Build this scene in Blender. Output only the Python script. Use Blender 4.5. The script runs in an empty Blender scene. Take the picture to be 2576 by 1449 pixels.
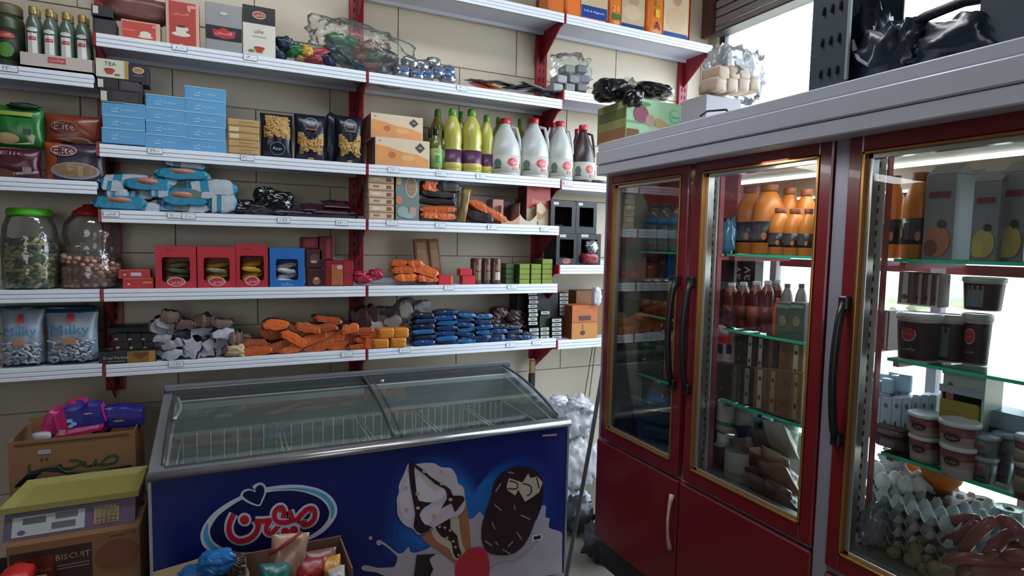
import bpy, bmesh, math, random, unicodedata
from mathutils import Vector, Matrix, noise
random.seed(7)
SC = bpy.context.scene
COL = SC.collection
# ---------------------------------------------------------------- camera
FPX = 1492.857
CAM = Vector((0, 0, 1.72))
RT = Vector((0.90035885, -0.43468821, 0.02000229))
UP = Vector((0.01376629, 0.07439712, 0.99713367))
FW = Vector((0.43493036, 0.89750277, -0.07296815))
cd = bpy.data.cameras.new('camera'); cam = bpy.data.objects.new('camera', cd); COL.objects.link(cam)
cd.sensor_width = 36; cd.lens = FPX / 2576 * 36; cd.clip_start = 0.02; cd.clip_end = 300
cam.matrix_world = Matrix(((RT.x, UP.x, -FW.x, 0), (RT.y, UP.y, -FW.y, 0), (RT.z, UP.z, -FW.z, 1.72), (0, 0, 0, 1)))
SC.camera = cam
# ---------------------------------------------------------------- light and exposure
SC.view_settings.view_transform = 'Standard'; SC.view_settings.look = 'None'
SC.view_settings.gamma = 1; SC.view_settings.use_curve_mapping = False
SC.view_settings.exposure = 0.32
w = bpy.data.worlds.new('sky'); SC.world = w; w.use_nodes = True
bg = w.node_tree.nodes['Background']; bg.inputs[0].default_value = (0.72, 0.84, 1.0, 1); bg.inputs[1].default_value = 7.0
sd = bpy.data.lights.new('sun', 'SUN'); sd.energy = 5.0; sd.angle = 0.02; sd.color = (1, 0.93, 0.84)
sun = bpy.data.objects.new('sun', sd); COL.objects.link(sun)
sun.rotation_euler = Vector((0.27, -1, 0.15)).to_track_quat('Z', 'Y').to_euler()
def area(name, loc, to, sx, sy, e, col):
    l = bpy.data.lights.new(name, 'AREA'); l.shape = 'RECTANGLE'; l.size = sx; l.size_y = sy; l.energy = e; l.color = col
    o = bpy.data.objects.new(name, l); COL.objects.link(o); o.location = loc
    o.rotation_euler = (Vector(loc) - Vector(to)).to_track_quat('Z', 'Y').to_euler(); return o
area('front_fill', (-0.9, -2.9, 2.0), (0.5, 3.5, 1.6), 2.6, 2.0, 38, (0.92, 0.96, 1.0))  # added soft fill from behind the camera; the front wall has no opening
area('window_daylight', (3.30, 2.0, 2.6), (1.6, 3.5, 1.2), 2.2, 1.2, 30, (0.88, 0.94, 1.0))
area('ceiling_lamp', (0.5, 1.9, 3.86), (0.55, 2.15, 0), 2.6, 0.35, 34, (0.92, 0.96, 1.0))
# ---------------------------------------------------------------- helpers
def hx(s):
    c = [int(s[i:i+2], 16) / 255 for i in (0, 2, 4)]
    return tuple((x / 12.92 if x <= 0.04045 else ((x + 0.055) / 1.055) ** 2.4) for x in c)
MATS = {}
def mat(name, col, rough=0.5, metal=0.0, var=0.08, vs=8.0, bump=0.0, bs=60.0, spec=0.5, coat=0.0, emit=0.0, sub=0.0, stretch=None):
    if name in MATS: return MATS[name]
    m = bpy.data.materials.new(name); m.use_nodes = True; nt = m.node_tree; N = nt.nodes; L = nt.links
    b = N['Principled BSDF']; c = hx(col) + (1,)
    b.inputs['Roughness'].default_value = rough; b.inputs['Metallic'].default_value = metal
    b.inputs['Specular IOR Level'].default_value = spec; b.inputs['Coat Weight'].default_value = coat
    if sub: b.inputs['Subsurface Weight'].default_value = sub; b.inputs['Subsurface Scale'].default_value = .01
    tc = N.new('ShaderNodeTexCoord'); src = tc.outputs['Object']
    if stretch:
        mp = N.new('ShaderNodeMapping'); mp.inputs['Scale'].default_value = stretch; L.new(src, mp.inputs[0]); src = mp.outputs[0]
    if var > 0:
        n = N.new('ShaderNodeTexNoise'); n.inputs['Scale'].default_value = vs; n.inputs['Detail'].default_value = 4
        L.new(src, n.inputs['Vector'])
        mx = N.new('ShaderNodeMix'); mx.data_type = 'RGBA'
        mx.inputs['A'].default_value = tuple(x * (1 - var) for x in c[:3]) + (1,)
        mx.inputs['B'].default_value = tuple(min(1, x * (1 + var)) for x in c[:3]) + (1,)
        L.new(n.outputs['Fac'], mx.inputs['Factor']); L.new(mx.outputs['Result'], b.inputs['Base Color'])
    else: b.inputs['Base Color'].default_value = c
    if bump > 0:
        n2 = N.new('ShaderNodeTexNoise'); n2.inputs['Scale'].default_value = bs; n2.inputs['Detail'].default_value = 3
        L.new(src, n2.inputs['Vector'])
        bp = N.new('ShaderNodeBump'); bp.inputs['Strength'].default_value = bump; bp.inputs['Distance'].default_value = 0.01
        L.new(n2.outputs['Fac'], bp.inputs['Height']); L.new(bp.outputs[0], b.inputs['Normal'])
    if emit: b.inputs['Emission Color'].default_value = c; b.inputs['Emission Strength'].default_value = emit
    MATS[name] = m; return m
def clear(name, tint=(1, 1, 1), fac=0.08, rough=0.02, haze=0.0, hazecol=(0.8, 0.8, 0.8), bump=0.0):
    """clear plastic or glass: lets light through, mirrors a little, with an optional milky film"""
    if name in MATS: return MATS[name]
    m = bpy.data.materials.new(name); m.use_nodes = True; nt = m.node_tree; N = nt.nodes; L = nt.links
    N.remove(N['Principled BSDF']); out = N['Material Output']
    t = N.new('ShaderNodeBsdfTransparent'); t.inputs[0].default_value = tint + (1,)
    g = N.new('ShaderNodeBsdfGlossy'); g.inputs['Roughness'].default_value = rough
    lw = N.new('ShaderNodeFresnel'); lw.inputs[0].default_value = 1.24
    mr = N.new('ShaderNodeMapRange'); mr.inputs['To Min'].default_value = fac; mr.inputs['To Max'].default_value = min(1, fac + 0.9)
    L.new(lw.outputs[0], mr.inputs['Value'])
    mx = N.new('ShaderNodeMixShader'); L.new(mr.outputs[0], mx.inputs[0]); L.new(t.outputs[0], mx.inputs[1]); L.new(g.outputs[0], mx.inputs[2])
    last = mx
    if haze > 0:
        d = N.new('ShaderNodeBsdfDiffuse'); d.inputs[0].default_value = hazecol + (1,)
        m2 = N.new('ShaderNodeMixShader'); m2.inputs[0].default_value = haze
        L.new(mx.outputs[0], m2.inputs[1]); L.new(d.outputs[0], m2.inputs[2]); last = m2
    if bump:
        tc = N.new('ShaderNodeTexCoord'); n2 = N.new('ShaderNodeTexNoise'); n2.inputs['Scale'].default_value = 25
        L.new(tc.outputs['Object'], n2.inputs['Vector'])
        bp = N.new('ShaderNodeBump'); bp.inputs['Strength'].default_value = bump; bp.inputs['Distance'].default_value = .02
        L.new(n2.outputs['Fac'], bp.inputs['Height']); L.new(bp.outputs[0], g.inputs['Normal'])
    L.new(last.outputs[0], out.inputs[0])
    MATS[name] = m; return m
def C(h, r=0.5, **k):   # quick material by colour
    return mat('m%s_%d%s' % (h, r * 100, ''.join('%s%s' % (a[0], int(v * 10)) for a, v in k.items() if not isinstance(v, tuple))), h, r, **k)

def at(u, v, ax, val):
    d = FW + RT * ((u - 1288) / FPX) - UP * ((v - 724.5) / FPX)
    return CAM + d * ((val - CAM[ax]) / d[ax])

class MB:
    def __init__(s): s.v = []; s.f = []; s.m = []; s.mats = []; s.sm = []
    def mi(s, m):
        if m not in s.mats: s.mats.append(m)
        return s.mats.index(m)
    def add(s, vs, fs, m, smooth=False):
        b = len(s.v); s.v += [tuple(v) for v in vs]
        for i, f in enumerate(fs):
            s.f.append([b + j for j in f]); mm = m[i] if isinstance(m, list) else m
            s.m.append(s.mi(mm)); s.sm.append(smooth)
        return s
    def box(s, x0, x1, y0, y1, z0, z1, m, c=0.0):
        if c <= 0:
            vs = [(x, y, z) for z in (z0, z1) for y in (y0, y1) for x in (x0, x1)]
            return s.add(vs, [(0, 2, 3, 1), (4, 5, 7, 6), (0, 1, 5, 4), (2, 6, 7, 3), (0, 4, 6, 2), (1, 3, 7, 5)], m)
        cx, cy, cz = (x0+x1)/2, (y0+y1)/2, (z0+z1)/2; hx_, hy, hz = (x1-x0)/2, (y1-y0)/2, (z1-z0)/2
        c = min(c, hx_*.9, hy*.9, hz*.9)
        vs = []; idx = {}
        for sx in (-1, 1):
            for sy in (-1, 1):
                for sz in (-1, 1):
                    for a in range(3):
                        h = [hx_-c, hy-c, hz-c]; h[a] += c
                        idx[(sx, sy, sz, a)] = len(vs); vs.append((cx+sx*h[0], cy+sy*h[1], cz+sz*h[2]))
        fs = []
        def q(keys):
            fs.append([idx[k] for k in keys])
        for sg in (-1, 1):
            ks = [(sg, -1, -1, 0), (sg, 1, -1, 0), (sg, 1, 1, 0), (sg, -1, 1, 0)]; q(ks if sg > 0 else ks[::-1])
            ks = [(-1, sg, -1, 1), (-1, sg, 1, 1), (1, sg, 1, 1), (1, sg, -1, 1)]; q(ks if sg > 0 else ks[::-1])
            ks = [(-1, -1, sg, 2), (1, -1, sg, 2), (1, 1, sg, 2), (-1, 1, sg, 2)]; q(ks if sg > 0 else ks[::-1])
        for a, b_ in ((0, 1), (1, 2), (0, 2)):
            o = 3 - a - b_
            for sa in (-1, 1):
                for sb in (-1, 1):
                    k = []
                    for so, aa in ((-1, a), (1, a), (1, b_), (-1, b_)):
                        t = [0, 0, 0]; t[a] = sa; t[b_] = sb; t[o] = so; k.append((t[0], t[1], t[2], aa))
                    q(k)
        for sx in (-1, 1):
            for sy in (-1, 1):
                for sz in (-1, 1): q([(sx, sy, sz, 0), (sx, sy, sz, 1), (sx, sy, sz, 2)])
        return s.add(vs, fs, m)
    def lathe(s, prof, mats, seg=16, cx=0, cy=0, z0=0, sq=0.0, ry=1.0):
        """prof: [(r,z)...]; mats: one, or one per band"""
        vs = []; n = len(prof)
        for r, z in prof:
            for k in range(seg):
                a = 2*math.pi*k/seg; ca, sa = math.cos(a), math.sin(a)
                if sq:
                    p = 2 + sq; d = (abs(ca)**p + abs(sa)**p) ** (-1/p); ca *= d; sa *= d
                vs.append((cx + r*ca, cy + r*sa*ry, z0 + z))
        fs = []; ms = []
        for i in range(n-1):
            mm = mats[i] if isinstance(mats, list) else mats
            for k in range(seg):
                k2 = (k+1) % seg; fs.append((i*seg+k, i*seg+k2, (i+1)*seg+k2, (i+1)*seg+k)); ms.append(mm)
        m0 = mats[0] if isinstance(mats, list) else mats; m1 = mats[-1] if isinstance(mats, list) else mats
        if prof[0][0] > 1e-4: fs.append(tuple(range(seg))[::-1]); ms.append(m0)
        if prof[-1][0] > 1e-4: fs.append(tuple(range((n-1)*seg, n*seg))); ms.append(m1)
        return s.add(vs, fs, ms, True)
    def tube(s, pts, r, m, seg=8, closed=False, flat=1.0):
        pts = [Vector(p) for p in pts]; n = len(pts); vs = []
        rs = r if isinstance(r, (list, tuple)) else [r]*n
        prev = None
        for i, p in enumerate(pts):
            if closed: t = pts[(i+1) % n] - pts[i-1]
            else: t = pts[min(i+1, n-1)] - pts[max(i-1, 0)]
            t.normalize()
            if prev is None:
                a = Vector((0, 0, 1)) if abs(t.z) < .9 else Vector((0, 1, 0)); prev = t.cross(a).normalized()
            nx = (prev - t*prev.dot(t)).normalized(); prev = nx; ny = t.cross(nx)
            for k in range(seg):
                a = 2*math.pi*k/seg; vs.append(p + (nx*math.cos(a) + ny*math.sin(a)*flat)*rs[i])
        fs = []
        for i in range(n if closed else n-1):
            j = (i+1) % n
            for k in range(seg): fs.append((i*seg+k, i*seg+(k+1) % seg, j*seg+(k+1) % seg, j*seg+k))
        if not closed: fs.append(tuple(range(seg))[::-1]); fs.append(tuple(range((n-1)*seg, n*seg)))
        return s.add(vs, fs, m, True)
    def prism(s, pts, vec, m, cap2=None):
        """pts: polygon of 3D points; vec: thickness vector"""
        n = len(pts); v = Vector(vec); vs = [Vector(p) for p in pts] + [Vector(p)+v for p in pts]
        fs = [tuple(range(n))[::-1], tuple(range(n, 2*n))] + [(i, (i+1) % n, n+(i+1) % n, n+i) for i in range(n)]
        return s.add(vs, fs, m)
    def soft(s, w, d, h, matf, n=6, p=4.0, seed=0, amp=0.08, freq=3.0, loc=(0, 0, 0), rot=None, flat0=False, crimp=0.0, facet=False):
        """soft-sided pack: a super-ellipsoid with creases; matf(nx,ny,nz,px,py,pz)->material"""
        R_ = rot or Matrix.Identity(3); idx = {}; vs = []; fs = []; ms = []; sv = Vector((seed*7.13, seed*3.7, seed*1.9))
        def vert(a, b, c):
            key = (round(a, 4), round(b, 4), round(c, 4))
            if key in idx: return idx[key]
            q = (abs(a)**p + abs(b)**p + abs(c)**p) ** (1/p); u = Vector((a/q, b/q, c/q))
            k = 1 + amp * (abs(noise.noise(u*freq + sv))*2 - 0.6) + amp*.5*noise.noise(u*freq*2.7 - sv)
            P_ = Vector((u.x*w/2*k, u.y*d/2*k, u.z*h/2*k))
            if crimp:
                t_ = abs(u.x)**4; P_.z *= 1 - crimp*t_; P_.y *= 1 - crimp*.5*t_; P_.x *= 1 + .10*t_*(.5+abs(noise.noise(Vector((u.z*5, u.x, seed)))))
            P_ = R_ @ P_ + Vector(loc)
            idx[key] = len(vs); vs.append(P_); return idx[key]
        for ax in range(3):
            for sg in (-1, 1):
                for i in range(n):
                    for j in range(n):
                        q = []
                        for di, dj in ((0, 0), (1, 0), (1, 1), (0, 1)):
                            a = -1 + 2*(i+di)/n; b = -1 + 2*(j+dj)/n
                            t = [0, 0, 0]; t[ax] = sg; t[(ax+1) % 3] = a; t[(ax+2) % 3] = b; q.append(vert(*t))
                        if sg < 0: q = q[::-1]
                        fs.append(q)
                        t = [0, 0, 0]; t[ax] = sg; t[(ax+1) % 3] = -1+2*(i+.5)/n; t[(ax+2) % 3] = -1+2*(j+.5)/n
                        ms.append(matf(ax, sg, t[0], t[1], t[2]) if callable(matf) else matf)
        return s.add(vs, fs, ms, not facet)
    def pack(s, w, d, h, front, top=None, seed=0, rot=None, loc=(0, 0, 0), jit=.10, fin=.42):
        """film wrapped bar or packet: flat creased sides, squashed crimped ends; front may be a function of the place along the length"""
        R_ = rot or Matrix.Identity(3); r = random.Random(seed*17+3); top = top or front
        st = [-.5, -.465, -.41, -.24, -.07, .09, .25, .41, .465, .5]; hf = [fin*.8, fin, .82, .97, 1, 1, .96, .82, fin, fin*.8]
        sec = [(-.5, -.40), (-.5, .0), (-.47, .42), (-.36, .5), (.36, .5), (.5, .36), (.5, -.40), (.38, -.5), (-.38, -.5)]
        vs = []; fs = []; ms = []; n = len(sec); sk = r.uniform(-.10, .10)*h; kx = r.uniform(-.04, .04)*w
        for i, x in enumerate(st):
            k = hf[i]*(1+r.uniform(-jit, jit)); dz = sk*(x*2)**2*(1 if x > 0 else -1) + r.uniform(-1, 1)*jit*.25*h
            for (y, z) in sec:
                j_ = r.uniform(-1, 1)*jit*.22
                vs.append(R_ @ Vector((x*w+kx*z*2+(j_*.3*w if i in (0, 9) else 0), y*d*(.80+.20*min(1, k)), (z*k)*h+dz+j_*h)) + Vector(loc))
        for i in range(len(st)-1):
            f_ = front((st[i]+st[i+1])/2+.5) if callable(front) else front
            for k in range(n):
                k2 = (k+1) % n; fs.append((i*n+k, (i+1)*n+k, (i+1)*n+k2, i*n+k2)); ms.append(top if k in (3,) else f_)
        fs.append(tuple(range(n))); ms.append(ms[0]); fs.append(tuple(range((len(st)-1)*n, len(st)*n))[::-1]); ms.append(ms[0])
        return s.add(vs, fs, ms, False)
    def pouch(s, w, h, t, matf, nx=10, nz=12, seed=0, amp=0.12, crimp=0.05, loc=(0, 0, 0), rot=None, sag=0.0):
        """filled bag standing in the xz plane, thickness along y, crimped top and bottom; matf(side,u,v)"""
        R_ = rot or Matrix.Identity(3); sv = Vector((seed*5.3, seed*2.1, 0)); vs = []; fs = []; ms = []
        for side in (-1, 1):
            for j in range(nz+1):
                for i in range(nx+1):
                    u = -1 + 2*i/nx; v = j/nz
                    vv = (v - crimp) / (1 - 2*crimp); vv = min(1, max(0, vv))
                    prof = (4*vv*(1-vv)) ** 0.45 * (1 - abs(u)**3.2) ** 0.5 if 0 < vv < 1 and abs(u) < 1 else 0
                    prof *= 1 + sag * (0.5 - vv)
                    nz_ = noise.noise(Vector((u*2.2, v*3.2, side*3)) + sv)
                    y = side * (t/2 * prof * (1 + amp*2*nz_) + 0.0008)
                    x = u*w/2 * (1 - 0.06*math.sin(math.pi*vv)) + 0.012*w*noise.noise(Vector((v*5, side*0, 1)) + sv)
                    z = h*v + (0.01*h*noise.noise(Vector((u*4, v*2, 9)) + sv) if 0 < v < 1 else 0.006*h*((i % 2)))
                    vs.append(R_ @ Vector((x, y, z)) + Vector(loc))
            b = 0 if side < 0 else (nx+1)*(nz+1)
            for j in range(nz):
                for i in range(nx):
                    q = (b+j*(nx+1)+i, b+j*(nx+1)+i+1, b+(j+1)*(nx+1)+i+1, b+(j+1)*(nx+1)+i)
                    fs.append(q if side < 0 else q[::-1])
                    ms.append(matf(side, (i+.5)/nx, (j+.5)/nz) if callable(matf) else matf)
        o = (nx+1)*(nz+1)
        rim = [i for i in range(nx+1)] + [j*(nx+1)+nx for j in range(1, nz+1)] + [nz*(nx+1)+i for i in range(nx-1, -1, -1)] + [j*(nx+1) for j in range(nz-1, 0, -1)]
        for a, b in zip(rim, rim[1:]+rim[:1]): fs.append((a, o+a, o+b, b)); ms.append(ms[0])
        return s.add(vs, fs, ms, True)
    def build(s, name, parent=None, loc=None, rz=0):
        me = bpy.data.meshes.new(name); me.from_pydata(s.v, [], s.f)
        for m in s.mats: me.materials.append(m)
        me.polygons.foreach_set('material_index', s.m); me.polygons.foreach_set('use_smooth', s.sm)
        me.update()
        o = bpy.data.objects.new(name, me); COL.objects.link(o)
        if parent: o.parent = parent
        if loc is not None: o.location = loc
        if rz: o.rotation_euler[2] = rz
        return o
def tag(o, label=None, cat=None, group=None, kind=None):
    if label:
        if len(label.split()) > 16: label = label.replace(' from the left', ' from left')
        while len(label.split()) > 16 and ' the ' in label: i = label.rindex(' the '); label = label[:i] + ' ' + label[i+5:]
        o['label'] = label
    if cat: o['category'] = cat
    if group: o['group'] = group
    if kind: o['kind'] = kind
    return o
def thing(name, label, cat, loc=(0, 0, 0), rz=0, group=None):
    o = bpy.data.objects.new(name, None); COL.objects.link(o); o.location = loc; o.rotation_euler = (0, 0, rz)
    o.empty_display_size = .03
    return tag(o, label, cat, group)
def dup(root, loc, rz=None, label=None):
    c = root.copy(); COL.objects.link(c); c.location = loc
    if rz is not None: c.rotation_euler[2] = rz
    if label: c['label'] = label
    for ch in [o for o in root.children]:
        d = ch.copy(); COL.objects.link(d); d.parent = c
        for g in [o for o in ch.children]:
            e = g.copy(); COL.objects.link(e); e.parent = d
    return c
# --- writing: Arabic letters are joined here because text objects do not join them
FORMS = {}
for cp in list(range(0xFB50, 0xFC00)) + list(range(0xFE80, 0xFEFD)):
    d_ = unicodedata.decomposition(chr(cp)).split()
    if len(d_) == 2 and d_[0][0] == '<': FORMS.setdefault(chr(int(d_[1], 16)), {})[d_[0][1:-1]] = chr(cp)
def shape(t):
    if not any(ch in FORMS for ch in t): return t
    o = []
    for i, ch in enumerate(t):
        if ch not in FORMS: o.append(ch); continue
        f = FORMS[ch]; pv = t[i-1] if i else ''; nx = t[i+1] if i+1 < len(t) else ''
        jp = pv in FORMS and 'initial' in FORMS[pv]; jn = nx in FORMS and 'initial' in f and 'final' in FORMS[nx]
        k = 'medial' if jp and jn else 'final' if jp else 'initial' if jn else 'isolated'
        o.append(f.get(k, ch))
    return ''.join(reversed(o))
TX = {}
def textgeo(t):
    if t in TX: return TX[t]
    cu = bpy.data.curves.new('text', 'FONT'); cu.body = shape(t); cu.resolution_u = 1
    o = bpy.data.objects.new('text', cu); COL.objects.link(o); bpy.context.view_layer.update()
    me = o.to_mesh(); vs = [(v.co.x, v.co.y) for v in me.vertices]; fs = [tuple(p.vertices) for p in me.polygons]
    o.to_mesh_clear(); bpy.data.objects.remove(o); bpy.data.curves.remove(cu)
    x0 = min(v[0] for v in vs); x1 = max(v[0] for v in vs); y0 = min(v[1] for v in vs); y1 = max(v[1] for v in vs)
    k = 1/(x1-x0); vs = [((x-(x0+x1)/2)*k, (y-(y0+y1)/2)*k) for x, y in vs]
    TX[t] = (vs, fs, (y1-y0)*k); return TX[t]
def deco(name, parent, w, h, specs, mp, off=0.0009):
    """flat print: specs in face fractions; mp(x,z,o)->point, x in [-w/2,w/2], z in [0,h], o = distance proud of the face"""
    mb = MB(); lay = 1; cv = not mp.__qualname__.startswith('flatmap')
    for s in specs:
        k = s[0]; lay += 1; o = off + 0.00035*lay
        if k == 't':
            _, fx, fz, fw, t, m = s[:6]; vs, fs, hh = textgeo(t); W = fw*w
            if len(s) > 6 and hh*W > s[6]*h: hs = s[6]*h/(hh*W)
            else: hs = 1
            mb.add([mp((fx-.5)*w + x*W, fz*h + y*W*hs, o) for x, y in vs], fs, m)
        else:
            if k == 'r':
                _, fx, fz, fw, fh, m = s; nu = max(1, int(fw*w/0.012)) if cv else 1; nv = max(1, int(fh*h/0.02)) if cv else 1
                g_ = [mp((fx-fw/2+fw*i/nu-.5)*w, (fz-fh/2+fh*j/nv)*h, o) for j in range(nv+1) for i in range(nu+1)]
                mb.add(g_, [(j*(nu+1)+i, j*(nu+1)+i+1, (j+1)*(nu+1)+i+1, (j+1)*(nu+1)+i) for j in range(nv) for i in range(nu)], m)
                continue
            elif k == 'e':
                _, fx, fz, fw, fh, m = s
                if cv:
                    g_ = [mp((fx-.5)*w, fz*h, o)] + [mp((fx+fw/2*q/3*math.cos(a*math.pi/8)-.5)*w, (fz+fh/2*q/3*math.sin(a*math.pi/8))*h, o) for q in (1, 2, 3) for a in range(16)]
                    mb.add(g_, [(0, 1+a, 1+(a+1) % 16) for a in range(16)] + [(1+q*16+a, 17+q*16+a, 17+q*16+(a+1) % 16, 1+q*16+(a+1) % 16) for q in (0, 1) for a in range(16)], m); continue
                pts = [(fx+fw/2*math.cos(a*math.pi/8), fz+fh/2*math.sin(a*math.pi/8)) for a in range(16)]
            else: _, pts, m = s
            mb.add([mp((a-.5)*w, b*h, o) for a, b in pts], [tuple(range(len(pts)))], m)
    return mb.build(name, parent)
def flatmap(y): return lambda x, z, o: (x, y-o, z)
def cylmap(r, z0=0): return lambda x, z, o: ((r+o)*math.sin(x/r), -(r+o)*math.cos(x/r), z0+z)
ORD = ['first', 'second', 'third', 'fourth', 'fifth', 'sixth', 'seventh', 'eighth', 'ninth', 'tenth', 'eleventh', 'twelfth', 'thirteenth', 'fourteenth', 'fifteenth', 'sixteenth', 'seventeenth', 'eighteenth', 'nineteenth', 'twentieth']

RZF = -math.pi/2
def geo(side, u0, u1, vt, zb, fr, d, vb=None):
    """size and place of a thing whose front lies in a known plane: W = facing the shop from the wall, F = facing out of the fridge"""
    ax = 1 if side == 'W' else 0; um = (u0+u1)/2
    a = at(u0, vt, ax, fr); b = at(u1, vt, ax, fr); m = at(um, vt, ax, fr)
    if zb is None: zb = at(um, vb, ax, fr).z
    h = m.z - zb
    if side == 'W': return Vector(((a.x+b.x)/2, fr+d/2, zb)), b.x-a.x, h, 0
    return Vector((fr+d/2, (a.y+b.y)/2, zb)), a.y-b.y, h, RZF
Z = dict(r0=3.130, r1=2.614, r2=2.131, r3=1.838, r4=1.477, r5=1.128, a1=2.429, a2=1.961, a3=1.478, a4=1.134, d1=2.675, d2=2.123, d4=1.595, d5=1.114)
YW = 3.553; YF = 3.237; X = [-1.707, -0.507, 0.693, 1.893, 3.093]; XF = 1.575

def carton(name, label, cat, u0, u1, vt, zb, fr, d, m, specs=None, group=None, side='W', vb=None, rz=0, sidem=None, c=0.0015, lid=True, grow=0):
    if isinstance(zb, str): zb = Z[zb]
    loc, w_, h, r = geo(side, u0, u1, vt, zb, fr, d, vb)
    t = thing(name, label, cat, loc, r+rz, group)
    mb = MB().box(-w_/2, w_/2, -d/2, d/2, 0, h, m, c)
    if sidem: mb.box(-w_/2-.0006, w_/2+.0006, -d/2+.003, d/2-.003, .002, h-.003, sidem)
    mb.build('carton_body', t)
    if lid: MB().box(-w_/2+.004, w_/2-.004, -d/2+.004, d/2-.004, h-.0005, h+.0012, m).build('top_flap', t)
    if specs: deco('printed_front', t, w_, h, specs, flatmap(-d/2))
    t['w'] = w_; t['h'] = h
    return t
# ================================================================= THE ROOM
tile_m = mat('wall_tile', 'c2b6a2', .38, var=.07, vs=3, bump=.05, bs=9, stretch=(1, 1, 3))
grout_m = mat('grout', '8d8679', .9)
plaster = mat('plaster', 'b9b4aa', .9, var=.06)
floor_m = mat('floor_tile', '6e665c', .35, var=.12, vs=2.5)
white_p = mat('white_enamel', 'd4d7de', .35, var=.03)
lip_m = mat('shelf_lip_white', 'dfe4ee', .3, var=.05, vs=30)
groove_m = mat('lip_groove', '9a9ea8', .6)
red_m = mat('red_enamel', '8e1826', .35, var=.06)
slot_m = mat('slot_shadow', '2a0a0c', .8)
def struct(name, mb, parent=None):
    o = mb.build(name, parent); o['kind'] = 'structure'; return o
struct('floor', MB().box(-2.6, 3.35, -3.0, 3.6, -.08, 0, floor_m))
struct('ceiling', MB().box(-2.6, 3.45, -3.0, 3.6, 3.92, 4.0, mat('ceiling_paint', '8c8882', .9)))
wb = struct('wall_back', MB().box(-2.6, 3.5, YW+.008, YW+.12, 0, 3.92, grout_m))
rows = [(-.31+.39*k) for k in range(11)]
TM = {}
for k, z0 in enumerate(rows):
    off = .16 if (round((z0-2.81)/.39)) % 2 == 0 else -.23
    x = off - .78*4
    while x < 3.35:
        a, b = max(x+.0025, -2.6), min(x+.78-.0025, 3.35); za, zb = max(z0+.0025, 0), min(z0+.3875, 3.92)
        if b - a > .02 and zb - za > .02:
            key = (round(b-a, 3), round(zb-za, 3))
            if key not in TM: TM[key] = MB().box(-(b-a)/2, (b-a)/2, -.004, .004, -(zb-za)/2, (zb-za)/2, tile_m, .0015).build('tile', wb)
            o = TM[key] if 'used' not in TM[key] else TM[key].copy()
            if 'used' in TM[key]: COL.objects.link(o); o.parent = wb
            TM[key]['used'] = 1
            o.location = ((a+b)/2, YW+.004+random.uniform(-.0006, .0006), (za+zb)/2)
        x += .78
# right wall: solid towards the front, an opening of glass beside the fridges
WX = 3.35
wr = MB(); wr.box(WX, WX+.16, -3.0, -.35, 0, 3.92, plaster); wr.box(WX, WX+.16, -.35, 3.6, 3.36, 3.92, plaster); wr.box(WX, WX+.16, -.35, 3.6, 0, .28, plaster)
wr.box(WX, WX+.16, 3.47, 3.6, .28, 3.36, plaster); struct('wall_right', wr)
shop_m = mat('shop_wall_dim', '77706a', .9)
struct('wall_left', MB().box(-2.72, -2.6, -3.0, 3.6, 0, 3.92, shop_m))
struct('wall_front', MB().box(-2.6, 3.35, -3.1, -3.0, 0, 3.92, shop_m))
alu = mat('dark_window_frame', '3c434c', .4, metal=.3)
wn = thing('window_1', None, None, (0, 0, 0)); wn['kind'] = 'structure'
f = MB()
for (ya, yb) in ((-.35, -.30), (.85, .89), (2.33, 2.36), (3.42, 3.47)): f.box(WX+.03, WX+.07, ya, yb, .28, 3.36, alu)
f.box(WX+.03, WX+.07, -.35, 3.47, .28, .33, alu); f.box(WX+.03, WX+.07, -.35, 3.47, 3.31, 3.36, alu); f.box(WX+.035, WX+.065, -.35, 3.47, 2.02, 2.05, alu)
o = f.build('window_frame', wn); o['kind'] = 'structure'
gl = clear('window_glass', (.97, .99, 1), .03)
for (ya, yb) in ((-.30, .85), (.89, 2.33), (2.36, 3.42)):
    for (za, zb) in ((.33, 2.02), (2.05, 3.31)):
        o = MB().box(WX+.048, WX+.052, ya, yb, za, zb, gl).build('pane', wn); o['kind'] = 'structure'
# roller shutter housing above the window, slats seen from below
slat_m = mat('shutter_slat', 'a9aaae', .45, metal=.5, var=.12)
sh = thing('roller_shutter', 'grey ribbed metal roller shutter rolled up above the window', 'shutter', (WX-.05, 1.5, 3.30))
for k in range(9):
    z = k*.062; b = MB().box(-.016, .016, -1.9, 1.93, z, z+.052, slat_m, .008); b.build('slat', sh)
MB().box(-.05, .045, -1.9, 1.93, -.012, .0, mat('shutter_rail', '55585e', .4, metal=.5)).build('bottom_rail', sh)
tag(MB().box(3.265, 3.30, 3.44, 3.545, 3.30, 3.92, mat('brown_post', '5c3a34', .5)).build('shutter_guide'), 'reddish brown shutter guide post in the corner beside the nappy shelf', 'post')
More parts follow.
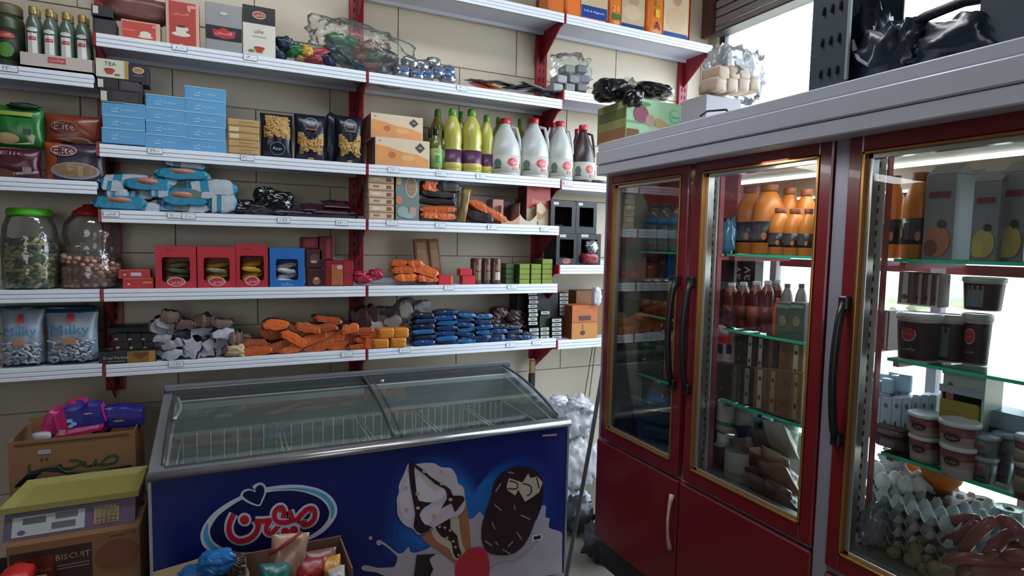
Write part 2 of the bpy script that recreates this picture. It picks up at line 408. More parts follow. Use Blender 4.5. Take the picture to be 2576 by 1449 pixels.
# outside: pale street, far wall, trees
gd = mat('street', 'd0c3a4', .9, var=.15, vs=.6)
struct('floor_outside', MB().box(3.51, 40, -25, 40, -.3, -.02, gd)).name = 'pavement'
ow = mat('outside_wall', 'c8c6bc', .9, var=.15, vs=1.2)
tag(MB().box(17, 17.3, -10, 26, -.02, 2.0, ow).build('street_wall'), 'pale plastered wall across the street outside the window', 'wall')
lf = mat('far_leaves', 'c3ccbc', .8, var=.4, vs=4); bk = mat('far_bark', 'a9a096', .9)
for i, (x, y, h) in enumerate(((15, 5.2, 2.7), (14, 8.6, 2.2), (15.5, 3.9, 2.5))):
    t = thing('street_tree', ['grey green tree outside the window, nearest the street wall gap', 'smaller tree outside the window, behind the middle fridge door', 'tree outside the window, seen through the nearest fridge door'][i], 'tree', (x, y, -.02), 0, 'trees outside')
    MB().tube([(0, 0, 0), (.05, .02, h*.3), (0, .1, h*.6)], [.16, .12, .08], bk).build('trunk', t)
    b = MB()
    for k in range(9): b.soft(1.3, 1.3, 1.1, lf, n=6, p=2, seed=k+i*9, amp=.35, freq=3, loc=(random.uniform(-.8, .8), random.uniform(-.8, .8), h*.65+random.uniform(-.5, .9)))
    b.build('crown', t)

# ================================================================= SHELVING
def upright(x, z0, z1, label):
    t = thing('shelf_upright', label, 'upright', (x, YW-.012, z0), 0, 'red slotted shelf uprights')
    b = MB(); b.box(-.040, .040, -.018, .010, 0, z1-z0, red_m, .003); b.build('post', t)
    s = MB(); k = .03
    while k < z1-z0-.03:
        for sx in (-.014, .014): s.box(sx-.004, sx+.004, -.0195, -.017, k, k+.026, slot_m)
        k += .055
    o = s.build('slots', t); return t
upright(X[1], .948, 3.5, 'red slotted shelf upright behind the window boxes, furthest left')
upright(X[2], .948, 3.9, 'red slotted shelf upright between the pasta bags and the beige cartons')
upright(X[3], .948, 3.9, 'red slotted shelf upright behind the white vinegar jugs')
upright(X[4], 2.3, 3.9, 'red slotted shelf upright nearest the window corner')
def bracket(parent, x, top, h=.2):
    prof = [(YW-.03, top-.004), (YF+.006, top-.004), (YF+.006, top-.05), (YF+.06, top-.062), (YW-.055, top-h), (YW-.03, top-h-.02)]
    c = Vector(parent.location)
    MB().prism([Vector((x-.004, y, z))-c for y, z in prof], (.008, 0, 0), red_m).build('bracket', parent)
tagm = mat('price_tag_paper', 'dfe6ea', .6, var=.02); ink = mat('blue_ink', '2b3a6a', .6, var=0)
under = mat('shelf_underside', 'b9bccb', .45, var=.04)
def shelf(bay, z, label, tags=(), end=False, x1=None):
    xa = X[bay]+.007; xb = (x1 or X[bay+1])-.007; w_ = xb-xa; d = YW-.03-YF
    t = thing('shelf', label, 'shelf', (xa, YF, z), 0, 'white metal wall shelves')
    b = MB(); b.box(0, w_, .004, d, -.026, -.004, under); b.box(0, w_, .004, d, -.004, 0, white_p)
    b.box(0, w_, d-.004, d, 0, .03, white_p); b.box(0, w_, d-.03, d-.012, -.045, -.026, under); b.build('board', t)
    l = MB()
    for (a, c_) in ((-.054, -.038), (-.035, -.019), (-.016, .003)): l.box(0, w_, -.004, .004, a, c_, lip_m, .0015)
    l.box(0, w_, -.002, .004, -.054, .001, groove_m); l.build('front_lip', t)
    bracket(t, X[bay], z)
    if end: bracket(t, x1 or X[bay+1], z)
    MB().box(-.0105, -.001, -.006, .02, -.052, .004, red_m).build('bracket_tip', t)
    for (u, v, s) in tags:
        p = at(u, v, 1, YF-.006)
        o = MB().box(-.031, .031, 0, .0015, -.0135, .0135, ink).box(-.0295, .0295, -.0008, .0015, -.012, .012, tagm)
        vs, fs, hh = textgeo(s); W = min(.046, .016/hh)
        o.add([(x*W, -.0012, y*W) for x, y in vs], fs, ink)
        o.build('price_tag', t, (p.x-xa, -.0068, max(-.036, min(-.012, p.z-z))))
    return t
shelf(0, Z['a1'], 'white shelf under the mint water bottles, top left', [(22, 172, '۲۳۰۰۰')])
shelf(0, Z['a2'], 'white shelf under the brown wafer bags at the left edge')
shelf(0, Z['a3'], 'white shelf under the two sweet jars at the left edge')
shelf(0, Z['a4'], 'white shelf under the two silver candy bags at the left edge')
shelf(1, Z['r1'], 'white shelf under the four tall tea boxes', [(452, 120, '۸۰۰۰'), (630, 145, '۱۳۰۰۰')])
shelf(1, Z['r2'], 'white shelf under the light blue boxes and pasta bags', [(390, 374, '۳۱۰۰۰'), (623, 395, '۳۵۰۰۰')])
shelf(1, Z['r3'], 'white shelf under the pile of turquoise cookie packets', [(280, 538, 'کرمی'), (440, 541, '۱۸۰۰۰'), (474, 544, '۵۰۰'), (714, 554, '۸۲۷۰'), (860, 561, '۲۲۰۰۰')])
shelf(1, Z['r4'], 'white shelf under the red and blue window boxes')
shelf(1, Z['r5'], 'white shelf under the pile of orange wafer packets', [(443, 916, '۸۵۲۶۰'), (873, 891, '۱۰۰۰')])
shelf(2, Z['r0'], 'empty white shelf at the very top, middle bay')
shelf(2, Z['r1'], 'white shelf under the foil balls and flat sachets', [(1162, 222, '۳۰۰۰')], end=True)
shelf(2, Z['r2'], 'white shelf under the lemon juice bottles and jugs', [(990, 428, '۵۳۰۰'), (1110, 438, '۴۵۰۰۰'), (1210, 444, '۶۱۰۰')], end=True)
shelf(2, Z['r3'], 'white shelf under the orange wafers and display boxes', [(986, 561, '۵۰۰۰'), (1108, 567, '۱۵۰۰'), (1238, 572, '۱۳۰۰۰'), (1370, 577, '۲۵۰۰۰')], end=True)
shelf(2, Z['r4'], 'white shelf under the green boxes and cocoa packs', [(1130, 721, '۵۰۰۰'), (1288, 719, '۷۰۰۰')], end=True)
shelf(2, Z['r5'], 'white shelf under the stacks of blue packets', [(1018, 880, '۸۰۰۰'), (1285, 868, '۷۰۰۰'), (1350, 862, '۵۰۰۰')], end=True)
shelf(3, Z['r0'], 'white shelf under the orange nappy packs, top right', end=True)
shelf(3, Z['d1'], 'white shelf near the window under the clear wrapped packs', end=True)
shelf(3, Z['d2'], 'short white shelf behind the fridge under the dark syrup jug', [(1430, 462, '۷۰۰۰')])
shelf(3, Z['d4'], 'short white shelf behind the fridge under the black display boxes')
shelf(3, Z['d5'], 'short white shelf behind the fridge under the orange tea box')
# ================================================================= CHEST FREEZER
fx0, fx1, fy0, fy1, fzf, fzb = -.267, 1.545, 2.50, 3.22, .850, .985
fz = thing('chest_freezer', 'white chest freezer with curved sliding glass lids and blue ice cream front', 'freezer', ((fx0+fx1)/2, (fy0+fy1)/2, 0))
FO = Vector(fz.location)
silver = mat('satin_silver', 'b9bbbf', .3, metal=.85, var=.05)
grey_rail = mat('grey_rail', '8a8c92', .35, metal=.4)
dark_rail = mat('dark_rail', '4a4c50', .4, metal=.3)
inner_w = mat('freezer_inner', '8f9896', .4, var=.04)
blue_f = mat('freezer_blue', '10206a', .35, var=.1, vs=1.5)
def Fz(y): return fzf + (fzb-fzf)*(y-fy0)/(fy1-fy0)
def L(p): return Vector(p) - FO
b = MB()
def wedge(x0, x1, y0, y1, zb, m, dz=0):
    pts = [L((x0, y0, zb)), L((x0, y1, zb)), L((x0, y1, Fz(y1)+dz)), L((x0, y0, Fz(y0)+dz))]; b.prism(pts, (x1-x0, 0, 0), m)
wedge(fx0+.004, fx0+.055, fy0+.004, fy1-.004, .05, white_p, -.03); wedge(fx1-.055, fx1-.004, fy0+.004, fy1-.004, .05, white_p, -.03)
wedge(fx0+.055, fx1-.055, fy0+.004, fy0+.055, .05, white_p, -.03); wedge(fx0+.055, fx1-.055, fy1-.055, fy1-.004, .05, white_p, -.03)
b.box(fx0+.055-FO.x, fx1-.055-FO.x, fy0+.055-FO.y, fy1-.055-FO.y, .05, .10, white_p)
b.build('cabinet', fz)
ib = MB(); b = ib
wedge(fx0+.055, fx0+.06, fy0+.055, fy1-.055, .10, inner_w, -.03); wedge(fx1-.06, fx1-.055, fy0+.055, fy1-.055, .10, inner_w, -.03)
wedge(fx0+.06, fx1-.06, fy0+.055, fy0+.06, .10, inner_w, -.03); wedge(fx0+.06, fx1-.06, fy1-.06, fy1-.055, .10, inner_w, -.03)
ib.box(fx0+.06-FO.x, fx1-.06-FO.x, fy0+.06-FO.y, fy1-.06-FO.y, .10, .46, inner_w)
ib.build('liner', fz)
# feet
for sx in (fx0+.1, fx1-.1):
    for sy in (fy0+.08, fy1-.08): MB().box(sx-.03-FO.x, sx+.03-FO.x, sy-.03-FO.y, sy+.03-FO.y, 0, .05, dark_rail).build('foot', fz)
# rails
MB().tube([L((fx0-.004, fy0, fzf-.016)), L((fx1+.004, fy0, fzf-.016))], .018, silver, 12).box(fx0-FO.x, fx1-FO.x, fy0-FO.y, fy0+.045-FO.y, fzf-.03, fzf+.004, silver).build('front_rail', fz)
b = MB(); wedge(fx1-.05, fx1, fy0+.02, fy1, .82, grey_rail, .006); b.build('right_rail', fz)
b = MB(); wedge(fx0, fx0+.05, fy0+.02, fy1, .82, grey_rail, .006); b.build('left_rail', fz)
b = MB(); b.box(fx0-FO.x, fx1-FO.x, fy1-.04-FO.y, fy1-FO.y, .93, fzb+.022, dark_rail, .006); b.box(fx0-FO.x, fx1-FO.x, fy1-.012-FO.y, fy1+.004-FO.y, .93, fzb+.034, grey_rail); b.build('back_rail', fz)
# two gently bowed glass lids
lid_g = clear('freezer_glass', (.80, .84, .82), .08, .04, .05, (.5, .58, .58))
def lid(xa, xb, lift, name='glass_lid'):
    root = MB(); n = 10; vs = []
    for i in range(n+1):
        y = fy0+.03 + (fy1-.03-fy0-.03)*i/n; z = Fz(y) + .028*math.sin(math.pi*i/n) + lift
        for x in (xa, xb):
            vs.append(L((x, y, z)))
    fs = [(2*i, 2*i+1, 2*i+3, 2*i+2) for i in range(n)]
    root.add(vs, fs, lid_g, True); o = root.build(name, fz)
    e = MB()
    for x in (xa, xb): e = MB(); e.tube([L((x, fy0+.03+(fy1-fy0-.06)*i/n, Fz(fy0+.03+(fy1-fy0-.06)*i/n)+.028*math.sin(math.pi*i/n)+lift)) for i in range(n+1)], .007, dark_rail, 6).build('lid_edge', o)
    return o
l1 = lid(fx0+.045, .70, .004); l2 = lid(.66, fx1-.05, .016)
# inset grip on the left lid and lock on the divider
b = MB(); b.tube([L((fx0+.062+.018*math.sin(math.pi*k/8), fy0+.33+.22*k/8, Fz(fy0+.33+.22*k/8)+.040)) for k in range(9)], .009, grey_rail, 8); b.build('grip', l1)
MB().lathe([(.010, 0), (.011, .012), (.006, .014)], silver, 12, *( (L((.735, fy0+.56, 0)).x, L((.735, fy0+.56, 0)).y) ), z0=Fz(fy0+.56)+.03).build('lock', l2)
b = MB()
# wire baskets
wire = mat('white_wire', 'c3c8c6', .4)
def basket(x0, x1, y0, y1, zt, h):
    b = MB()
    for z in (zt, zt-h*.5, zt-h):
        b.tube([L(p) for p in ((x0, y0, z), (x1, y0, z), (x1, y1, z), (x0, y1, z))], .0035, wire, 6, closed=True)
    n = 7
    for k in range(n+1):
        x = x0+(x1-x0)*k/n
        b.tube([L((x, y0, zt)), L((x, y0, zt-h)), L((x, y1, zt-h)), L((x, y1, zt))], .002, wire, 5)
    b.build('wire_basket', fz)
for (a, c_) in ((-.19, .22), (.24, .60), (.62, .92), (.94, 1.20), (1.22, 1.46)): basket(a, c_, fy0+.08, fy1-.09, .80, .22)
# printed front panel: a real flat print, its outlines measured on the panel plane
PY = fy0-.003
MB().box(fx0+.010-FO.x, fx1-.010-FO.x, fy0-.002-FO.y, fy0+.004-FO.y, .055, fzf-.032, blue_f).build('front_panel', fz)
MB().box(fx0-.001-FO.x, fx0+.010-FO.x, fy0-.004-FO.y, fy0+.006-FO.y, .05, fzf-.03, silver).build('edge_trim', fz)
MB().box(fx1-.010-FO.x, fx1+.001-FO.x, fy0-.004-FO.y, fy0+.006-FO.y, .05, fzf-.03, silver).build('edge_trim', fz)
panel = [o for o in fz.children if o.name.startswith('front_panel')][0]
PO = FO
class PR:
    """flat shapes on the panel, given in pixels of a measured crop: (x0,y0,scale)"""
    def __init__(s, x0, y0, k): s.x0, s.y0, s.k, s.lay = x0, y0, k, 0; s.mb = MB()
    def p(s, x, y):
        q = at(s.x0+x/s.k, s.y0+y/s.k, 1, fy0); return (min(q.x, fx1-.012)-PO.x, fy0-.0026-.00025*s.lay-PO.y, max(q.z, .056)-PO.z)
    def poly(s, pts, m, n=0):
        s.lay += 1
        if n: pts = smooth(pts, n)
        s.mb.add([s.p(*q) for q in pts], [tuple(range(len(pts)))], m); return s
    def stroke(s, pts, wd, m, n=4, closed=False, cap=True):
        s.lay += 1
        if n: pts = smooth(pts, n, closed)
        wd = wd if isinstance(wd, list) else [wd]*len(pts)
        vs = []; N_ = len(pts)
        for i, (x, y) in enumerate(pts):
            a = pts[i-1] if (i > 0 or closed) else pts[0]; c_ = pts[(i+1) % N_] if (i < N_-1 or closed) else pts[-1]
            dx, dy = c_[0]-a[0], c_[1]-a[1]; l = math.hypot(dx, dy) or 1; wv = wd[int(i*len(wd)/N_)]/2
            vs += [(x-dy/l*wv, y+dx/l*wv), (x+dy/l*wv, y-dx/l*wv)]
        R_ = range(N_ if closed else N_-1)
        s.mb.add([s.p(*q) for q in vs], [(2*i, 2*i+1, 2*((i+1) % N_)+1, 2*((i+1) % N_)) for i in R_], m)
        return s
    def dot(s, x, y, r, m, ry=None):
        s.lay += 1; s.mb.add([s.p(x+r*math.cos(a*math.pi/8), y+(ry or r)*math.sin(a*math.pi/8)) for a in range(16)], [tuple(range(16))], m); return s
    def build(s, name):
        o = s.mb.build(name, panel); return o
def smooth(pts, n, closed=True):
    out = []; N_ = len(pts)
    for i in range(N_ if closed else N_-1):
        if closed: p0, p1, p2, p3 = pts[i-1], pts[i], pts[(i+1) % N_], pts[(i+2) % N_]
        else: p0, p1, p2, p3 = pts[max(i-1, 0)], pts[i], pts[i+1], pts[min(i+2, N_-1)]
        for k in range(n):
            t = k/n; out.append(tuple(.5*((2*p1[j])+(-p0[j]+p2[j])*t+(2*p0[j]-5*p1[j]+4*p2[j]-p3[j])*t*t+(-p0[j]+3*p1[j]-3*p2[j]+p3[j])*t**3) for j in (0, 1)))
    if not closed: out.append(pts[-1])
    return out
pw = C('cfd3e2', .4, var=.03); plb = C('4aa3d8', .4, var=.05); pnv = C('0b1450', .4, var=.05); prd = C('c41f36', .4, var=.05)
g = PR(490, 1190, 5.595)
# logo: outer white oval, light blue crescents, navy oval
g.poly([(80, 900), (95, 800), (150, 690), (260, 560), (420, 440), (640, 320), (900, 225), (1150, 175), (1400, 160), (1600, 180), (1800, 240), (1930, 340), (2000, 470), (1990, 600), (1900, 740), (1760, 860), (1560, 960), (1300, 1060), (1000, 1120), (700, 1165), (380, 1180), (210, 1110), (110, 1010)], pw, 3)
g.poly([(185, 700), (150, 745), (120, 850), (140, 960), (230, 1070), (400, 1160), (640, 1165), (520, 1110), (360, 1060), (240, 970), (190, 850)], plb, 3)
g.poly([(1050, 232), (1300, 205), (1520, 205), (1720, 245), (1870, 330), (1955, 450), (1960, 560), (1920, 640), (1905, 500), (1860, 400), (1740, 310), (1560, 250), (1350, 225)], plb, 3)
g.poly([(215, 840), (235, 740), (330, 600), (480, 480), (660, 370), (900, 290), (1150, 250), (1400, 245), (1600, 285), (1780, 370), (1880, 500), (1880, 620), (1800, 740), (1640, 860), (1400, 970), (1050, 1070), (700, 1110), (450, 1060), (270, 960)], pnv, 3)
heart = [(910, 460), (780, 430), (680, 370), (640, 310), (680, 240), (760, 215), (850, 240), (810, 190), (870, 140), (940, 130), (1000, 180), (1005, 270), (960, 380)]
g.poly(heart, pw, 3); g.poly([(900, 440), (790, 400), (705, 350), (675, 300), (710, 255), (780, 240), (855, 262), (850, 215), (895, 170), (940, 165), (975, 205), (975, 280), (940, 370)], pnv, 3)
ST = [([(548, 570), (495, 680), (482, 790), (520, 890), (610, 945), (720, 935), (820, 880), (875, 800), (890, 720), (850, 655)], 72), ([(850, 668), (960, 668), (1080, 655)], 70),
      ([(1045, 680), (1010, 740), (1010, 810), (1060, 840), (1120, 800), (1160, 750)], 66),
      ([(1240, 620), (1255, 540), (1230, 480), (1180, 480), (1125, 540), (1125, 630), (1180, 680), (1280, 685), (1360, 650), (1350, 570), (1330, 520)], 66),
      ([(1360, 655), (1440, 640), (1500, 570), (1580, 500), (1660, 490), (1690, 560), (1670, 640), (1610, 700), (1530, 715), (1500, 660)], 66)]
DOTS = [(700, 648, 66), (1272, 815, 60), (1392, 792, 60)]
for pts, wd in ST: g.stroke(pts, wd+64, pw, 5)
for x, y, r in DOTS: g.dot(x, y, r+32, pw)
lay = g.lay
for pts, wd in ST: g.stroke(pts, wd, prd, 5)
for x, y, r in DOTS: g.dot(x, y, r, prd)
g.build('logo')
# ice cream picture
k = PR(900, 1130, 4.5426)
hal = C('0f3f9a', .4, var=.1); hal2 = C('1a62b8', .4, var=.1); cream = C('bdb3c0', .5, var=.12, vs=14); cream2 = C('9a909c', .5, var=.1); choc = C('2c1a22', .35, var=.2); wafer = C('9a6242', .6, var=.25, vs=20)
vanilla = C('b3a999', .5, var=.12); nut = C('c89a78', .5); berry = C('b02a38', .4, var=.2, vs=40)
cen = (1150, 700); halo = [(330, 1250), (330, 620), (470, 200), (850, 40), (1180, 130), (1420, 420), (1560, 180), (1900, 80), (2200, 300), (2260, 800), (2100, 1250), (1200, 1400)]
steps = ['112a74', '12357f', '14408c', '164b99', '1857a6', '1b63b2']
for i_, hc in enumerate(steps):
    f_ = 1.0-.075*i_; k.poly([(cen[0]+(x-cen[0])*f_, cen[1]+(y-cen[1])*f_) for x, y in halo], C(hc, .35, var=.06), 4)
milk = C('a9a0ac', .5, var=.1, vs=12)
k.poly([(330, 1449), (420, 1330), (450, 1240), (420, 1190), (290, 1085), (215, 1060), (240, 1040), (300, 1060), (450, 1180), (520, 1170), (580, 1110), (620, 1180), (830, 1110), (1000, 900), (1240, 800), (1310, 790), (1390, 710), (1440, 760), (1700, 900), (1990, 850), (2080, 700), (2100, 640), (2145, 650), (2140, 770), (2190, 790), (2180, 890), (2290, 930), (2330, 965), (2330, 1100), (2330, 1400), (2330, 1449), (1400, 1449)], milk, 3)
k.poly([(40, 1360), (60, 1325), (130, 1325), (230, 1350), (420, 1350), (440, 1449), (330, 1449), (200, 1400), (80, 1385)], milk, 3)
k.dot(143, 1010, 22, milk); k.dot(240, 1062, 32, milk)
k.stroke([(1400, 1420), (1600, 1300), (1800, 1260), (1980, 1120), (2100, 950)], 30, cream2, 5)
k.poly([(720, 1000), (900, 860), (1150, 640), (1240, 640), (1270, 860), (1290, 1110), (1180, 1290), (1100, 1290), (960, 1180), (800, 1080)], wafer, 0)
k.poly([(835, 930), (900, 870), (1050, 770), (1140, 760), (1160, 900), (1190, 1080), (1230, 1180), (1160, 1270), (1080, 1230), (1040, 1130), (900, 1050)], vanilla, 2)
k.poly([(880, 870), (960, 790), (1050, 775), (1055, 900), (1130, 980), (1150, 1100), (1180, 1190), (1130, 1240), (1085, 1180), (1060, 1050), (950, 990)], choc, 2)
for x, y in ((930, 880), (990, 890), (1050, 920), (1015, 1005), (1085, 1045), (1110, 1110), (1145, 1200)): k.dot(x, y, 15, nut)
k.poly([(575, 150), (640, 165), (760, 150), (870, 155), (950, 200), (1060, 210), (1120, 300), (1140, 380), (1200, 430), (1215, 520), (1225, 640), (1160, 740), (1050, 780), (930, 850), (840, 900), (700, 970), (620, 900), (520, 850), (450, 740), (445, 660), (440, 560), (465, 480), (465, 400), (520, 280)], cream, 3)
k.poly([(690, 560), (800, 600), (940, 560), (1000, 470), (960, 430), (900, 480), (800, 420), (700, 300), (660, 330), (650, 450)], C('d0c8d4', .5, var=.06), 3)
k.poly([(470, 520), (520, 470), (560, 330), (580, 350), (590, 560), (620, 760), (560, 800), (490, 700)], C('cac1ce', .5, var=.06), 3)
k.poly([(700, 720), (860, 640), (1000, 620), (900, 740), (780, 860), (720, 820)], C('cac1ce', .5, var=.06), 3)
k.poly([(575, 150), (640, 150), (640, 250), (660, 420), (690, 580), (840, 600), (760, 650), (700, 740), (760, 850), (845, 880), (720, 960), (630, 880), (650, 740), (620, 560), (590, 380)], choc, 2)
k.poly([(620, 150), (720, 210), (830, 310), (960, 390), (1050, 450), (1080, 520), (1170, 520), (1215, 560), (1160, 640), (1100, 710), (1060, 610), (940, 670), (1010, 560), (990, 450), (880, 390), (780, 300), (650, 200)], choc, 2)
for x, y in ((755, 245), (950, 250), (955, 385), (540, 435), (675, 500), (1050, 565), (550, 680), (680, 660), (862, 750)): k.dot(x, y, 24, nut, 20)
k.poly([(1400, 950), (1420, 800), (1500, 560), (1560, 340), (1680, 230), (1850, 185), (2020, 230), (2105, 360), (2100, 560), (2020, 800), (1930, 1020), (1820, 1150), (1680, 1200), (1500, 1180), (1420, 1080)], choc, 3)
k.poly([(1690, 410), (1715, 320), (1870, 370), (1935, 265), (1960, 320), (2040, 300), (2100, 370), (2060, 480), (1980, 540), (1900, 590), (1820, 450), (1790, 520), (1700, 460)], vanilla, 0)
for pts in ([(1720, 350), (1810, 380), (1800, 440), (1700, 440)], [(1870, 380), (1960, 410), (1965, 490), (1920, 520)], [(2030, 310), (2060, 440)]): k.stroke(pts, 14, choc, 4)
for pts in ([(1550, 620), (1630, 690)], [(1520, 820), (1555, 900)], [(1850, 740), (1960, 790)], [(1800, 930), (1860, 1020)], [(1440, 1030), (1520, 1090)], [(1560, 1040), (1590, 1080)], [(1700, 1100), (1760, 1040)], [(1640, 1130), (1730, 1180)], [(1770, 620), (1785, 680)], [(1700, 250), (1770, 260)], [(1620, 380), (1560, 470)]): k.stroke(pts, 16, C('8a7a80', .4), 0)
k.poly([(660, 1190), (870, 1180), (900, 1449), (630, 1449)], C('241820', .5), 0)
k.poly([(810, 1250), (860, 1195), (940, 1185), (1030, 1240), (1090, 1320), (1100, 1449), (830, 1449), (850, 1350)], milk, 3)
k.poly([(1100, 1330), (1170, 1200), (1300, 1110), (1430, 1120), (1480, 1230), (1490, 1400), (1420, 1449), (1130, 1449)], berry, 3)
k.poly([(1975, 970), (2085, 945), (2090, 1015), (1980, 1035)], C('d8d8dc', .4), 0); k.poly([(1990, 982), (2072, 962), (2076, 1005), (1994, 1022)], C('2a1c22', .4), 0)
k.poly([(2075, -190), (2265, -200), (2265, -150), (2080, -135)], C('10101c', .4), 0); k.stroke([(2090, -165), (2255, -178)], 22, C('8c93b0', .4), 0)
k.build('ice_cream_picture')
# frozen packs seen through the lids
packs = [(-.10, 2.66, .62, '7b3f46'), (.02, 2.70, .62, '8c6a62'), (.12, 2.64, .62, '6d5560'), (.66, 2.68, .63, '1f3f6e'), (.76, 2.66, .65, '18335c'), (.84, 2.70, .63, '204a78'), (1.00, 2.66, .62, '7b5a50'), (1.10, 2.68, .63, '8d4a48'), (1.15, 2.64, .62, '6b4a44'), (1.27, 2.72, .63, '4c3a36'), (1.36, 2.74, .65, '57443c'), (1.42, 2.68, .62, '4a342e')]
for i, (x, y, z, c_) in enumerate(packs):
    w2 = ['left', 'middle', 'right'][0 if x < .3 else 1 if x < .95 else 2]
    b = MB(); b.soft(.10, .17, .05, C(c_, .4, var=.2), n=5, p=3, seed=i, amp=.2); o = b.build('frozen_pack', None, (x, y, .685 + (z-.62)))
    tag(o, 'frozen %s wrapped pack lying in the %s basket, %s from the left in the freezer' % ({'7': 'maroon', '8': 'brown', '6': 'dusty brown', '1': 'navy', '2': 'blue', '4': 'dark brown', '5': 'brown'}[c_[0]], w2, ORD[i]), 'frozen food', 'frozen packs in the freezer')
    o.location.z = .585 + .025
# ================================================================= DISPLAY FRIDGE
crown_m = mat('fridge_crown', 'c8cad8', .35, metal=.15, var=.05)
pillar_m = mat('fridge_pillar', '8f8d9b', .4, metal=.2)
dred = mat('door_red', '6b121b', .3, var=.05, coat=.2)
gold = mat('gold_trim', 'a9783f', .3, metal=.7, var=.1)
steel = mat('stainless', 'b8b8b4', .28, metal=.8, var=.08, stretch=(1, 1, .2))
dgl = clear('door_glass', (.95, .97, .96), .012, .01)
sgl = clear('shelf_glass', (.78, .93, .87), .08, .02)
sedge = mat('green_glass_edge', '35c79c', .25, var=.05, emit=0)
blackp = mat('black_plastic', '17171b', .4)
rail_r = mat('inner_red', 'a14a52', .45, var=.06)
FB = 2.05
fr = thing('display_fridge', 'red and grey glass door display fridge full of drinks and dairy', 'fridge', (XF, 1.4, 0))
fo = Vector(fr.location)
def fbx(b, x0, x1, y0, y1, z0, z1, m, c=0): return b.box(x0-fo.x, x1-fo.x, y0-fo.y, y1-fo.y, z0-fo.z, z1-fo.z, m, c)
b = MB()
fbx(b, 1.585, FB+.03, 2.24, 2.30, .335, 2.05, pillar_m, .003); fbx(b, 1.585, FB+.03, .40, .50, .335, 2.05, pillar_m, .003)
fbx(b, 1.60, FB+.03, .45, 2.27, .335, .86, pillar_m); fbx(b, 1.63, FB+.05, .45, 2.262, 2.03, 2.174, white_p)
fbx(b, 1.585, 1.66, 1.109, 1.155, .335, 2.05, pillar_m, .003); b.build('cabinet', fr)
MB().box(1.605-fo.x, FB+.0-fo.x, .45-fo.y, 2.285-fo.y, .20, .334, blackp).build('plinth', fr)
for sx in (1.68, 1.98):
    for sy in (2.2, 1.45, .6): MB().lathe([(.022, 0), (.018, .02), (.012, .20)], blackp, 10, sx-fo.x, sy-fo.y).build('foot', fr)
b = MB()
for (z0, z1, dx) in ((2.035, 2.078, .004), (2.080, 2.138, 0), (2.140, 2.176, .008)): fbx(b, 1.50+dx, 1.62, .40, 2.262, z0, z1, crown_m, .004)
fbx(b, 1.62, 1.66, .40, 2.262, 2.05, 2.15, crown_m); b.build('crown', fr)
# rear frame, back glass, liner
b = MB(); fbx(b, FB-.02, FB+.02, .45, 2.27, 1.93, 2.0, C('b5a99a', .5)); fbx(b, FB-.02, FB+.02, .80, .85, .86, 2.0, C('b5a99a', .5)); fbx(b, FB-.015, FB+.015, 1.09, 1.12, .86, 2.0, C('b0a8b4', .5))
fbx(b, FB-.015, FB+.015, 1.72, 1.75, .86, 2.0, C('b0a8b4', .5)); fbx(b, FB-.02, FB+.02, 1.13, 1.70, 1.655, 1.685, rail_r); fbx(b, FB-.02, FB+.02, .80, 1.08, 1.655, 1.685, rail_r); b.build('rear_frame', fr)
b = MB(); fbx(b, FB, FB+.004, .50, 1.74, .87, 1.93, dgl); b.build('back_glass', fr)
lin = C('c6c6bc', .35)
b = MB(); fbx(b, 1.625, 1.775, 2.228, 2.239, .87, 1.90, lin); b.prism([Vector(q)-fo for q in ((1.625, 2.228, 1.90), (1.775, 2.228, 1.90), (1.715, 2.228, 2.018), (1.625, 2.228, 2.018))], (0, .011, 0), lin); fbx(b, 1.64, 1.65, 2.222, 2.229, .87, 1.995, C('8a8a86', .4)); b.build('side_liner', fr)
b = MB(); fbx(b, 1.845, 1.86, 1.76, 2.24, 1.84, 2.02, C('c0504e', .5)); fbx(b, 1.70, 1.86, 2.232, 2.2385, 1.80, 2.02, C('c0504e', .5)); b.build('rear_fascia', fr)
b = MB(); fbx(b, 1.845, 1.86, 1.76, 2.24, .87, 1.845, C('1d2428', .6)); fbx(b, 1.775, 1.86, 2.232, 2.239, .87, 1.80, C('1d2428', .6)); b.build('rear_panel', fr)
MB().box(1.62-fo.x, FB-fo.x, .45-fo.y, 2.24-fo.y, 2.018, 2.028, C('dfe0dc', .4)).build('inner_ceiling', fr)
MB().box(1.60-fo.x, FB-fo.x, .45-fo.y, 2.24-fo.y, .86, .872, steel).build('inner_floor', fr)
area('fridge_fill', (1.70, 1.36, 2.008), (1.74, 1.36, 1.0), .10, 1.6, 5.0, (0.95, 1.0, 0.98))  # added light to brighten the fridge goods, hidden above the door header
MB().tube([(1.640-fo.x, .56-fo.y, 2.009), (1.640-fo.x, 2.18-fo.y, 2.009)], .006, mat('fill_tube', 'f4f8f6', .3, var=0, emit=1.5), 8).build('fill_tube', fr)  # invented glowing tube, goes with the added fridge light
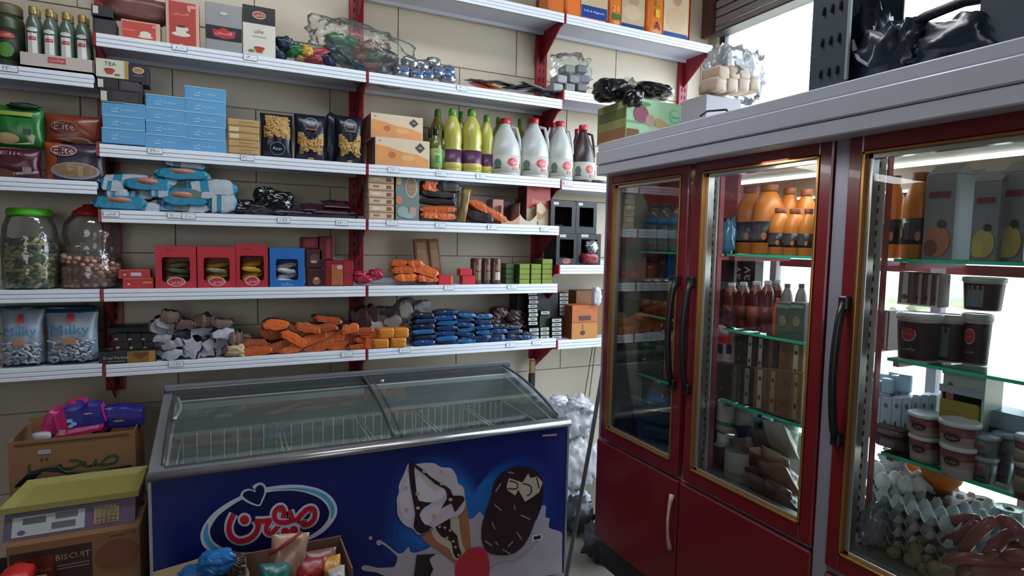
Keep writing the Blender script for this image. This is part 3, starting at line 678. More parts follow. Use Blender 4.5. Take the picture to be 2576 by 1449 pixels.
# slotted standards and inner posts
for y in (1.69, 1.14, 1.068):
    b = MB(); fbx(b, 1.655, 1.662, y-.014, y+.014, .872, 1.992, C('c9ccce', .35))
    for k in range(34): fbx(b, 1.653, 1.656, y-.003, y+.003, .90+k*.032, .915+k*.032, C('4a4a4c', .6))
    b.build('slotted_standard', fr)
for y in (1.673, 1.051): b = MB(); fbx(b, 1.664, 1.684, y-.003, y+.003, .872, 1.99, rail_r); b.build('inner_post', fr)
SH = []
for (ya, yb) in ((2.19, 1.77), (1.66, 1.20), (1.04, .52)):
    for z, dx in ((1.702, 0), (1.420, 0), (1.146, 0)):
        xa = 1.70; xb = 1.84 if ya > 2 else 2.02
        o = MB(); o.box(xa-fo.x, xb-fo.x, yb-fo.y, ya-fo.y, z-.008, z, sgl); o = o.build('glass_shelf', fr)
        e = MB(); e.box(xa-.002-fo.x, xa-fo.x, yb-fo.y, ya-fo.y, z-.0085, z+.0005, sedge); e.build('front_edge', o)
        for yy in (ya-.012, yb+.012):
            b = MB(); b.box(xa+.02-fo.x, xb-fo.x, yy-.008-fo.y, yy+.008-fo.y, z-.026, z-.0095, rail_r); b.build('shelf_bracket', fr)
# glass doors
def door(ya, yb, z0, z1, hy, name, hz=(1.19, 1.595)):
    fw = .042; b = MB()
    fbx(b, XF, XF+.04, yb, yb+fw, z0, z1, dred, .004); fbx(b, XF, XF+.04, ya-fw, ya, z0, z1, dred, .004)
    fbx(b, XF, XF+.04, yb+fw, ya-fw, z1-fw-.006, z1, dred, .004); fbx(b, XF, XF+.04, yb+fw, ya-fw, z0, z0+fw+.008, dred, .004)
    o = b.build('door', fr)
    a, c_, e, f_ = yb+fw, ya-fw, z0+fw+.008, z1-fw-.006
    b = MB()
    for q in ((a, a+.007, e, f_), (c_-.007, c_, e, f_), (a, c_, f_-.007, f_), (a, c_, e, e+.007)): fbx(b, XF-.003, XF+.030, q[0], q[1], q[2], q[3], gold, .001)
    b.build('gold_trim', o)
    b = MB()
    for q in ((a+.007, a+.016, e, f_), (c_-.022, c_-.007, e+.007, f_-.007), (a, c_, e+.007, e+.016), (a, c_, f_-.02, f_-.007)): fbx(b, XF+.012, XF+.040, q[0], q[1], q[2], q[3], steel, .001)
    b.build('inner_trim', o)
    b = MB(); fbx(b, XF+.016, XF+.020, a+.006, c_-.006, e+.006, f_-.006, dgl); b.build('glass', o)
    b = MB(); zz = [hz[0]+(hz[1]-hz[0])*k/12 for k in range(13)]
    b.tube([(XF-.012-.030*math.sin(math.pi*k/12)**.6-fo.x, hy-fo.y, z) for k, z in enumerate(zz)], [.013]*13, blackp, 10, flat=.8)
    for z in hz: fbx(b, XF-.022, XF+.002, hy-.014, hy+.014, z-.02, z+.02, blackp, .004)
    b.build('handle', o)
door(2.272, 1.744, .828, 2.048, 1.778, 'door_a')
door(1.716, 1.156, .830, 2.046, 1.728-.03, 'door_b')
door(1.108, .54, .800, 2.040, 1.104-.018, 'door_c', (1.185, 1.575))
# lower red doors and their pull
for (ya, yb) in ((2.344-.045, 1.740), (1.732, 1.156), (1.108, .54)):
    z1 = .812 if yb > 1.1 else .775
    b = MB(); fbx(b, XF+.002, XF+.03, yb, ya, .335, z1, dred, .005); o = b.build('lower_door', fr)
    if ya > 2.2:
        b = MB(); zz = [.535+(.755-.535)*k/10 for k in range(11)]
        b.tube([(XF-.008-.024*math.sin(math.pi*k/10)-fo.x, 1.752-fo.y+.004*math.cos(math.pi*k/5), z) for k, z in enumerate(zz)], [.011, .009, .007, .006, .006, .006, .006, .006, .007, .009, .011], C('b9a08c', .4), 8); b.build('pull', o)

# ---------------------------------------------------------------- things standing in and on it
def lath(name, label, cat, side, u0, u1, vt, zb, frn, parts, group=None, seg=16, vb=None, prints=None, sq=0, rz=0):
    if isinstance(zb, str): zb = Z[zb]
    loc, w_, h, r = geo(side, u0, u1, vt, zb, frn, 0, vb)
    R_ = w_/2
    if side == 'W': loc.y = frn + R_
    else: loc.x = frn + R_
    t = thing(name, label, cat, loc, r+rz, group)
    for pn, prof, mm in parts:
        MB().lathe([(a*R_, z*h) for a, z in prof], mm, seg, sq=sq).build(pn, t)
    if prints:
        (pname, rf, z0, z1, arc, specs) = prints
        deco(pname, t, arc*R_, (z1-z0)*h, specs, cylmap(rf*R_+.0004, z0*h))
    t['w'] = w_; t['h'] = h
    return t
TW = at(1660, 628, 0, 1.72)
pet = clear('clear_pet', (.86, .92, .95), .10, .05, .16, (.65, .75, .8))
water_lab = C('2f8fc4', .4)
oj = mat('orange_juice', 'c9762c', .35, var=.08, sub=0.0); ojc = mat('orange_cap', '8a4a2c', .5); blk_l = C('1c1a20', .4)
BOT = [(.80, 0), (.98, .02), (1, .05), (1, .62), (.96, .70), (.80, .80), (.55, .88), (.42, .91), (.42, .93)]
CAPP = [(.46, .925), (.48, .93), (.48, .985), (.44, 1.0)]
sh1, sh2, sh3, flo = 1.702, 1.420, 1.146, .872
# door 1 (farthest)
for i, (a, c_) in enumerate(((1616, 1647), (1646, 1676), (1676, 1706))):
    t = lath('water_bottle', 'clear water bottle with blue band on the top glass shelf, %s from the left behind the far door' % ORD[i], 'bottle', 'F', a, c_, 512, sh1, 1.725,
         [('bottle_body', BOT, pet), ('cap', CAPP, C('4a5a66', .4)), ('label_band', [(1.02, .55), (1.02, .68)], water_lab), ('water', [(.9, .02), (.9, .6), (.01, .6)], C('4d5f68', .2))], 'water bottles behind the far door')
cola = C('1a1414', .2)
for i, (a, c_) in enumerate(((1602, 1630), (1628, 1654), (1652, 1680))):
    lath('cola_can', 'dark drink can with silver top on the second glass shelf, %s from the left behind the far door' % ORD[i], 'can', 'F', a, c_, 700, sh2, 1.725,
         [('can_body', [(.88, 0), (1, .04), (1, .93), (.86, .985)], [C('241a1e', .25), C('241a1e', .25), silver]), ('lid', [(.86, .985), (.86, 1.0), (.78, .99)], silver), ('amber_stripe', [(1.01, .1), (1.01, .4)], C('7a3a22', .3))], 'dark cans behind the far door')
carton('drink_tray', 'dark shrink wrapped drink tray at the back behind the far fridge door', 'pack', 1600, 1700, 652, 1.425, 1.79, .04, C('23282b', .4), [('r', .3, .5, .02, .9, C('4a5358', .4)), ('r', .6, .5, .02, .9, C('4a5358', .4))], side='F')
lath('yellow_can', 'dark can with yellow stripe beside the far door handle', 'can', 'F', 1676, 1696, 690, sh2, 1.715, [('can_body', [(.9, 0), (1, .04), (1, .93), (.86, 1)], C('2a2a1e', .3)), ('stripe', [(1.02, .2), (1.02, .85)], C('8a8a3a', .4))])
gb = clear('green_pet', (.10, .34, .22), .1, .05, .35, (.02, .12, .07))
for i, (a, c_, vt_) in enumerate(((1594, 1632, 792), (1630, 1668, 796))):
    lath('green_soda_bottle', 'dark green soda bottle on the third glass shelf, %s from the left' % ORD[i], 'bottle', 'F', a, c_, vt_, sh3, 1.735 , [('bottle_body', BOT, gb), ('cap', CAPP, C('0f3a22', .4)), ('label_band', [(1.01, .35), (1.01, .52)], C('1c4a34', .4))], 'green soda bottles')
lath('orange_soda_bottle', 'orange soda bottle beside the green bottles behind the far door', 'bottle', 'F', 1664, 1692, 836, sh3, 1.712, [('bottle_body', BOT, C('b5501c', .3)), ('cap', CAPP, C('2a4a2a', .4)), ('label_band', [(1.01, .2), (1.01, .32)], C('c9693a', .4))])
lath('doogh_jug', 'white milky plastic jug at the bottom behind the far door', 'jug', 'F', 1585, 1634, 942, flo, 1.80, [('jug_body', BOT, C('c9c6ae', .4)), ('cap', CAPP, C('3a3a3a', .4))], sq=1)
lath('large_water_bottle', 'large water bottle with blue label at the bottom behind the far door', 'bottle', 'F', 1616, 1664, 938, flo, 1.73, [('bottle_body', [(.85, 0), (1, .03), (1, .55), (.98, .66), (.55, .90), (.3, .94), (.3, .95)], pet), ('label', [(1.015, .42), (1.015, .62)], C('3a86c8', .4)), ('cap', [(.34, .945), (.34, 1.0), (.3, 1)], C('2a4a8a', .4)), ('water', [(.9, .02), (.9, .40), (.01, .4)], C('1e3a44', .2))])
lath('red_bottle', 'small red bottle in the far bottom corner of the fridge', 'bottle', 'F', 1556, 1584, 984, flo, 1.70, [('bottle_body', BOT, C('6e1a24', .4)), ('cap', CAPP, C('a12a30', .4))])
for i, (u, v, r_) in enumerate(((1660, 1075, .5), (1668, 1110, .35))):
    p = at(u, v, 0, 1.70)
    t = thing('green_bottle_lying', ['green plastic bottle lying on top of another on the fridge floor', 'green plastic bottle lying lowest on the fridge floor beside the far door'][i], 'bottle', (1.70+.03*i, p.y, flo+.045+(1-i)*.075), 0)
    b = MB(); b.lathe([(.0, -.13), (.035, -.125), (.043, -.1), (.043, .05), (.03, .09), (.014, .12)], gb, 14); o = b.build('bottle_body', t); o.rotation_euler = (math.pi/2, 0, r_)
    b = MB(); b.lathe([(.016, .118), (.017, .145), (.014, .148)], C('7a1a20', .4), 10); o = b.build('cap', t); o.rotation_euler = (math.pi/2, 0, r_)
carton('cheese_box', 'maroon box on the fridge floor behind the large water bottle', 'box', 1664, 1690, 975, flo, 1.78, .06, C('6a2430', .4), side='F')
# door 2
OJP = [('bottle_body', [(.9, 0), (1, .02), (1, .60), (.93, .72), (.6, .86), (.5, .88), (.5, .90)], oj), ('cap', [(.55, .90), (.56, .91), (.56, .99), (.52, 1)], ojc), ('label_band', [(1.015, .17), (1.015, .47)], blk_l)]
oj_pr = ('printed_label', 1.02, .18, .46, 2.2, [('r', .5, .5, .35, .7, C('4a4048', .4)), ('e', .2, .4, .16, .4, C('a5603a', .4)), ('e', .75, .3, .16, .4, C('b06a3a', .4))])
ojl = [(1842, 1893, 467, 1.80, 'tall bottle behind, first on the left'), (1880, 1940, 462, 1.735, 'tall bottle in front, left'), (1946, 1992, 471, 1.82, 'tall bottle behind the middle'), (1990, 2035, 475, 1.84, 'tall bottle behind on the right'),
       (1926, 1968, 522, 1.72, 'short bottle in front, first'), (1964, 2006, 524, 1.725, 'short bottle in front, second'), (2004, 2040, 524, 1.72, 'short bottle in front, third')]
for a, c_, vt_, x_, s in ojl:
    lath('orange_juice_bottle', 'orange juice bottle with black label behind the middle door, ' + s, 'bottle', 'F', a, c_, vt_, sh1, x_, OJP, 'orange juice bottles in the fridge', prints=oj_pr)
b = MB(); p = at(1826, 605, 0, 1.75); b.soft(.05, .05, .13, clear('blue_film', (.45, .75, .95), .2, .1, .4, (.15, .5, .8)), seed=3, amp=.3); tag(b.build('blue_bag', None, (1.76, p.y, sh1+.062)), 'bright blue plastic bag at the left end of the top glass shelf, middle door', 'bag')
redj = C('5e1a22', .25)
for i, (a, c_) in enumerate(((1812, 1842), (1842, 1872), (1873, 1906), (1904, 1934), (1930, 1958))):
    lath('red_juice_bottle', 'red juice bottle with white cap on the second glass shelf, %s from the left' % ORD[i], 'bottle', 'F', a, c_, 712-2*i, sh2, 1.74 if i != 4 else 1.80, [('bottle_body', BOT, [redj]*5+[C('8a4a44', .3)]*3), ('cap', CAPP, C('bfc6cc', .4)), ('label_band', [(1.01, .2), (1.01, .5)], C('6a2a22' if i != 2 else '9a4a34', .4))], 'red juice bottles in the fridge')
b = None
for i, (a, c_) in enumerate(((1952, 1990), (1988, 2026))):
    lath('milk_drink_bottle', ['grey capped drink bottle standing behind the green cartons, left', 'grey capped drink bottle standing behind the green cartons, right'][i], 'bottle', 'F', a+6, c_-6, 714, sh2, 1.80, [('bottle_body', BOT, C('8a7a7a', .4)), ('cap', CAPP, C('5a5a5e', .4))], 'bottles behind the green cartons')
    carton('green_drink_carton', ['grey green drink carton on the second glass shelf, left one', 'grey green drink carton on the second glass shelf, right one'][i], 'carton', a, c_, 762, sh2, 1.715, .06, C('4d5a50', .5), [('e', .5, .5, .5, .3, C('8a7a5a', .5)), ('r', .5, .9, .9, .1, C('7a8a80', .4))], 'green cartons in the fridge', side='F')
lath('orange_drink_bottle', 'bright orange slim bottle between the red bottles and green cartons', 'bottle', 'F', 1942, 1958, 750, sh2, 1.72, [('bottle_body', BOT, C('d8501c', .4)), ('cap', CAPP, C('d8501c', .4))])
ban = carton('black_banner_box', 'black upright boxes with white lettering behind the red juice bottles', 'box', 1815, 1900, 655, sh2, 1.93, .05, C('1e1c22', .5), side='F')
bw, bh = ban['w'], ban['h']
for i, (s, m_) in enumerate((('ONe', C('a8924a', .5)), ('Dav', C('c8ccd0', .5)), ('Dav', C('c8ccd0', .5)))):
    vs, fs, hh = textgeo(s); o = MB(); W_ = bh*.42
    o.add([(-bw*.30+bw*.28*i - y*W_, -.0265, bh*.70 + x*W_) for x, y in vs], fs, m_); o.build('lettering', ban)
dkc = C('3b3430', .5); brc = C('7a5c44', .5); whc = C('aaa79e', .5)
def jcart(a, c_, vt_, zb, x_, m_, s, st, g='juice cartons in the fridge'):
    return carton('juice_carton', s, 'carton', a, c_, vt_, zb, x_, .06, m_, [('r', .5, .5, .36, .92, st), ('e', .5, .75, .25, .1, C('5a4a3a', .5)), ('e', .5, .3, .25, .12, C('8a3a2a', .5))], g, side='F')
for i, (a, c_, m_, st) in enumerate(((1800, 1836, C('3c3a36', .5), dkc), (1837, 1864, C('4a4640', .5), C('6a665c', .5)), (1865, 1898, dkc, C('8a867c', .5)), (1898, 1930, brc, whc), (1931, 1962, brc, C('a08868', .5)), (1962, 1990, brc, brc), (1990, 2020, C('8a6a4c', .5), C('a89068', .5)))):
    jcart(a, c_, 915+i*3.6, sh3, 1.72, m_, '%s juice carton in the lower row on the third glass shelf, %s from the left' % ('dark' if i < 3 else 'brown', ORD[i]), st)
zt = sh3 + .125
for i, (a, c_, m_, st) in enumerate(((1850, 1876, dkc, dkc), (1876, 1902, dkc, whc), (1903, 1928, dkc, whc), (1929, 1956, C('4a3a30', .5), C('6a5a4c', .5)), (1960, 1988, brc, brc), (1988, 2022, C('8a6848', .5), C('cfc7b0', .5)))):
    o = jcart(a, c_, 838+i*5, zt, 1.735, m_, '%s juice carton in the upper row on the third glass shelf, %s from the left' % ('dark' if i < 4 else 'brown', ORD[i]), st)
carton('red_white_pack', 'red and white shiny pack at the left above the dark cartons, middle door', 'pack', 1797, 1850, 836, zt, 1.76, .08, C('b8a0a4', .3), [('r', .4, .8, .8, .3, C('c82a30', .4)), ('r', .3, .45, .3, .3, C('1a2a4a', .4)), ('r', .75, .5, .25, .3, C('20305a', .4))], side='F')
canw = C('b5b7ae', .4); cang = C('4a7a3e', .4); sw = C('c2c4c6', .3, metal=.7)
can_parts = lambda m1, m2: [('can_body', [(.94, 0), (1, .02), (1, .22), (1, .36), (1, .94), (.95, .98)], [silver, m1, m2, m1, m1]), ('lid', [(.97, .975), (.97, 1), (.88, .985)], silver)]
z2 = flo+.0
for i, (a, c_, vt_, zz, x_) in enumerate(((1790, 1838, 1012, .995, 1.76), (1838, 1886, 1018, .995, 1.76), (1788, 1840, 1090, flo, 1.76), (1838, 1888, 1092, flo, 1.76))):
    lath('powder_tin', 'white tin with green bands behind the middle door, ' + ['upper left', 'upper right', 'lower left', 'lower right'][i] + ' of four', 'tin', 'F', a, c_, vt_, zz, x_, can_parts(canw, cang), 'white tins with green bands', seg=20)
lath('blue_cream_cup', 'small blue cup with pale lid, stacked top, beside the green tub', 'cup', 'F', 1888, 1912, 1018, 1.055, 1.80, [('cup', [(.8, 0), (1, .9), (1.06, .9), (1.06, 1)], C('35608a', .4))])
for i, (a, c_) in enumerate(((1886, 1908), (1908, 1932))): lath('dark_blue_cup', 'dark blue yoghurt cup beside the white tins, ' + ['left', 'right'][i], 'cup', 'F', a, c_, 1050, .985, 1.79, [('cup', [(.8, 0), (1, .85)], C('22304e', .4)), ('lid', [(1.06, .85), (1.06, .97), (.9, 1)], C('9fc0d4', .4))])
carton('cup_tray', 'small tray under the blue cups behind the middle door', 'tray', 1884, 1986, 1085, flo, 1.79, .10, C('5a5048', .6), side='F', lid=False).scale = (1, 1, 1)
lath('green_white_tub', 'white plastic tub with bright green band under the third glass shelf', 'tub', 'F', 1932, 1986, 1014, .985, 1.765, [('tub', [(.85, 0), (.95, .25), (.98, .45), (1, .9)], [C('2f9a5a', .4), C('2f9a5a', .4), C('c8dcd0', .4)]), ('lid', [(1.05, .88), (1.05, .97), (.95, 1)], C('d5ebe2', .4))], seg=20)
lath('open_tin', 'white tin with dark rim in the front left corner of the middle compartment', 'tin', 'F', 1808, 1860, 1136, flo, 1.64, can_parts(C('a9a698', .4), C('8f8c80', .4)), seg=20)
lath('brown_tin', 'brown tin half hidden beside the white tin on the fridge floor', 'tin', 'F', 1784, 1818, 1122, flo, 1.70, can_parts(C('6a4038', .4), C('5a342e', .4)), seg=20)
# crumpled deli packs in the bottom of the middle compartment
dp = [(1868, 1145, .11, .05, '6e5248'), (1905, 1125, .12, .05, '7b6a5e'), (1950, 1110, .10, .06, '4a4440'), (1985, 1100, .08, .08, '8a8880'), (1925, 1165, .12, .05, '5e3a34'), (1965, 1160, .10, .06, '8f7460'), (1880, 1180, .09, .05, '9aa8b8'), (1905, 1200, .10, .045, '6a6e58'), (1940, 1200, .10, .05, '55302c'), (1985, 1200, .10, .07, '7a5a48'), (1890, 1222, .11, .04, '8a7a78'), (1930, 1235, .10, .05, '7a6058'), (1970, 1240, .10, .06, '5a4038'), (1955, 1268, .09, .05, '6a5450'), (1985, 1285, .08, .05, '4a3430'), (1935, 1150, .05, .05, 'b58a80'), (1900, 1095, .08, .05, '34304a')]
for i, (u, v, w_, h_, c_) in enumerate(dp):
    p = at(u, v, 0, 1.78 - (v-1095)*.0006)
    nm = 'white and purple' if c_ in ('9aa8b8', '34304a') else 'pink brown' if c_ in ('6e5248', '7a5a48', 'b58a80', '7b6a5e') else 'dark brown' if c_ in ('5e3a34', '55302c', '5a4038', '4a3430') else 'grey brown'
    t = thing('deli_pack', '%s crumpled deli pack in the middle fridge pile, row %s, %s pack from the left' % (nm, ['top', 'middle', 'bottom'][0 if v < 1150 else 1 if v < 1215 else 2], ORD[sum(1 for q in dp if (0 if q[1] < 1150 else 1 if q[1] < 1215 else 2) == (0 if v < 1150 else 1 if v < 1215 else 2) and q[0] < u)]), 'pack', (p.x, p.y, max(p.z, flo+h_/2)), RZF, 'crumpled deli packs')
    MB().pouch(w_*1.15, h_*1.9, h_*.8, C(c_, .3, var=.35, vs=18), nx=9, nz=9, seed=i+5, amp=.35, loc=(0, 0, -h_*.9), rot=Matrix.Rotation(-.5+.13*(i % 7), 3, 'Y') @ Matrix.Rotation(.5, 3, 'X')).build('wrapper', t)
    MB().soft(w_*.55, h_*.75, h_*.6, C('b9b2ac', .4), n=4, p=2.5, seed=i, amp=.2).build('window_patch', t)
# door 3
for a, c_, vt_, x_, s in ((2212, 2262, 441, 1.76, 'left one behind'), (2262, 2334, 432, 1.72, 'right one in front')):
    lath('orange_juice_bottle', 'large orange juice bottle with black label behind the nearest door, ' + s, 'bottle', 'F', a, c_, vt_, sh1, x_, OJP, 'orange juice bottles in the fridge', prints=oj_pr, seg=20)
gc = C('77767c', .5)
for a, c_, vt_, x_, fruit, s in ((2332, 2408, 437, 1.715, 'a2624a', 'with a peach picture beside the orange bottles'), (2410, 2450, 450, 1.80, '6a6a70', 'plain side turned to the door, second from the left'), (2452, 2520, 455, 1.715, 'a89a5a', 'with a yellow fruit picture, third from the left'), (2522, 2590, 430, 1.74, 'a8925a', 'with a yellow fruit picture, cut by the right edge')):
    t = carton('juice_carton', 'large grey juice carton ' + s, 'carton', a, c_, vt_, sh1, x_, .09, gc, [('r', .5, .76, .7, .07, C('6e2430', .5)), ('e', .5, .22, .85, .36, C(fruit, .5)), ('e', .3, .14, .45, .2, C('6a3a2c' if fruit[0] == 'a' and fruit[1] == '2' else 'b5a560', .5)), ('e', .62, .42, .3, .1, C('2a3a2c', .5))], 'large juice cartons in the fridge', side='F')
    w_, h = t['w'], t['h']
    MB().prism([(-w_/2, -.045, h), (-w_/2, .045, h), (-w_/2, 0, h+.028)], (w_, 0, 0), gc).build('gable_top', t)
cm = C('6d4a4c', .4)
for i, (a, c_) in enumerate(((2262, 2300), (2300, 2322), (2322, 2346), (2346, 2366))):
    t = carton('cocoa_milk_carton', 'small cocoa milk carton standing on the yoghurt tubs, %s from the left' % ORD[i], 'carton', a, c_, 684+2*i, 1.572, 1.74, .05, cm, [('r', .8 if i else .5, .5, .35, .96, C('b0a49c', .5)), ('e', .5, .25, .35, .16, C('3a2420', .5)), ('r', .5, .03, .95, .05, C('c8c8c8', .4))], 'cocoa milk cartons', side='F')
mm1 = C('3a1c22', .4); mm2 = C('b9b2aa', .4)
def tub(a, c_, vt_, zb, x_, s, kind=0, hm=None):
    pr = [('e', .5, .68, .36, .42, C('b8b0a8', .4)), ('e', .5, .68, .32, .36, C('b02a34', .4)), ('t', .5, .68, .2, 'پاستوریزه', mm2, .16), ('t', .5, .28, .36, 'ماست', mm2, .25)] if kind == 0 else [('r', .5, .5, .42, .86, C('6a7078', .5)), ('r', .5, .9, .4, .04, C('a9a9a9', .5))]
    return lath('yoghurt_tub', s, 'tub', 'F', a, c_, vt_, zb, x_, [('tub', [(.80, 0), (.82, .03), (.93, .82), (.95, .88)], [mm2, hm or mm1, mm2]), ('lid', [(1.0, .86), (1.0, .97), (.92, 1.0), (.90, .985)], C('c4c0ba', .35))], 'dark brown yoghurt tubs', seg=24, prints=('printed_label', .87, .06, .80, 1.9, pr))
tub(2232, 2340, 788, sh2, 1.70, 'dark brown yoghurt tub with red oval, front left on the second shelf', 0)
tub(2332, 2412, 792, sh2, 1.775, 'dark yoghurt tub turned to its grey label, in the middle of the lower row', 1)
tub(2404, 2480, 790, sh2, 1.80, 'dark brown yoghurt tub with red oval, right of the lower row', 0)
tub(2400, 2506, 698, 1.572, 1.76, 'yoghurt tub with grey label standing on top of the right tub', 1)
for i, (a, c_) in enumerate(((2190, 2212), (2214, 2238))): carton('tall_cocoa_carton', ['tall cocoa carton in the left corner of the second shelf, first', 'tall cocoa carton in the left corner of the second shelf, second'][i], 'carton', a, c_, 782, sh2, 1.82, .06, C('6a4a4a', .5), [('r', .8, .5, .2, .95, C('b0a8a0', .5)), ('e', .5, .25, .3, .12, C('3a2420', .5))], 'cocoa cartons in the corner', side='F')
mc = C('aebccb', .4)
for i, (a, c_) in enumerate(((2188, 2216), (2217, 2244), (2245, 2270), (2271, 2294), (2295, 2316), (2317, 2337), (2338, 2356))):
    t = carton('milk_carton', 'small pale blue milk carton in a row on the third shelf, %s from the left' % ORD[i], 'carton', a, c_, 1000-5*(i > 3), sh3, 1.79, .075, mc, [('e', .5, .82, .4, .1, C('6a7080', .5)), ('e', .5, .45, .22, .1, C('3a4458', .5)), ('r', .5, .2, .5, .2, C('7fa9d0', .5)), ('r', .5, .3, .2, .04, C('3a4458', .5))], 'small milk cartons', side='F')
zc = sh3+ .118
for i, (a, c_, vt_, x_) in enumerate(((2186, 2212, 958, 1.80), (2212, 2240, 954, 1.80), (2236, 2262, 946, 1.83), (2206, 2230, 942, 1.86), (2230, 2254, 938, 1.87), (2254, 2286, 944, 1.83), (2190, 2208, 936, 1.90))):
    lath('small_drink_bottle', 'tiny pale blue capped bottle standing on the milk cartons, %s of the cluster' % ORD[i], 'bottle', 'F', a, c_, vt_, zc, x_, [('bottle_body', [(.8, 0), (.85, .3), (.7, .42)], C('9aa6b8', .4)), ('cap', [(.98, .42), (1, .5), (1, .9), (.95, 1)], C('aac4d6', .35))], 'tiny capped bottles')
def cream_box(vt_, zb, a, c_, s): return carton('cream_cheese_tub', s, 'tub', a, c_, vt_, zb, 1.76, .09, C('c5ccc6', .4), [('e', .2, .5, .2, .45, C('9a5a60', .4)), ('t', .58, .5, .34, 'پنیر خامه', C('3a3a40', .5), .3), ('r', .5, .93, 1.04, .14, C('aeb8c4', .4))], 'white cream cheese tubs', side='F')
cream_box(930, 1.275, 2374, 2482, 'white rectangular cheese tub with small print, top of its stack'); cream_box(975, 1.222, 2366, 2474, 'white rectangular cheese tub with small print, under the top one')
carton('butter_box', 'gold wrapped butter block under the white cheese tubs', 'box', 2362, 2462, 1012, sh3, 1.75, .08, C('a8923e', .3, metal=.2), [('r', .35, .5, .5, .7, C('9a8434', .4))], side='F', c=.004)
carton('navy_cheese_box', 'pale blue lidded box with navy band at the right edge of the third shelf', 'box', 2472, 2580, 1040, sh3, 1.80, .09, C('3b4258', .4), [('r', .5, .88, 1.02, .26, C('9fb6cc', .4)), ('e', .4, .4, .4, .2, C('6a4a50', .4))], side='F')
rt_ = C('7e3a40', .4); rt2 = C('b4a8a4', .4)
def jamtub(a, c_, vt_, zb, x_, s):
    return lath('cream_tub', s, 'tub', 'F', a, c_, vt_, zb, x_, [('tub', [(.84, 0), (.88, .3), (.93, .55), (.97, .88)], [rt2, C('a08c84', .4), rt_]), ('lid', [(1.02, .85), (1.04, .9), (1.02, .97), (.93, 1.0), (.90, .98)], C('c9c9cf', .3))], 'red and white cream tubs', seg=24, prints=('printed_label', .935, .25, .85, 1.7, [('e', .55, .45, .5, .45, C('2c2a2c', .4)), ('t', .55, .45, .3, 'خامه', C('b8b0a8', .4), .2)]))
jamtub(2266, 2350, 1042, sh3+.062, 1.655+.05, 'red and white cream tub on top of the left pair'); jamtub(2270, 2346, 1098, sh3, 1.705, 'red and white cream tub at the bottom of the left pair')
jamtub(2342, 2442, 1062, sh3+.062, 1.665, 'red and white cream tub on top of the right pair'); jamtub(2346, 2438, 1122, sh3, 1.665, 'red and white cream tub at the bottom of the right pair')
def gtub(a, c_, vt_, zb, x_, s): return lath('grey_cheese_tub', s, 'tub', 'F', a, c_, vt_, zb, x_, [('tub', [(.84, 0), (.95, .85)], C('60686c', .4)), ('lid', [(1.02, .83), (1.02, .95), (.9, 1)], C('8f9aa4', .3))], 'grey cheese tubs', seg=20, sq=1.5, prints=('printed_label', .93, .1, .8, 1.5, [('e', .4, .6, .4, .35, C('8a3a44', .4)), ('r', .5, .2, .6, .1, C('23262a', .4))]))
gtub(2434, 2500, 1096, sh3+.058, 1.70, 'grey cheese tub with red oval, upper left'); gtub(2486, 2550, 1092, sh3+.058, 1.74, 'grey cheese tub with pale lid, upper right')
gtub(2440, 2496, 1150, sh3, 1.70, 'grey cheese tub, lower left'); gtub(2492, 2540, 1150, sh3, 1.75, 'grey cheese tub, lower right')
for i, (vt_, zz) in enumerate(((1100, sh3+.07), (1165, sh3))): lath('brown_cream_tub', ['brown tub with pale lid cut by the right edge, upper', 'brown tub with pale label cut by the right edge, lower'][i], 'tub', 'F', 2536, 2620, vt_, zz, 1.67, [('tub', [(.85, 0), (.95, .85)], C('5a3428', .4)), ('lid', [(1.02, .83), (1.02, .95), (.9, 1)], C('a9a9ad', .3)), ('label_band', [(.93, .2), (.95, .6)], C('8a8070', .4))], 'brown tubs at the right edge', seg=24)
for i, (a, c_, vt_, zz, m_) in enumerate(((2190, 2268, 1078, sh3+.035, '5e3a3a'), (2196, 2272, 1098, sh3, '4a2c2e'))): carton('deli_slab', ['flat dark red wrapped slab, upper of two, left of the cream tubs', 'flat dark red wrapped slab, lower of two, left of the cream tubs'][i], 'pack', a, c_, vt_, zz, 1.74, .09, C(m_, .35), [('r', .5, .5, .5, .5, C('7a6a66', .4))], 'dark red slabs', side='F', c=.008)
# bottom of the nearest compartment
pulp = mat('paper_pulp', 'c2c8cc', .9, var=.06, bump=.2, bs=80); eggw = mat('egg_shell', 'efecea', .5, var=.03)
def cr(x, y): return (2050+x/3.226, 1000+y/3.226)
b = MB(); nx, ny, q = 6, 6, 6; cs = .046; vs = []; fs = []
for j in range(ny*q+1):
    for i in range(nx*q+1):
        a = math.cos(2*math.pi*i/q); c_ = math.cos(2*math.pi*j/q)
        vs.append(((i/q-nx/2)*cs, (j/q-ny/2)*cs, .022+.020*max(-1, min(1, 1.2*(a+c_)/2+.25*a*c_))))
W1 = nx*q+1
for j in range(ny*q):
    for i in range(nx*q): fs.append((j*W1+i, j*W1+i+1, (j+1)*W1+i+1, (j+1)*W1+i))
b.add(vs, fs, pulp, True)
tr = b.build('egg_tray', None, (1.815, .945, .985), math.radians(-8)); tag(tr, 'grey pulp egg tray with empty cups, topmost of the stack behind the nearest door', 'egg tray', 'grey egg trays')
for i, z in enumerate((.948, .911, .874)):
    t = tr.copy(); COL.objects.link(t); t.location.z = z; t['label'] = 'grey pulp egg tray in the stack, %s from the top' % ORD[i+1]
t = tr.copy(); COL.objects.link(t); t.location = (1.93, 1.10, 1.07); t.rotation_euler = (math.radians(-58), 0, math.radians(40)); t.scale = (.7, .6, 1); t['label'] = 'grey egg tray tilted up behind the eggs at the left'
ep = [(-.0-2.5*cs+cs*i, (2.5-j)*cs) for j in range(2) for i in range(6)]
eggs = [(550, 680), (650, 670), (745, 660), (835, 665), (735, 712), (845, 717), (940, 707), (440, 592), (512, 600)]
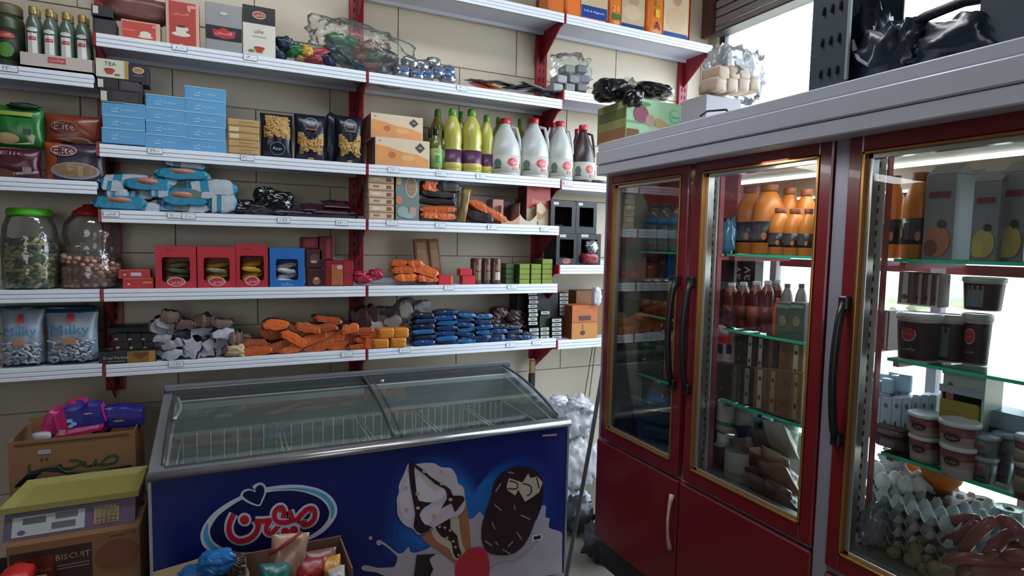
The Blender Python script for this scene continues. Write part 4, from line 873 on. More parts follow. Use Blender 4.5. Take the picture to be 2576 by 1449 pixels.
for i, (x, y) in enumerate(eggs):
    p = at(*cr(x, y), 2, 1.035 if i < 7 else 1.05)
    b = MB(); b.lathe([(.0005, -.028), (.012, -.025), (.020, -.012), (.0215, 0), (.019, .012), (.012, .023), (.005, .028), (.0005, .029)], eggw, 14)
    o = b.build('egg', None, p); tag(o, ('white egg in the back row of the tray, %s from the left' % ORD[i] if i < 4 else 'white egg in the front row of the tray, %s from the left' % ORD[i-4] if i < 7 else 'white egg in the tilted tray, ' + ['left', 'right'][i-7]), 'egg', 'white eggs')
for i, (a, c_, vt_) in enumerate(((2418, 2480, 1240), (2480, 2556, 1262))):
    p = at((a+c_)/2, vt_+8, 0, 1.96-.03*i); r_ = (at(a, vt_, 0, 1.95).y-at(c_, vt_, 0, 1.95).y)/2; h = p.z-.872
    t = thing('round_tin', ['pale topped tin behind the egg tray, left one', 'pale topped tin behind the egg tray, right one'][i], 'tin', (p.x, p.y-.02, .872), 0, 'tins behind the eggs')
    MB().lathe([(r_*.95, 0), (r_, .01), (r_, h-.01), (r_*.97, h-.004)], [C('8a8d86', .5), C('9aa09a', .5), silver], 24).build('tin_body', t)
    MB().lathe([(r_*.98, h-.006), (r_*.98, h), (r_*.9, h-.003), (.008, h-.003)], C('b9bba4', .4), 24).build('lid', t); MB().lathe([(.008, h-.002), (.010, h), (.012, h-.002)], C('7a7c70', .4), 12).build('ring', t)
orn = mat('orange_plastic', 'e07a1c', .4, var=.06)
for i, (a, c_, vt_, vb_) in enumerate(((2250, 2322, 1132, 1190), (2312, 2424, 1168, 1230))):
    p = at((a+c_)/2, vt_, 0, 1.93-.04*i); q2 = at((a+c_)/2, vb_, 0, 1.93-.04*i); r_ = abs(at(a, vt_, 0, 1.93).y-at(c_, vt_, 0, 1.93).y)/2; h = p.z-q2.z
    t = thing('orange_bowl', ['bright orange bowl under the third glass shelf, left one', 'bright orange bowl under the third glass shelf, right one'][i], 'bowl', q2, 0, 'orange bowls')
    MB().lathe([(.01, .004), (r_*.5, .004), (r_*.8, h*.4), (r_, h), (r_*.97, h), (r_*.76, h*.45), (.01, .008)], orn, 24).build('bowl_body', t); MB().lathe([(r_*.45, -.01), (r_*.5, .004)], C('6a4030', .5), 20).build('foot', t)
    tag(MB().box(-.07, .07, -.07, .07, 0, q2.z-.872-.01, C('6a4038', .6), .004).build('brown_carton', None, (p.x, p.y, .872)), ['brown carton holding up the left orange bowl', 'brown carton holding up the right orange bowl'][i], 'box')
ssg = mat('sausage_skin', '9a5a58', .3, var=.15, vs=30, coat=.3)
SG = [([(800, 1060), (1000, 1025), (1250, 985), (1340, 1012)], 1.72), ([(950, 1185), (1120, 1160), (1230, 1090), (1330, 1010)], 1.69), ([(1180, 1270), (1290, 1130), (1390, 1040), (1470, 990)], 1.66), ([(1490, 985), (1600, 1030), (1700, 1130), (1760, 1220)], 1.68), ([(1040, 1340), (1200, 1300), (1450, 1330), (1760, 1345)], 1.645), ([(1370, 1290), (1480, 1200), (1560, 1120), (1700, 1090)], 1.70), ([(1250, 1390), (1450, 1410), (1700, 1430)], 1.64), ([(1400, 1200), (1560, 1180), (1740, 1230)], 1.73), ([(1150, 1420), (1320, 1340), (1500, 1260)], 1.68), ([(1540, 1290), (1650, 1280), (1760, 1290)], 1.66)]
for i, (pts, x_) in enumerate(SG):
    P3 = [at(*cr(*q), 0, x_ + .02*math.sin(k*1.7+i)) for k, q in enumerate(pts)]
    P3 = [Vector(p) for p in P3]; sm_ = []
    for k in range(len(P3)-1):
        p0, p1, p2, p3 = P3[max(k-1, 0)], P3[k], P3[k+1], P3[min(k+2, len(P3)-1)]
        for s_ in range(5):
            t_ = s_/5; sm_.append(.5*((2*p1)+(p2-p0)*t_+(2*p0-5*p1+4*p2-p3)*t_**2+(3*p1-p0-3*p2+p3)*t_**3))
    sm_.append(P3[-1]); n = len(sm_); rr = [.0145*min(1, (.35+k*.4), (.35+(n-1-k)*.4)) for k in range(n)]
    c0 = sm_[n//2]; z0 = min(p.z for p in sm_)
    b = MB(); b.tube([p-c0 for p in sm_], rr, ssg, 12)
    o = b.build('sausage', None, c0)
    tag(o, ['long sausage lying straight at the top left of the bunch', 'bent sausage crossing below the top one', 'sausage rising steeply to the knot in the middle', 'sausage curving down to the right from the knot', 'long sausage lying flat along the bottom of the bunch', 'sausage curving behind the knot on the right', 'lowest sausage at the bottom edge of the picture', 'sausage half buried in the middle right', 'sausage slanting up from the lower left of the bunch', 'short sausage at the right edge above the flat one'][i], 'sausage', 'sausages in the fridge')
ptm = mat('potato_skin', '84775a', .7, var=.25, vs=40, bump=.2, bs=120)
PT = [(640, 1258, 36), (820, 1250, 40), (810, 1380, 46), (980, 1395, 42), (740, 1085, 32), (650, 1020, 30), (600, 1120, 30), (990, 1130, 36), (930, 1325, 30), (1060, 1440, 36), (900, 1450, 36), (700, 1180, 30), (880, 1160, 32), (760, 1310, 26), (1050, 1240, 34), (560, 1190, 28), (1120, 1200, 30), (1000, 1040, 26)]
for i, (x, y, r_) in enumerate(PT):
    p = at(*cr(x, y), 0, 1.645 + max(0, (1300-y))*.0004 + .012*(i % 3)); rr = r_/3.226/FPX*(p-CAM).length*1.15
    b = MB(); b.soft(rr*2.5, rr*1.9, rr*1.8, ptm, n=6, p=2, seed=i, amp=.08, freq=1.5, rot=Matrix.Rotation(i*1.3, 3, 'X') @ Matrix.Rotation(i*.9, 3, 'Z'))
    tag(b.build('potato', None, (p.x, p.y, max(p.z, .872+rr*.8))), 'brown potato on the fridge bottom below the egg trays, %s from the left' % ORD[sum(1 for q in PT if q[0] < x)], 'potato', 'loose potatoes in the fridge')
pbag = clear('thin_bag', (.85, .88, .95), .18, .12, .35, (.55, .58, .68), bump=.6)
p = at(*cr(465, 1040), 0, 1.68); b = MB(); b.soft(.07, .07, .12, pbag, n=9, p=2.6, seed=4, amp=.35, freq=3.5); t = thing('plastic_bag', 'knotted clear bluish plastic bag in the left corner of the nearest compartment', 'bag', p); b.build('bag_film', t)
MB().soft(.05, .05, .09, C('6a6a80', .5, var=.3, vs=30), n=5, p=2.3, seed=8, amp=.3).build('contents', t)

# ================================================================= ON TOP OF THE FRIDGE
TZ = 2.176
gm = mat('green_fruit_box', 'b4e2b0', .5, var=.05); gside = C('98965c', .6, var=.15); brn = mat('cardboard', '8a6444', .8, var=.12, vs=5)
c0 = at(1578, 243, 0, 1.525); c1 = at(1505, 262, 0, 1.525); c2 = at(1722, 262, 1, c0.y); W_ = c2.x-1.525; D_ = c1.y-c0.y; H_ = c0.z-TZ
t = thing('fruit_box', 'light green cardboard fruit box with apple pictures on the far end of the fridge top', 'box', (1.525+W_/2, c0.y+D_/2, TZ))
b = MB(); w_, d_ = W_/2, D_/2
b.box(-w_, w_, -d_, -d_+.004, 0, H_, gm); b.box(-w_, -w_+.004, -d_+.004, d_, 0, H_-.01, gside); b.box(w_-.004, w_, -d_+.004, d_, 0, H_-.02, gside); b.box(-w_, w_, d_-.004, d_, 0, H_-.02, gside); b.box(-w_, w_, -d_, d_, 0, .004, brn)
b.build('carton_walls', t)
apple = C('a04a5c', .5, var=.15); orng = C('d3b07a', .5)
deco('printed_front', t, W_, H_, [('r', .5, .42, 1, .06, C('7fb07e', .5)), ('e', .24, .62, .26, .42, apple), ('e', .40, .50, .16, .30, C('c99a86', .5)), ('e', .55, .46, .14, .22, orng), ('e', .63, .42, .12, .2, orng), ('e', .30, .88, .2, .1, C('5a9a5e', .5)), ('r', .30, .80, .01, .12, C('4a6a3a', .5)), ('e', .82, .68, .2, .3, C('8ed0b0', .5)), ('e', .82, .68, .18, .26, gm), ('t', .82, .68, .15, 'صفا', C('2a8a8e', .5)), ('r', .5, .10, 1, .12, C('8fbf86', .5)), ('r', .10, .12, .2, .24, brn)], flatmap(-d_))
b = MB(); sm = [(-w_-.001, d_*.98-2*d_*.96*k, 0) for k in (0, 1)]
b.box(-w_-.0015, -w_, -d_+.01, d_-.01, .0, .05, C('9a6a48', .8)); b.box(-w_-.0015, -w_, -d_+.01, d_-.01, .09, .13, C('5f7040', .6)); b.build('printed_side', t)
blk = mat('black_bag', '101114', .25, var=.2, coat=.3); 
for i, (u, v, a_, bb, cc, s) in enumerate(((1540, 228, .17, .14, .09, 'left'), (1640, 232, .20, .14, .07, 'right'), (1592, 248, .09, .07, .07, 'middle, hanging over the edge'))):
    p = at(u, v, 1, c0.y+(.12 if i < 2 else .0)); tag(MB().soft(a_, bb, cc, blk, n=12, p=3, seed=i+2, amp=.2, freq=1.2).build('black_bag', None, p), 'black plastic bag bulging out of the green fruit box, ' + s, 'bag', 'black bags in the fruit box')
p = at(1578, 215, 1, c0.y+.15); tag(MB().soft(.10, .08, .06, mat('clear_film', 'bdb3a8', .25, var=.15, vs=20), n=7, p=2.3, seed=12, amp=.35).build('clear_bag', None, p), 'small clear bag between the black bags in the fruit box', 'bag')
# silver grey box with wrapped bundles by the window
q0 = at(1777, 236, 1, 1.93); q1 = at(1866, 244, 1, 1.93); q1.x = min(q1.x, q0.x+.21)
tag(MB().box(q0.x, q1.x, 1.93, 2.08, TZ, q0.z, C('9a959c', .5), .003).box(q0.x+.01, q1.x-.01, 1.94, 2.07, q0.z, q0.z+.001, C('8a858c', .5)).build('grey_box'), 'grey lilac carton on the fridge top in front of the window', 'box')
bund = C('a8927c', .5, var=.2, vs=30); film = clear('grey_film', (.7, .72, .74), .06, .15, .35, (.45, .46, .46), bump=.3)
n = 0
for r_, row in enumerate(((1800, 1828, 1852), (1793, 1822, 1850, 1878))):
    for u in row:
        p = at(u, 190 if r_ == 0 else 218, 1, 1.93+.03); n += 1
        tag(MB().soft(.075, .10, .062, bund, n=5, p=8, seed=n, amp=.06).build('wrapped_bundle', None, p), 'tan paper wrapped bundle by the window, %s row, %s from the left' % (['upper', 'lower'][r_], ORD[row.index(u)]), 'bundle', 'tan bundles in front of the window')
p = at(1838, 172, 1, 1.99); t = MB().soft(.27, .17, .18, film, n=9, p=2.4, seed=3, amp=.25).build('grey_film_bag', None, p); tag(t, 'grey translucent film bag over the tan bundles by the window', 'bag')
p = at(1885, 200, 1, 2.03); tag(MB().soft(.11, .14, .22, film, n=8, p=2.4, seed=7, amp=.3).build('grey_film_bag', None, p), 'smaller grey film bag right of the tan bundles', 'bag')
# black crates
ck = mat('black_crate', '3c4854', .5, var=.1); hole = C('0b0d10', .8)
def crate(y0, y1, x0, x1, h, label, holes=True):
    t = thing('black_crate', label, 'crate', ((x0+x1)/2, (y0+y1)/2, TZ)); w_, d_ = (x1-x0)/2, (y1-y0)/2
    b = MB(); b.box(-w_, -w_+.008, -d_, d_, 0, h, ck, .002); b.box(w_-.008, w_, -d_, d_, 0, h, ck, .002); b.box(-w_+.008, w_-.008, d_-.008, d_, 0, h, ck); b.box(-w_, w_, -d_, d_, 0, .008, ck); b.box(-w_+.008, w_-.008, -d_, d_, h-.03, h-.02, ck); b.build('crate_walls', t)
    b = MB()
    if holes:
        for r_ in range(5):
            for c_ in range(3):
                yy = d_-.04-c_*.026; zz = .05+r_*.088
                b.tube([(-w_-.001, yy, zz-.008), (-w_-.001, yy, zz+.014)], .007, hole, 8, flat=.5)
        b.build('vent_holes', t)
    MB().box(-w_-.004, -w_+.004, -d_-.003, -d_+.005, .02, h-.02, C('9aa6a8', .4)).build('pale_edge', t)
    return t
crate(1.118, 1.238, 1.56, 1.80, .435, 'tall black perforated crate standing on the fridge top near the window')
crate(.70, .82, 1.60, 1.86, .37, 'second black crate on the fridge top at the right edge of the picture', False)
bags = [(2230, 150, .22, .14, .17), (2330, 160, .22, .16, .14), (2420, 110, .20, .16, .13), (2190, 105, .10, .12, .22), (2290, 95, .10, .10, .10)]
for i, (u, v, a_, bb, cc) in enumerate(bags):
    p = at(u, v, 0, 1.64+.04*(i % 2)); p.z = max(p.z, TZ+cc*.42)
    tag(MB().soft(bb, a_, cc, mat('dark_blue_black_bag', '232e3e', .3, var=.3, coat=.2), n=8, p=2.3, seed=20+i, amp=.3, freq=2.2).build('black_bag', None, p), 'dark plastic bag on the fridge top between the two crates, ' + ['beside the tall crate', 'in the middle', 'against the second crate', 'stuffed inside the tall crate', 'small lump on top in the middle'][i], 'bag', 'dark bags between the crates')
b = MB(); pts = [at(u, v, 0, 1.585) for u, v in ((2146, 100), (2150, 125), (2165, 150), (2185, 165), (2200, 140), (2205, 110), (2198, 65))]; c_ = pts[3].copy()
b.tube([p-c_ for p in pts], [.004, .012, .014, .010, .009, .006, .003], C('b5bfc4', .4), 8, flat=.5); tag(b.build('white_bag_handle', None, c_), 'pale curled bag handle hanging at the open side of the tall crate', 'bag handle')
b = MB(); pts = [at(u, v, 0, 1.62) for u, v in ((2290, 62), (2330, 42), (2380, 22), (2430, 2), (2490, -6), (2580, 16))]; c_ = pts[2].copy()
b.tube([p-c_ for p in pts], [.010, .014, .013, .014, .012, .012], C('1f2030', .5), 8); tag(b.build('black_pole', None, c_), 'black bent pipe lying across the top of the dark bags', 'pipe')
tag(MB().tube([Vector((0, 0, 0)), Vector((.03, .0, .02)), Vector((.1, -.02, .03)), Vector((.12, -.04, 0))], .004, blackp, 6).build('black_wire', None, at(1762, 292, 0, 1.53)), 'short black wire sticking over the fridge crown', 'wire')
# ================================================================= GOODS ON THE WALL SHELVES
F1 = 3.262   # front row
def soften(name, label, cat, u, v, y, w_, d, h, m, group=None, rz=0, tilt=0, seed=0, amp=.1, p=4, n=8, floor=None, tip=0):
    q = at(u, v, 1, y)
    if floor is not None: q.z = max(q.z, floor+h*.48)
    R_ = Matrix.Rotation(tilt, 3, 'Y') @ Matrix.Rotation(tip, 3, 'X')
    o = MB().soft(w_, d, h, m, n=n, p=p, seed=seed, amp=amp*.8, rot=R_, freq=1.7).build(name, None, q, rz)
    return tag(o, label, cat, group)
# --- bay A, top: jar and mint water bottles
lath('herb_jar', 'dark green jar with herb label at the top left edge of the picture', 'jar', 'W', -40, 50, 2, 'a1', 3.27, [('jar_body', [(.9, 0), (1, .03), (1, .75), (.85, .84)], C('2f3a28', .35)), ('lid', [(.9, .83), (.92, .85), (.92, .97), (.85, 1)], C('5a5234', .5)), ('label', [(1.01, .12), (1.01, .62)], C('1f2c1c', .5))], prints=('printed_label', 1.02, .12, .62, 1.6, [('e', .55, .75, .7, .2, C('a83a2e', .5)), ('e', .55, .3, .6, .45, C('4a7a2e', .5)), ('t', .55, .75, .4, 'گلاب', C('d0c8b8', .5), .1)]))
mg = C('55665a', .2, var=.1); gcap = C('a38c4e', .35, metal=.4)
mp_ = ('printed_label', 1.03, .08, .68, 1.9, [('r', .5, .62, .62, .30, C('d5d2cc', .5)), ('r', .5, .35, .62, .35, C('d0cdc8', .5)), ('r', .5, .62, .5, .1, C('b03a40', .5)), ('e', .3, .12, .4, .16, C('3f6a48', .5)), ('e', .7, .12, .4, .16, C('3f6a48', .5)), ('e', .5, .86, .7, .12, C('c8ccc8', .5)), ('t', .5, .62, .36, 'گلاب', C('e0d8d0', .5), .07)])
mbp = [('bottle_body', [(.95, 0), (1, .03), (1, .68), (.8, .78), (.5, .86), (.45, .88)], mg), ('cap', [(.56, .87), (.6, .88), (.6, .98), (.55, 1)], gcap)]
zt_ = Z['a1']+.02
for i, (a, c_, vt_) in enumerate(((58, 98, 12), (101, 141, 20), (143, 182, 27), (184, 222, 34))):
    lath('mint_water_bottle', 'clear green mint water bottle with gold cap in the front row of the tray, %s from the left' % ORD[i], 'bottle', 'W', a, c_, vt_, zt_, 3.265, mbp, 'mint water bottles', prints=mp_)
    lath('mint_water_bottle', 'mint water bottle with gold cap in the back row of the tray, %s from the left' % ORD[i], 'bottle', 'W', a+10, c_+8, vt_+8, zt_, 3.36, mbp, 'mint water bottles')
loc, w_, h, _ = geo('W', 48, 234, 140, Z['a1'], 3.252, .21)
t = thing('bottle_tray', 'white cardboard tray holding the mint water bottles', 'tray', loc)
trm = C('b9aea6', .7); b = MB(); b.box(-w_/2, w_/2, -.105, .105, 0, .016, trm); b.box(-w_/2, w_/2, -.105, -.102, 0, h, trm); b.box(-w_/2, w_/2, .102, .105, 0, h, trm); b.box(-w_/2, -w_/2+.003, -.105, .105, 0, h, trm); b.box(w_/2-.003, w_/2, -.105, .105, 0, h, trm); b.build('tray_body', t)
deco('printed_front', t, w_, h, [('r', .5, .7, .24, .34, C('b0404a', .6)), ('t', .5, .7, .2, 'نوشین', C('d8ccc6', .6), .2)], flatmap(-.105))
# --- tea boxes on the top shelf of the second bay
cream_c = C('d6cdbd', .5)
bk = C('28242a', .5, var=.2)
carton('black_tea_box', 'small black box with white square, upper one beside the red upright at the top', 'box', 229, 283, 14, Z['r1']+.085, 3.262, .1, bk, [('r', .2, .55, .25, .7, C('c2c0b0', .5))])
carton('black_tea_box', 'small dark box under the one with the white square, top shelf', 'box', 233, 290, 48, 'r1', 3.262, .1, C('302b30', .5, var=.3), [('r', .5, .5, .8, .8, C('3b353a', .5, var=.4, vs=30))])
soften('maroon_bag', 'crumpled maroon bag lying on the small red tea box', 'bag', 350, 28, 3.33, .27, .1, .11, C('6a403c', .4, var=.25, vs=20), seed=1, amp=.2)
redt = C('b8473a', .45, var=.1)
carton('red_tea_box', 'low red tea box with cup picture, left of the tall red one', 'box', 304, 402, 54, 'r1', 3.265, .09, C('cfa08c', .5), [('r', .46, .5, .86, .86, redt), ('e', .62, .38, .3, .3, cream_c), ('e', .62, .25, .4, .12, cream_c), ('r', .2, .5, .3, .06, C('d97a60', .5)), ('e', .85, .8, .12, .16, C('c98a70', .5))])
cup = C('d2cbc0', .4)
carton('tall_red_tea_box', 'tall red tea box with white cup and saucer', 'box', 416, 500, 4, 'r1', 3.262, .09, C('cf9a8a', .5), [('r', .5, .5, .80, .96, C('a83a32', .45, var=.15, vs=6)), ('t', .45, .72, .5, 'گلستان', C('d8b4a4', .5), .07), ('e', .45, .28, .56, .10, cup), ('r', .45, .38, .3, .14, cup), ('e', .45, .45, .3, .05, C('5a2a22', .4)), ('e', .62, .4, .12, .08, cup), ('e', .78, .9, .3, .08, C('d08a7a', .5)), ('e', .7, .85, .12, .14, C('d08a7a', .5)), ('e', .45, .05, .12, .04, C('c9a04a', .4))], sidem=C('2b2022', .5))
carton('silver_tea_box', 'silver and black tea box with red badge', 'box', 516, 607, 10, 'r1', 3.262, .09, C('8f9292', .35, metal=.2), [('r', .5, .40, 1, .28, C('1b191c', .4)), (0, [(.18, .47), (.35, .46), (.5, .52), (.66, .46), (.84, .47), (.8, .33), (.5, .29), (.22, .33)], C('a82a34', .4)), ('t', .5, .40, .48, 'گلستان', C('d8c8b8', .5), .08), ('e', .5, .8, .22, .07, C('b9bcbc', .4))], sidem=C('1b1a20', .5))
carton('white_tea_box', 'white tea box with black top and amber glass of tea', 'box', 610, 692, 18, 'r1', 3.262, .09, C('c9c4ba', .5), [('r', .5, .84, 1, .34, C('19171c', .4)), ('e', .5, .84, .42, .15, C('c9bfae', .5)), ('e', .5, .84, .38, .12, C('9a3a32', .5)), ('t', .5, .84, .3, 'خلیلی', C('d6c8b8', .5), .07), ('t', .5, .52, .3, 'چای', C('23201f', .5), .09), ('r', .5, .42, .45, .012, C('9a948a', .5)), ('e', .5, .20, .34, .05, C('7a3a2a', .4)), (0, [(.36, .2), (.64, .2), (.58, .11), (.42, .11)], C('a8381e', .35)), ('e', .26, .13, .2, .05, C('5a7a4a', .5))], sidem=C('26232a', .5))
# coloured bags in a heap
heap = [(718, 112, '16243c', .10, .07), (700, 135, '1c3440', .09, .07), (742, 128, '1e5a34', .10, .06), (760, 148, 'a88e5e', .08, .04), (772, 132, 'b58a2a', .07, .06), (800, 135, '8a3038', .12, .05), (790, 152, '7a2a38', .10, .04), (822, 150, '1a2048', .10, .05)]
hn = {'16243c': 'navy', '1c3440': 'dark teal', '1e5a34': 'green', 'a88e5e': 'cream', 'b58a2a': 'yellow', '8a3038': 'red', '7a2a38': 'crimson', '1a2048': 'dark blue'}
for i, (u, v, c_, a_, h_) in enumerate(heap):
    soften('ball_of_bags', '%s rolled plastic bag in the loose heap beside the white tea box' % hn[c_], 'bag', u, v, 3.30+.02*(i % 2), a_, .08, h_*1.1, C(c_, .3, var=.3, vs=25), 'rolled coloured bags', seed=i+30, amp=.28, p=2.4, floor=Z['r1'], tilt=.5*math.sin(i*2))
clb = clear('clear_sack', (.93, .95, .94), .02, .12, .08, (.6, .64, .62), bump=.3)
sk = [(850, 102, '1f5a34', .14, .07), (878, 108, '2a6a3e', .13, .07), (850, 128, '24404c', .14, .09), (832, 140, '1b2c44', .10, .07), (868, 150, '1d3a34', .12, .07), (905, 132, '6a3a34', .12, .08), (925, 118, '70403a', .14, .06), (955, 122, '5f332e', .12, .05), (895, 165, '1f3448', .10, .06), (915, 150, '7a4438', .12, .05), (945, 145, '2f5a34', .14, .05), (935, 168, '6a342e', .13, .06), (970, 140, '16242c', .09, .08), (985, 152, '141e26', .08, .08), (975, 170, '2c3a3a', .12, .06)]
cn = {'1f5a34': 'green', '2a6a3e': 'bright green', '24404c': 'teal', '1b2c44': 'navy', '1d3a34': 'dark green', '6a3a34': 'brown', '70403a': 'rusty', '5f332e': 'reddish brown', '1f3448': 'blue', '7a4438': 'pinkish brown', '2f5a34': 'leaf green', '6a342e': 'maroon', '16242c': 'black blue', '141e26': 'blackish', '2c3a3a': 'grey green'}
for i, (u, v, c_, a_, h_) in enumerate(sk):
    soften('rolled_bag', '%s rolled bag inside the big clear sack on the top shelf' % cn[c_], 'bag', u, v, 3.33+.02*(i % 2), a_, .09, h_, C(c_, .3, var=.3, vs=25), 'rolled bags inside the clear sack', seed=i+50, amp=.25, p=2.5, floor=Z['r1'], tilt=.4*math.sin(i*1.7))
p = at(915, 140, 1, 3.34); b = MB(); b.soft(.60, .17, .30, clb, n=12, p=2.5, seed=6, amp=.2, freq=2.2, rot=Matrix.Rotation(.22, 3, 'Y')); tag(b.build('clear_sack', None, (p.x, 3.36, Z['r1']+.125)), 'big clear plastic sack over the rolled green and brown bags', 'sack')
foil = mat('foil', '9a9ca4', .22, metal=.75, var=.15, vs=12)
fo_ = [(1030, 160, .08), (1060, 168, .075), (1090, 160, .07), (1010, 182, .075), (1048, 190, .07), (1075, 190, .07), (1100, 182, .07), (1128, 180, .065), (1125, 196, .08)]
for i, (u, v, r_) in enumerate(fo_):
    nx_ = ['upper row', 'lower row'][0 if v < 175 else 1]; k_ = sum(1 for q in fo_ if (q[1] < 175) == (v < 175) and q[0] < u)
    q = at(u, v, 1, 3.29+.02*(v < 175)); q.z = max(q.z, Z['r1']+r_*.5)
    t = thing('foil_ball', 'silver foil wrapped ball with blue print, %s, %s from the left' % (nx_, ORD[k_]), 'snack', q, 0, 'silver foil balls')
    MB().soft(r_*1.25, r_, r_*1.05, foil, n=6, p=2.4, seed=i+80, amp=.15).build('foil_wrap', t)
    if v > 175: MB().soft(r_*1.0, r_*1.01, r_*.38, C('2a5c9a', .35, var=.2, vs=40), n=4, p=3, seed=i, amp=.05, loc=(0, -.003, .004)).build('blue_band', t)
sac = [(1215, 205, '2a2a34', 'black'), (1235, 212, 'b8702a', 'orange and black'), (1222, 222, 'c8452e', 'red and orange'), (1275, 210, '33404e', 'slate'), (1300, 218, '22222c', 'black brown'), (1330, 222, '3c4a66', 'blue'), (1360, 230, '26243a', 'dark violet'), (1385, 236, '7c93a8', 'pale blue'), (1345, 215, '8a8f86', 'silver grey'), (1410, 240, '3a2a3c', 'purple')]
for i, (u, v, c_, nm) in enumerate(sac):
    q = at(u, v, 1, 3.28+.012*(i % 4)); q.z = max(q.z, Z['r1']+.008+.012*(i % 3))
    o = MB().pouch(.16, .12, .018, C(c_, .25, var=.4, vs=20), nx=8, nz=8, seed=i, amp=.4, rot=Matrix.Rotation(-1.35, 3, 'X') @ Matrix.Rotation(.25*math.sin(i), 3, 'Z'), loc=(0, 0, 0)).build('flat_sachet', None, q, .3*math.sin(i*3))
    tag(o, '%s flat sachet lying in the fan on the upper shelf, %s from the left' % (nm, ORD[i]), 'sachet', 'flat sachets')
# top right shelf: nappy packs
nap = C('d9772a', .35, var=.06)
def baby(t, w, h, d):   # plain warm portrait stand-in on the pack: a simple head and shoulders shape
    pass
for i, (a, c_, vt_, sp, nm) in enumerate(((1380, 1422, -60, [('r', .5, .5, .9, .9, C('c9682a', .4))], 'orange nappy pack mostly hidden behind the middle top shelf edge'),
    (1424, 1535, -80, [('r', .66, .5, .64, .9, C('b9a886', .5)), ('r', .66, .16, .62, .24, C('1f3a86', .4)), ('t', .66, .17, .5, 'Soft & Hygienic', C('d0d4e6', .4), .06), ('r', .17, .5, .3, .96, C('d8702a', .4)), ('t', .17, .45, .16, 'A', C('23284a', .5), .12)], 'orange nappy pack with blue band and white script'),
    (1538, 1630, -70, [('r', .62, .5, .66, .94, C('b3a084', .5)), ('e', .62, .55, .34, .28, C('a88c6c', .5)), ('e', .6, .30, .5, .28, C('c2ac90', .5)), ('r', .62, .04, .64, .08, C('1f3a76', .4)), ('r', .14, .16, .24, .10, C('3f6a34', .4)), ('t', .14, .30, .2, '20', C('e0c070', .5), .1)], 'orange nappy pack with sleeping baby picture and number 20'),
    (1634, 1742, -60, [('r', .64, .5, .60, .94, C('c7b496', .5)), ('e', .66, .66, .22, .24, C('b08c6c', .5)), ('e', .66, .77, .22, .12, C('3a2c26', .5)), ('e', .64, .32, .46, .42, C('c6a98a', .5)), ('r', .64, .045, .58, .08, C('2a4a8a', .4)), ('t', .19, .14, .15, 'A', C('20264e', .5), .16), ('t', .19, .34, .10, 'I', C('c9b23a', .5), .13), ('t', .19, .52, .12, 'L', C('3f8a4a', .5), .13), ('t', .19, .70, .12, 'E', C('a02a30', .5), .13)], 'orange nappy pack with sitting baby picture and letters down the side'))):
    loc, w_, h, r_ = geo('W', a, c_, vt_, Z['r0'], 3.262, .13); t = thing('nappy_pack', nm, 'nappies', loc, 0, 'orange nappy packs')
    MB().soft(w_, .13, h, nap, n=8, p=9, seed=i, amp=.02, loc=(0, 0, h/2)).build('pack_body', t)
    deco('printed_front', t, w_*.96, h*.96, sp, lambda x, z, o, h=h: (x, -.065-.003-o, z+.02*h))
# clear wrapped packs near the window
p = at(1432, 195, 1, 3.33)
n = 0
for r_, (v, us) in enumerate(((178, (1425, 1455)), (203, (1405, 1435, 1462)), (224, (1395, 1425, 1455)))):
    for u in us:
        n += 1; q = at(u, v, 1, 3.30); q.z = max(q.z, Z['d1']+.018)
        tag(MB().box(-.035, .035, -.05, .05, -.024, .024, C(['8f9394', '77797c', '5c5d66'][n % 3], .35, var=.3, vs=25), .006).build('grey_pack', None, q), 'grey white pack under clear film near the window, %s row, %s from the left' % (['top', 'middle', 'bottom'][r_], ORD[us.index(u)]), 'pack', 'grey packs under clear film')
q = at(1435, 190, 1, 3.33); tag(MB().soft(.27, .16, .27, clb, n=10, p=2.6, seed=15, amp=.22).build('clear_film_bag', None, (q.x, q.y, Z['d1']+.125)), 'clear crinkled film bag over the grey packs near the window', 'bag')
# --- second shelf: tea boxes on the blue stack
def PX(y, u, v): return at(u, v, 1, y)
zA = PX(3.262, 305, 262).z
t = carton('black_tea_box', 'long black tea box lying directly on the blue boxes', 'box', 250, 357, 228, zA, 3.262, .1, bk, [('r', .1, .5, .14, .7, C('c4c0ae', .5)), ('r', .6, .5, .6, .8, C('3a3236', .5, var=.5, vs=40))])
zB = PX(3.262, 300, 228).z
carton('black_tea_box', 'small black tea box with white square in the middle layer, left', 'box', 243, 296, 196, zB, 3.262, .1, bk, [('r', .18, .5, .26, .7, C('c4c0ae', .5)), ('r', .62, .5, .5, .7, C('2c2a26', .5))])
carton('black_tea_box', 'dark picture tea box in the middle layer, right', 'box', 298, 357, 203, zB, 3.262, .1, C('332a30', .5, var=.3), [('r', .5, .5, .8, .8, C('453c42', .5, var=.5, vs=40))])
zC = PX(3.262, 300, 198).z
carton('white_tea_box', 'white tea box marked TEA with red cup, on top of the black boxes', 'box', 240, 322, 150, zC, 3.262, .1, C('c9c6b6', .5), [('t', .45, .76, .36, 'TEA', C('4a5a3a', .5), .2), ('e', .42, .42, .34, .2, C('8a2a22', .4)), (0, [(.26, .42), (.58, .42), (.5, .2), (.34, .2)], C('a8402c', .4)), ('r', .95, .5, .1, 1, C('a8862e', .4)), ('e', .66, .2, .2, .1, C('5a7a4a', .5))])
carton('dark_tea_box', 'dark violet tea box with pale oval badge beside the white one', 'box', 323, 372, 163, PX(3.262, 347, 212).z, 3.262, .1, C('2a2230', .5), [('e', .5, .7, .6, .34, C('c4b8a8', .5)), ('e', .5, .7, .5, .24, C('a8704a', .5)), ('r', .5, .42, .5, .04, C('7a7080', .5))])
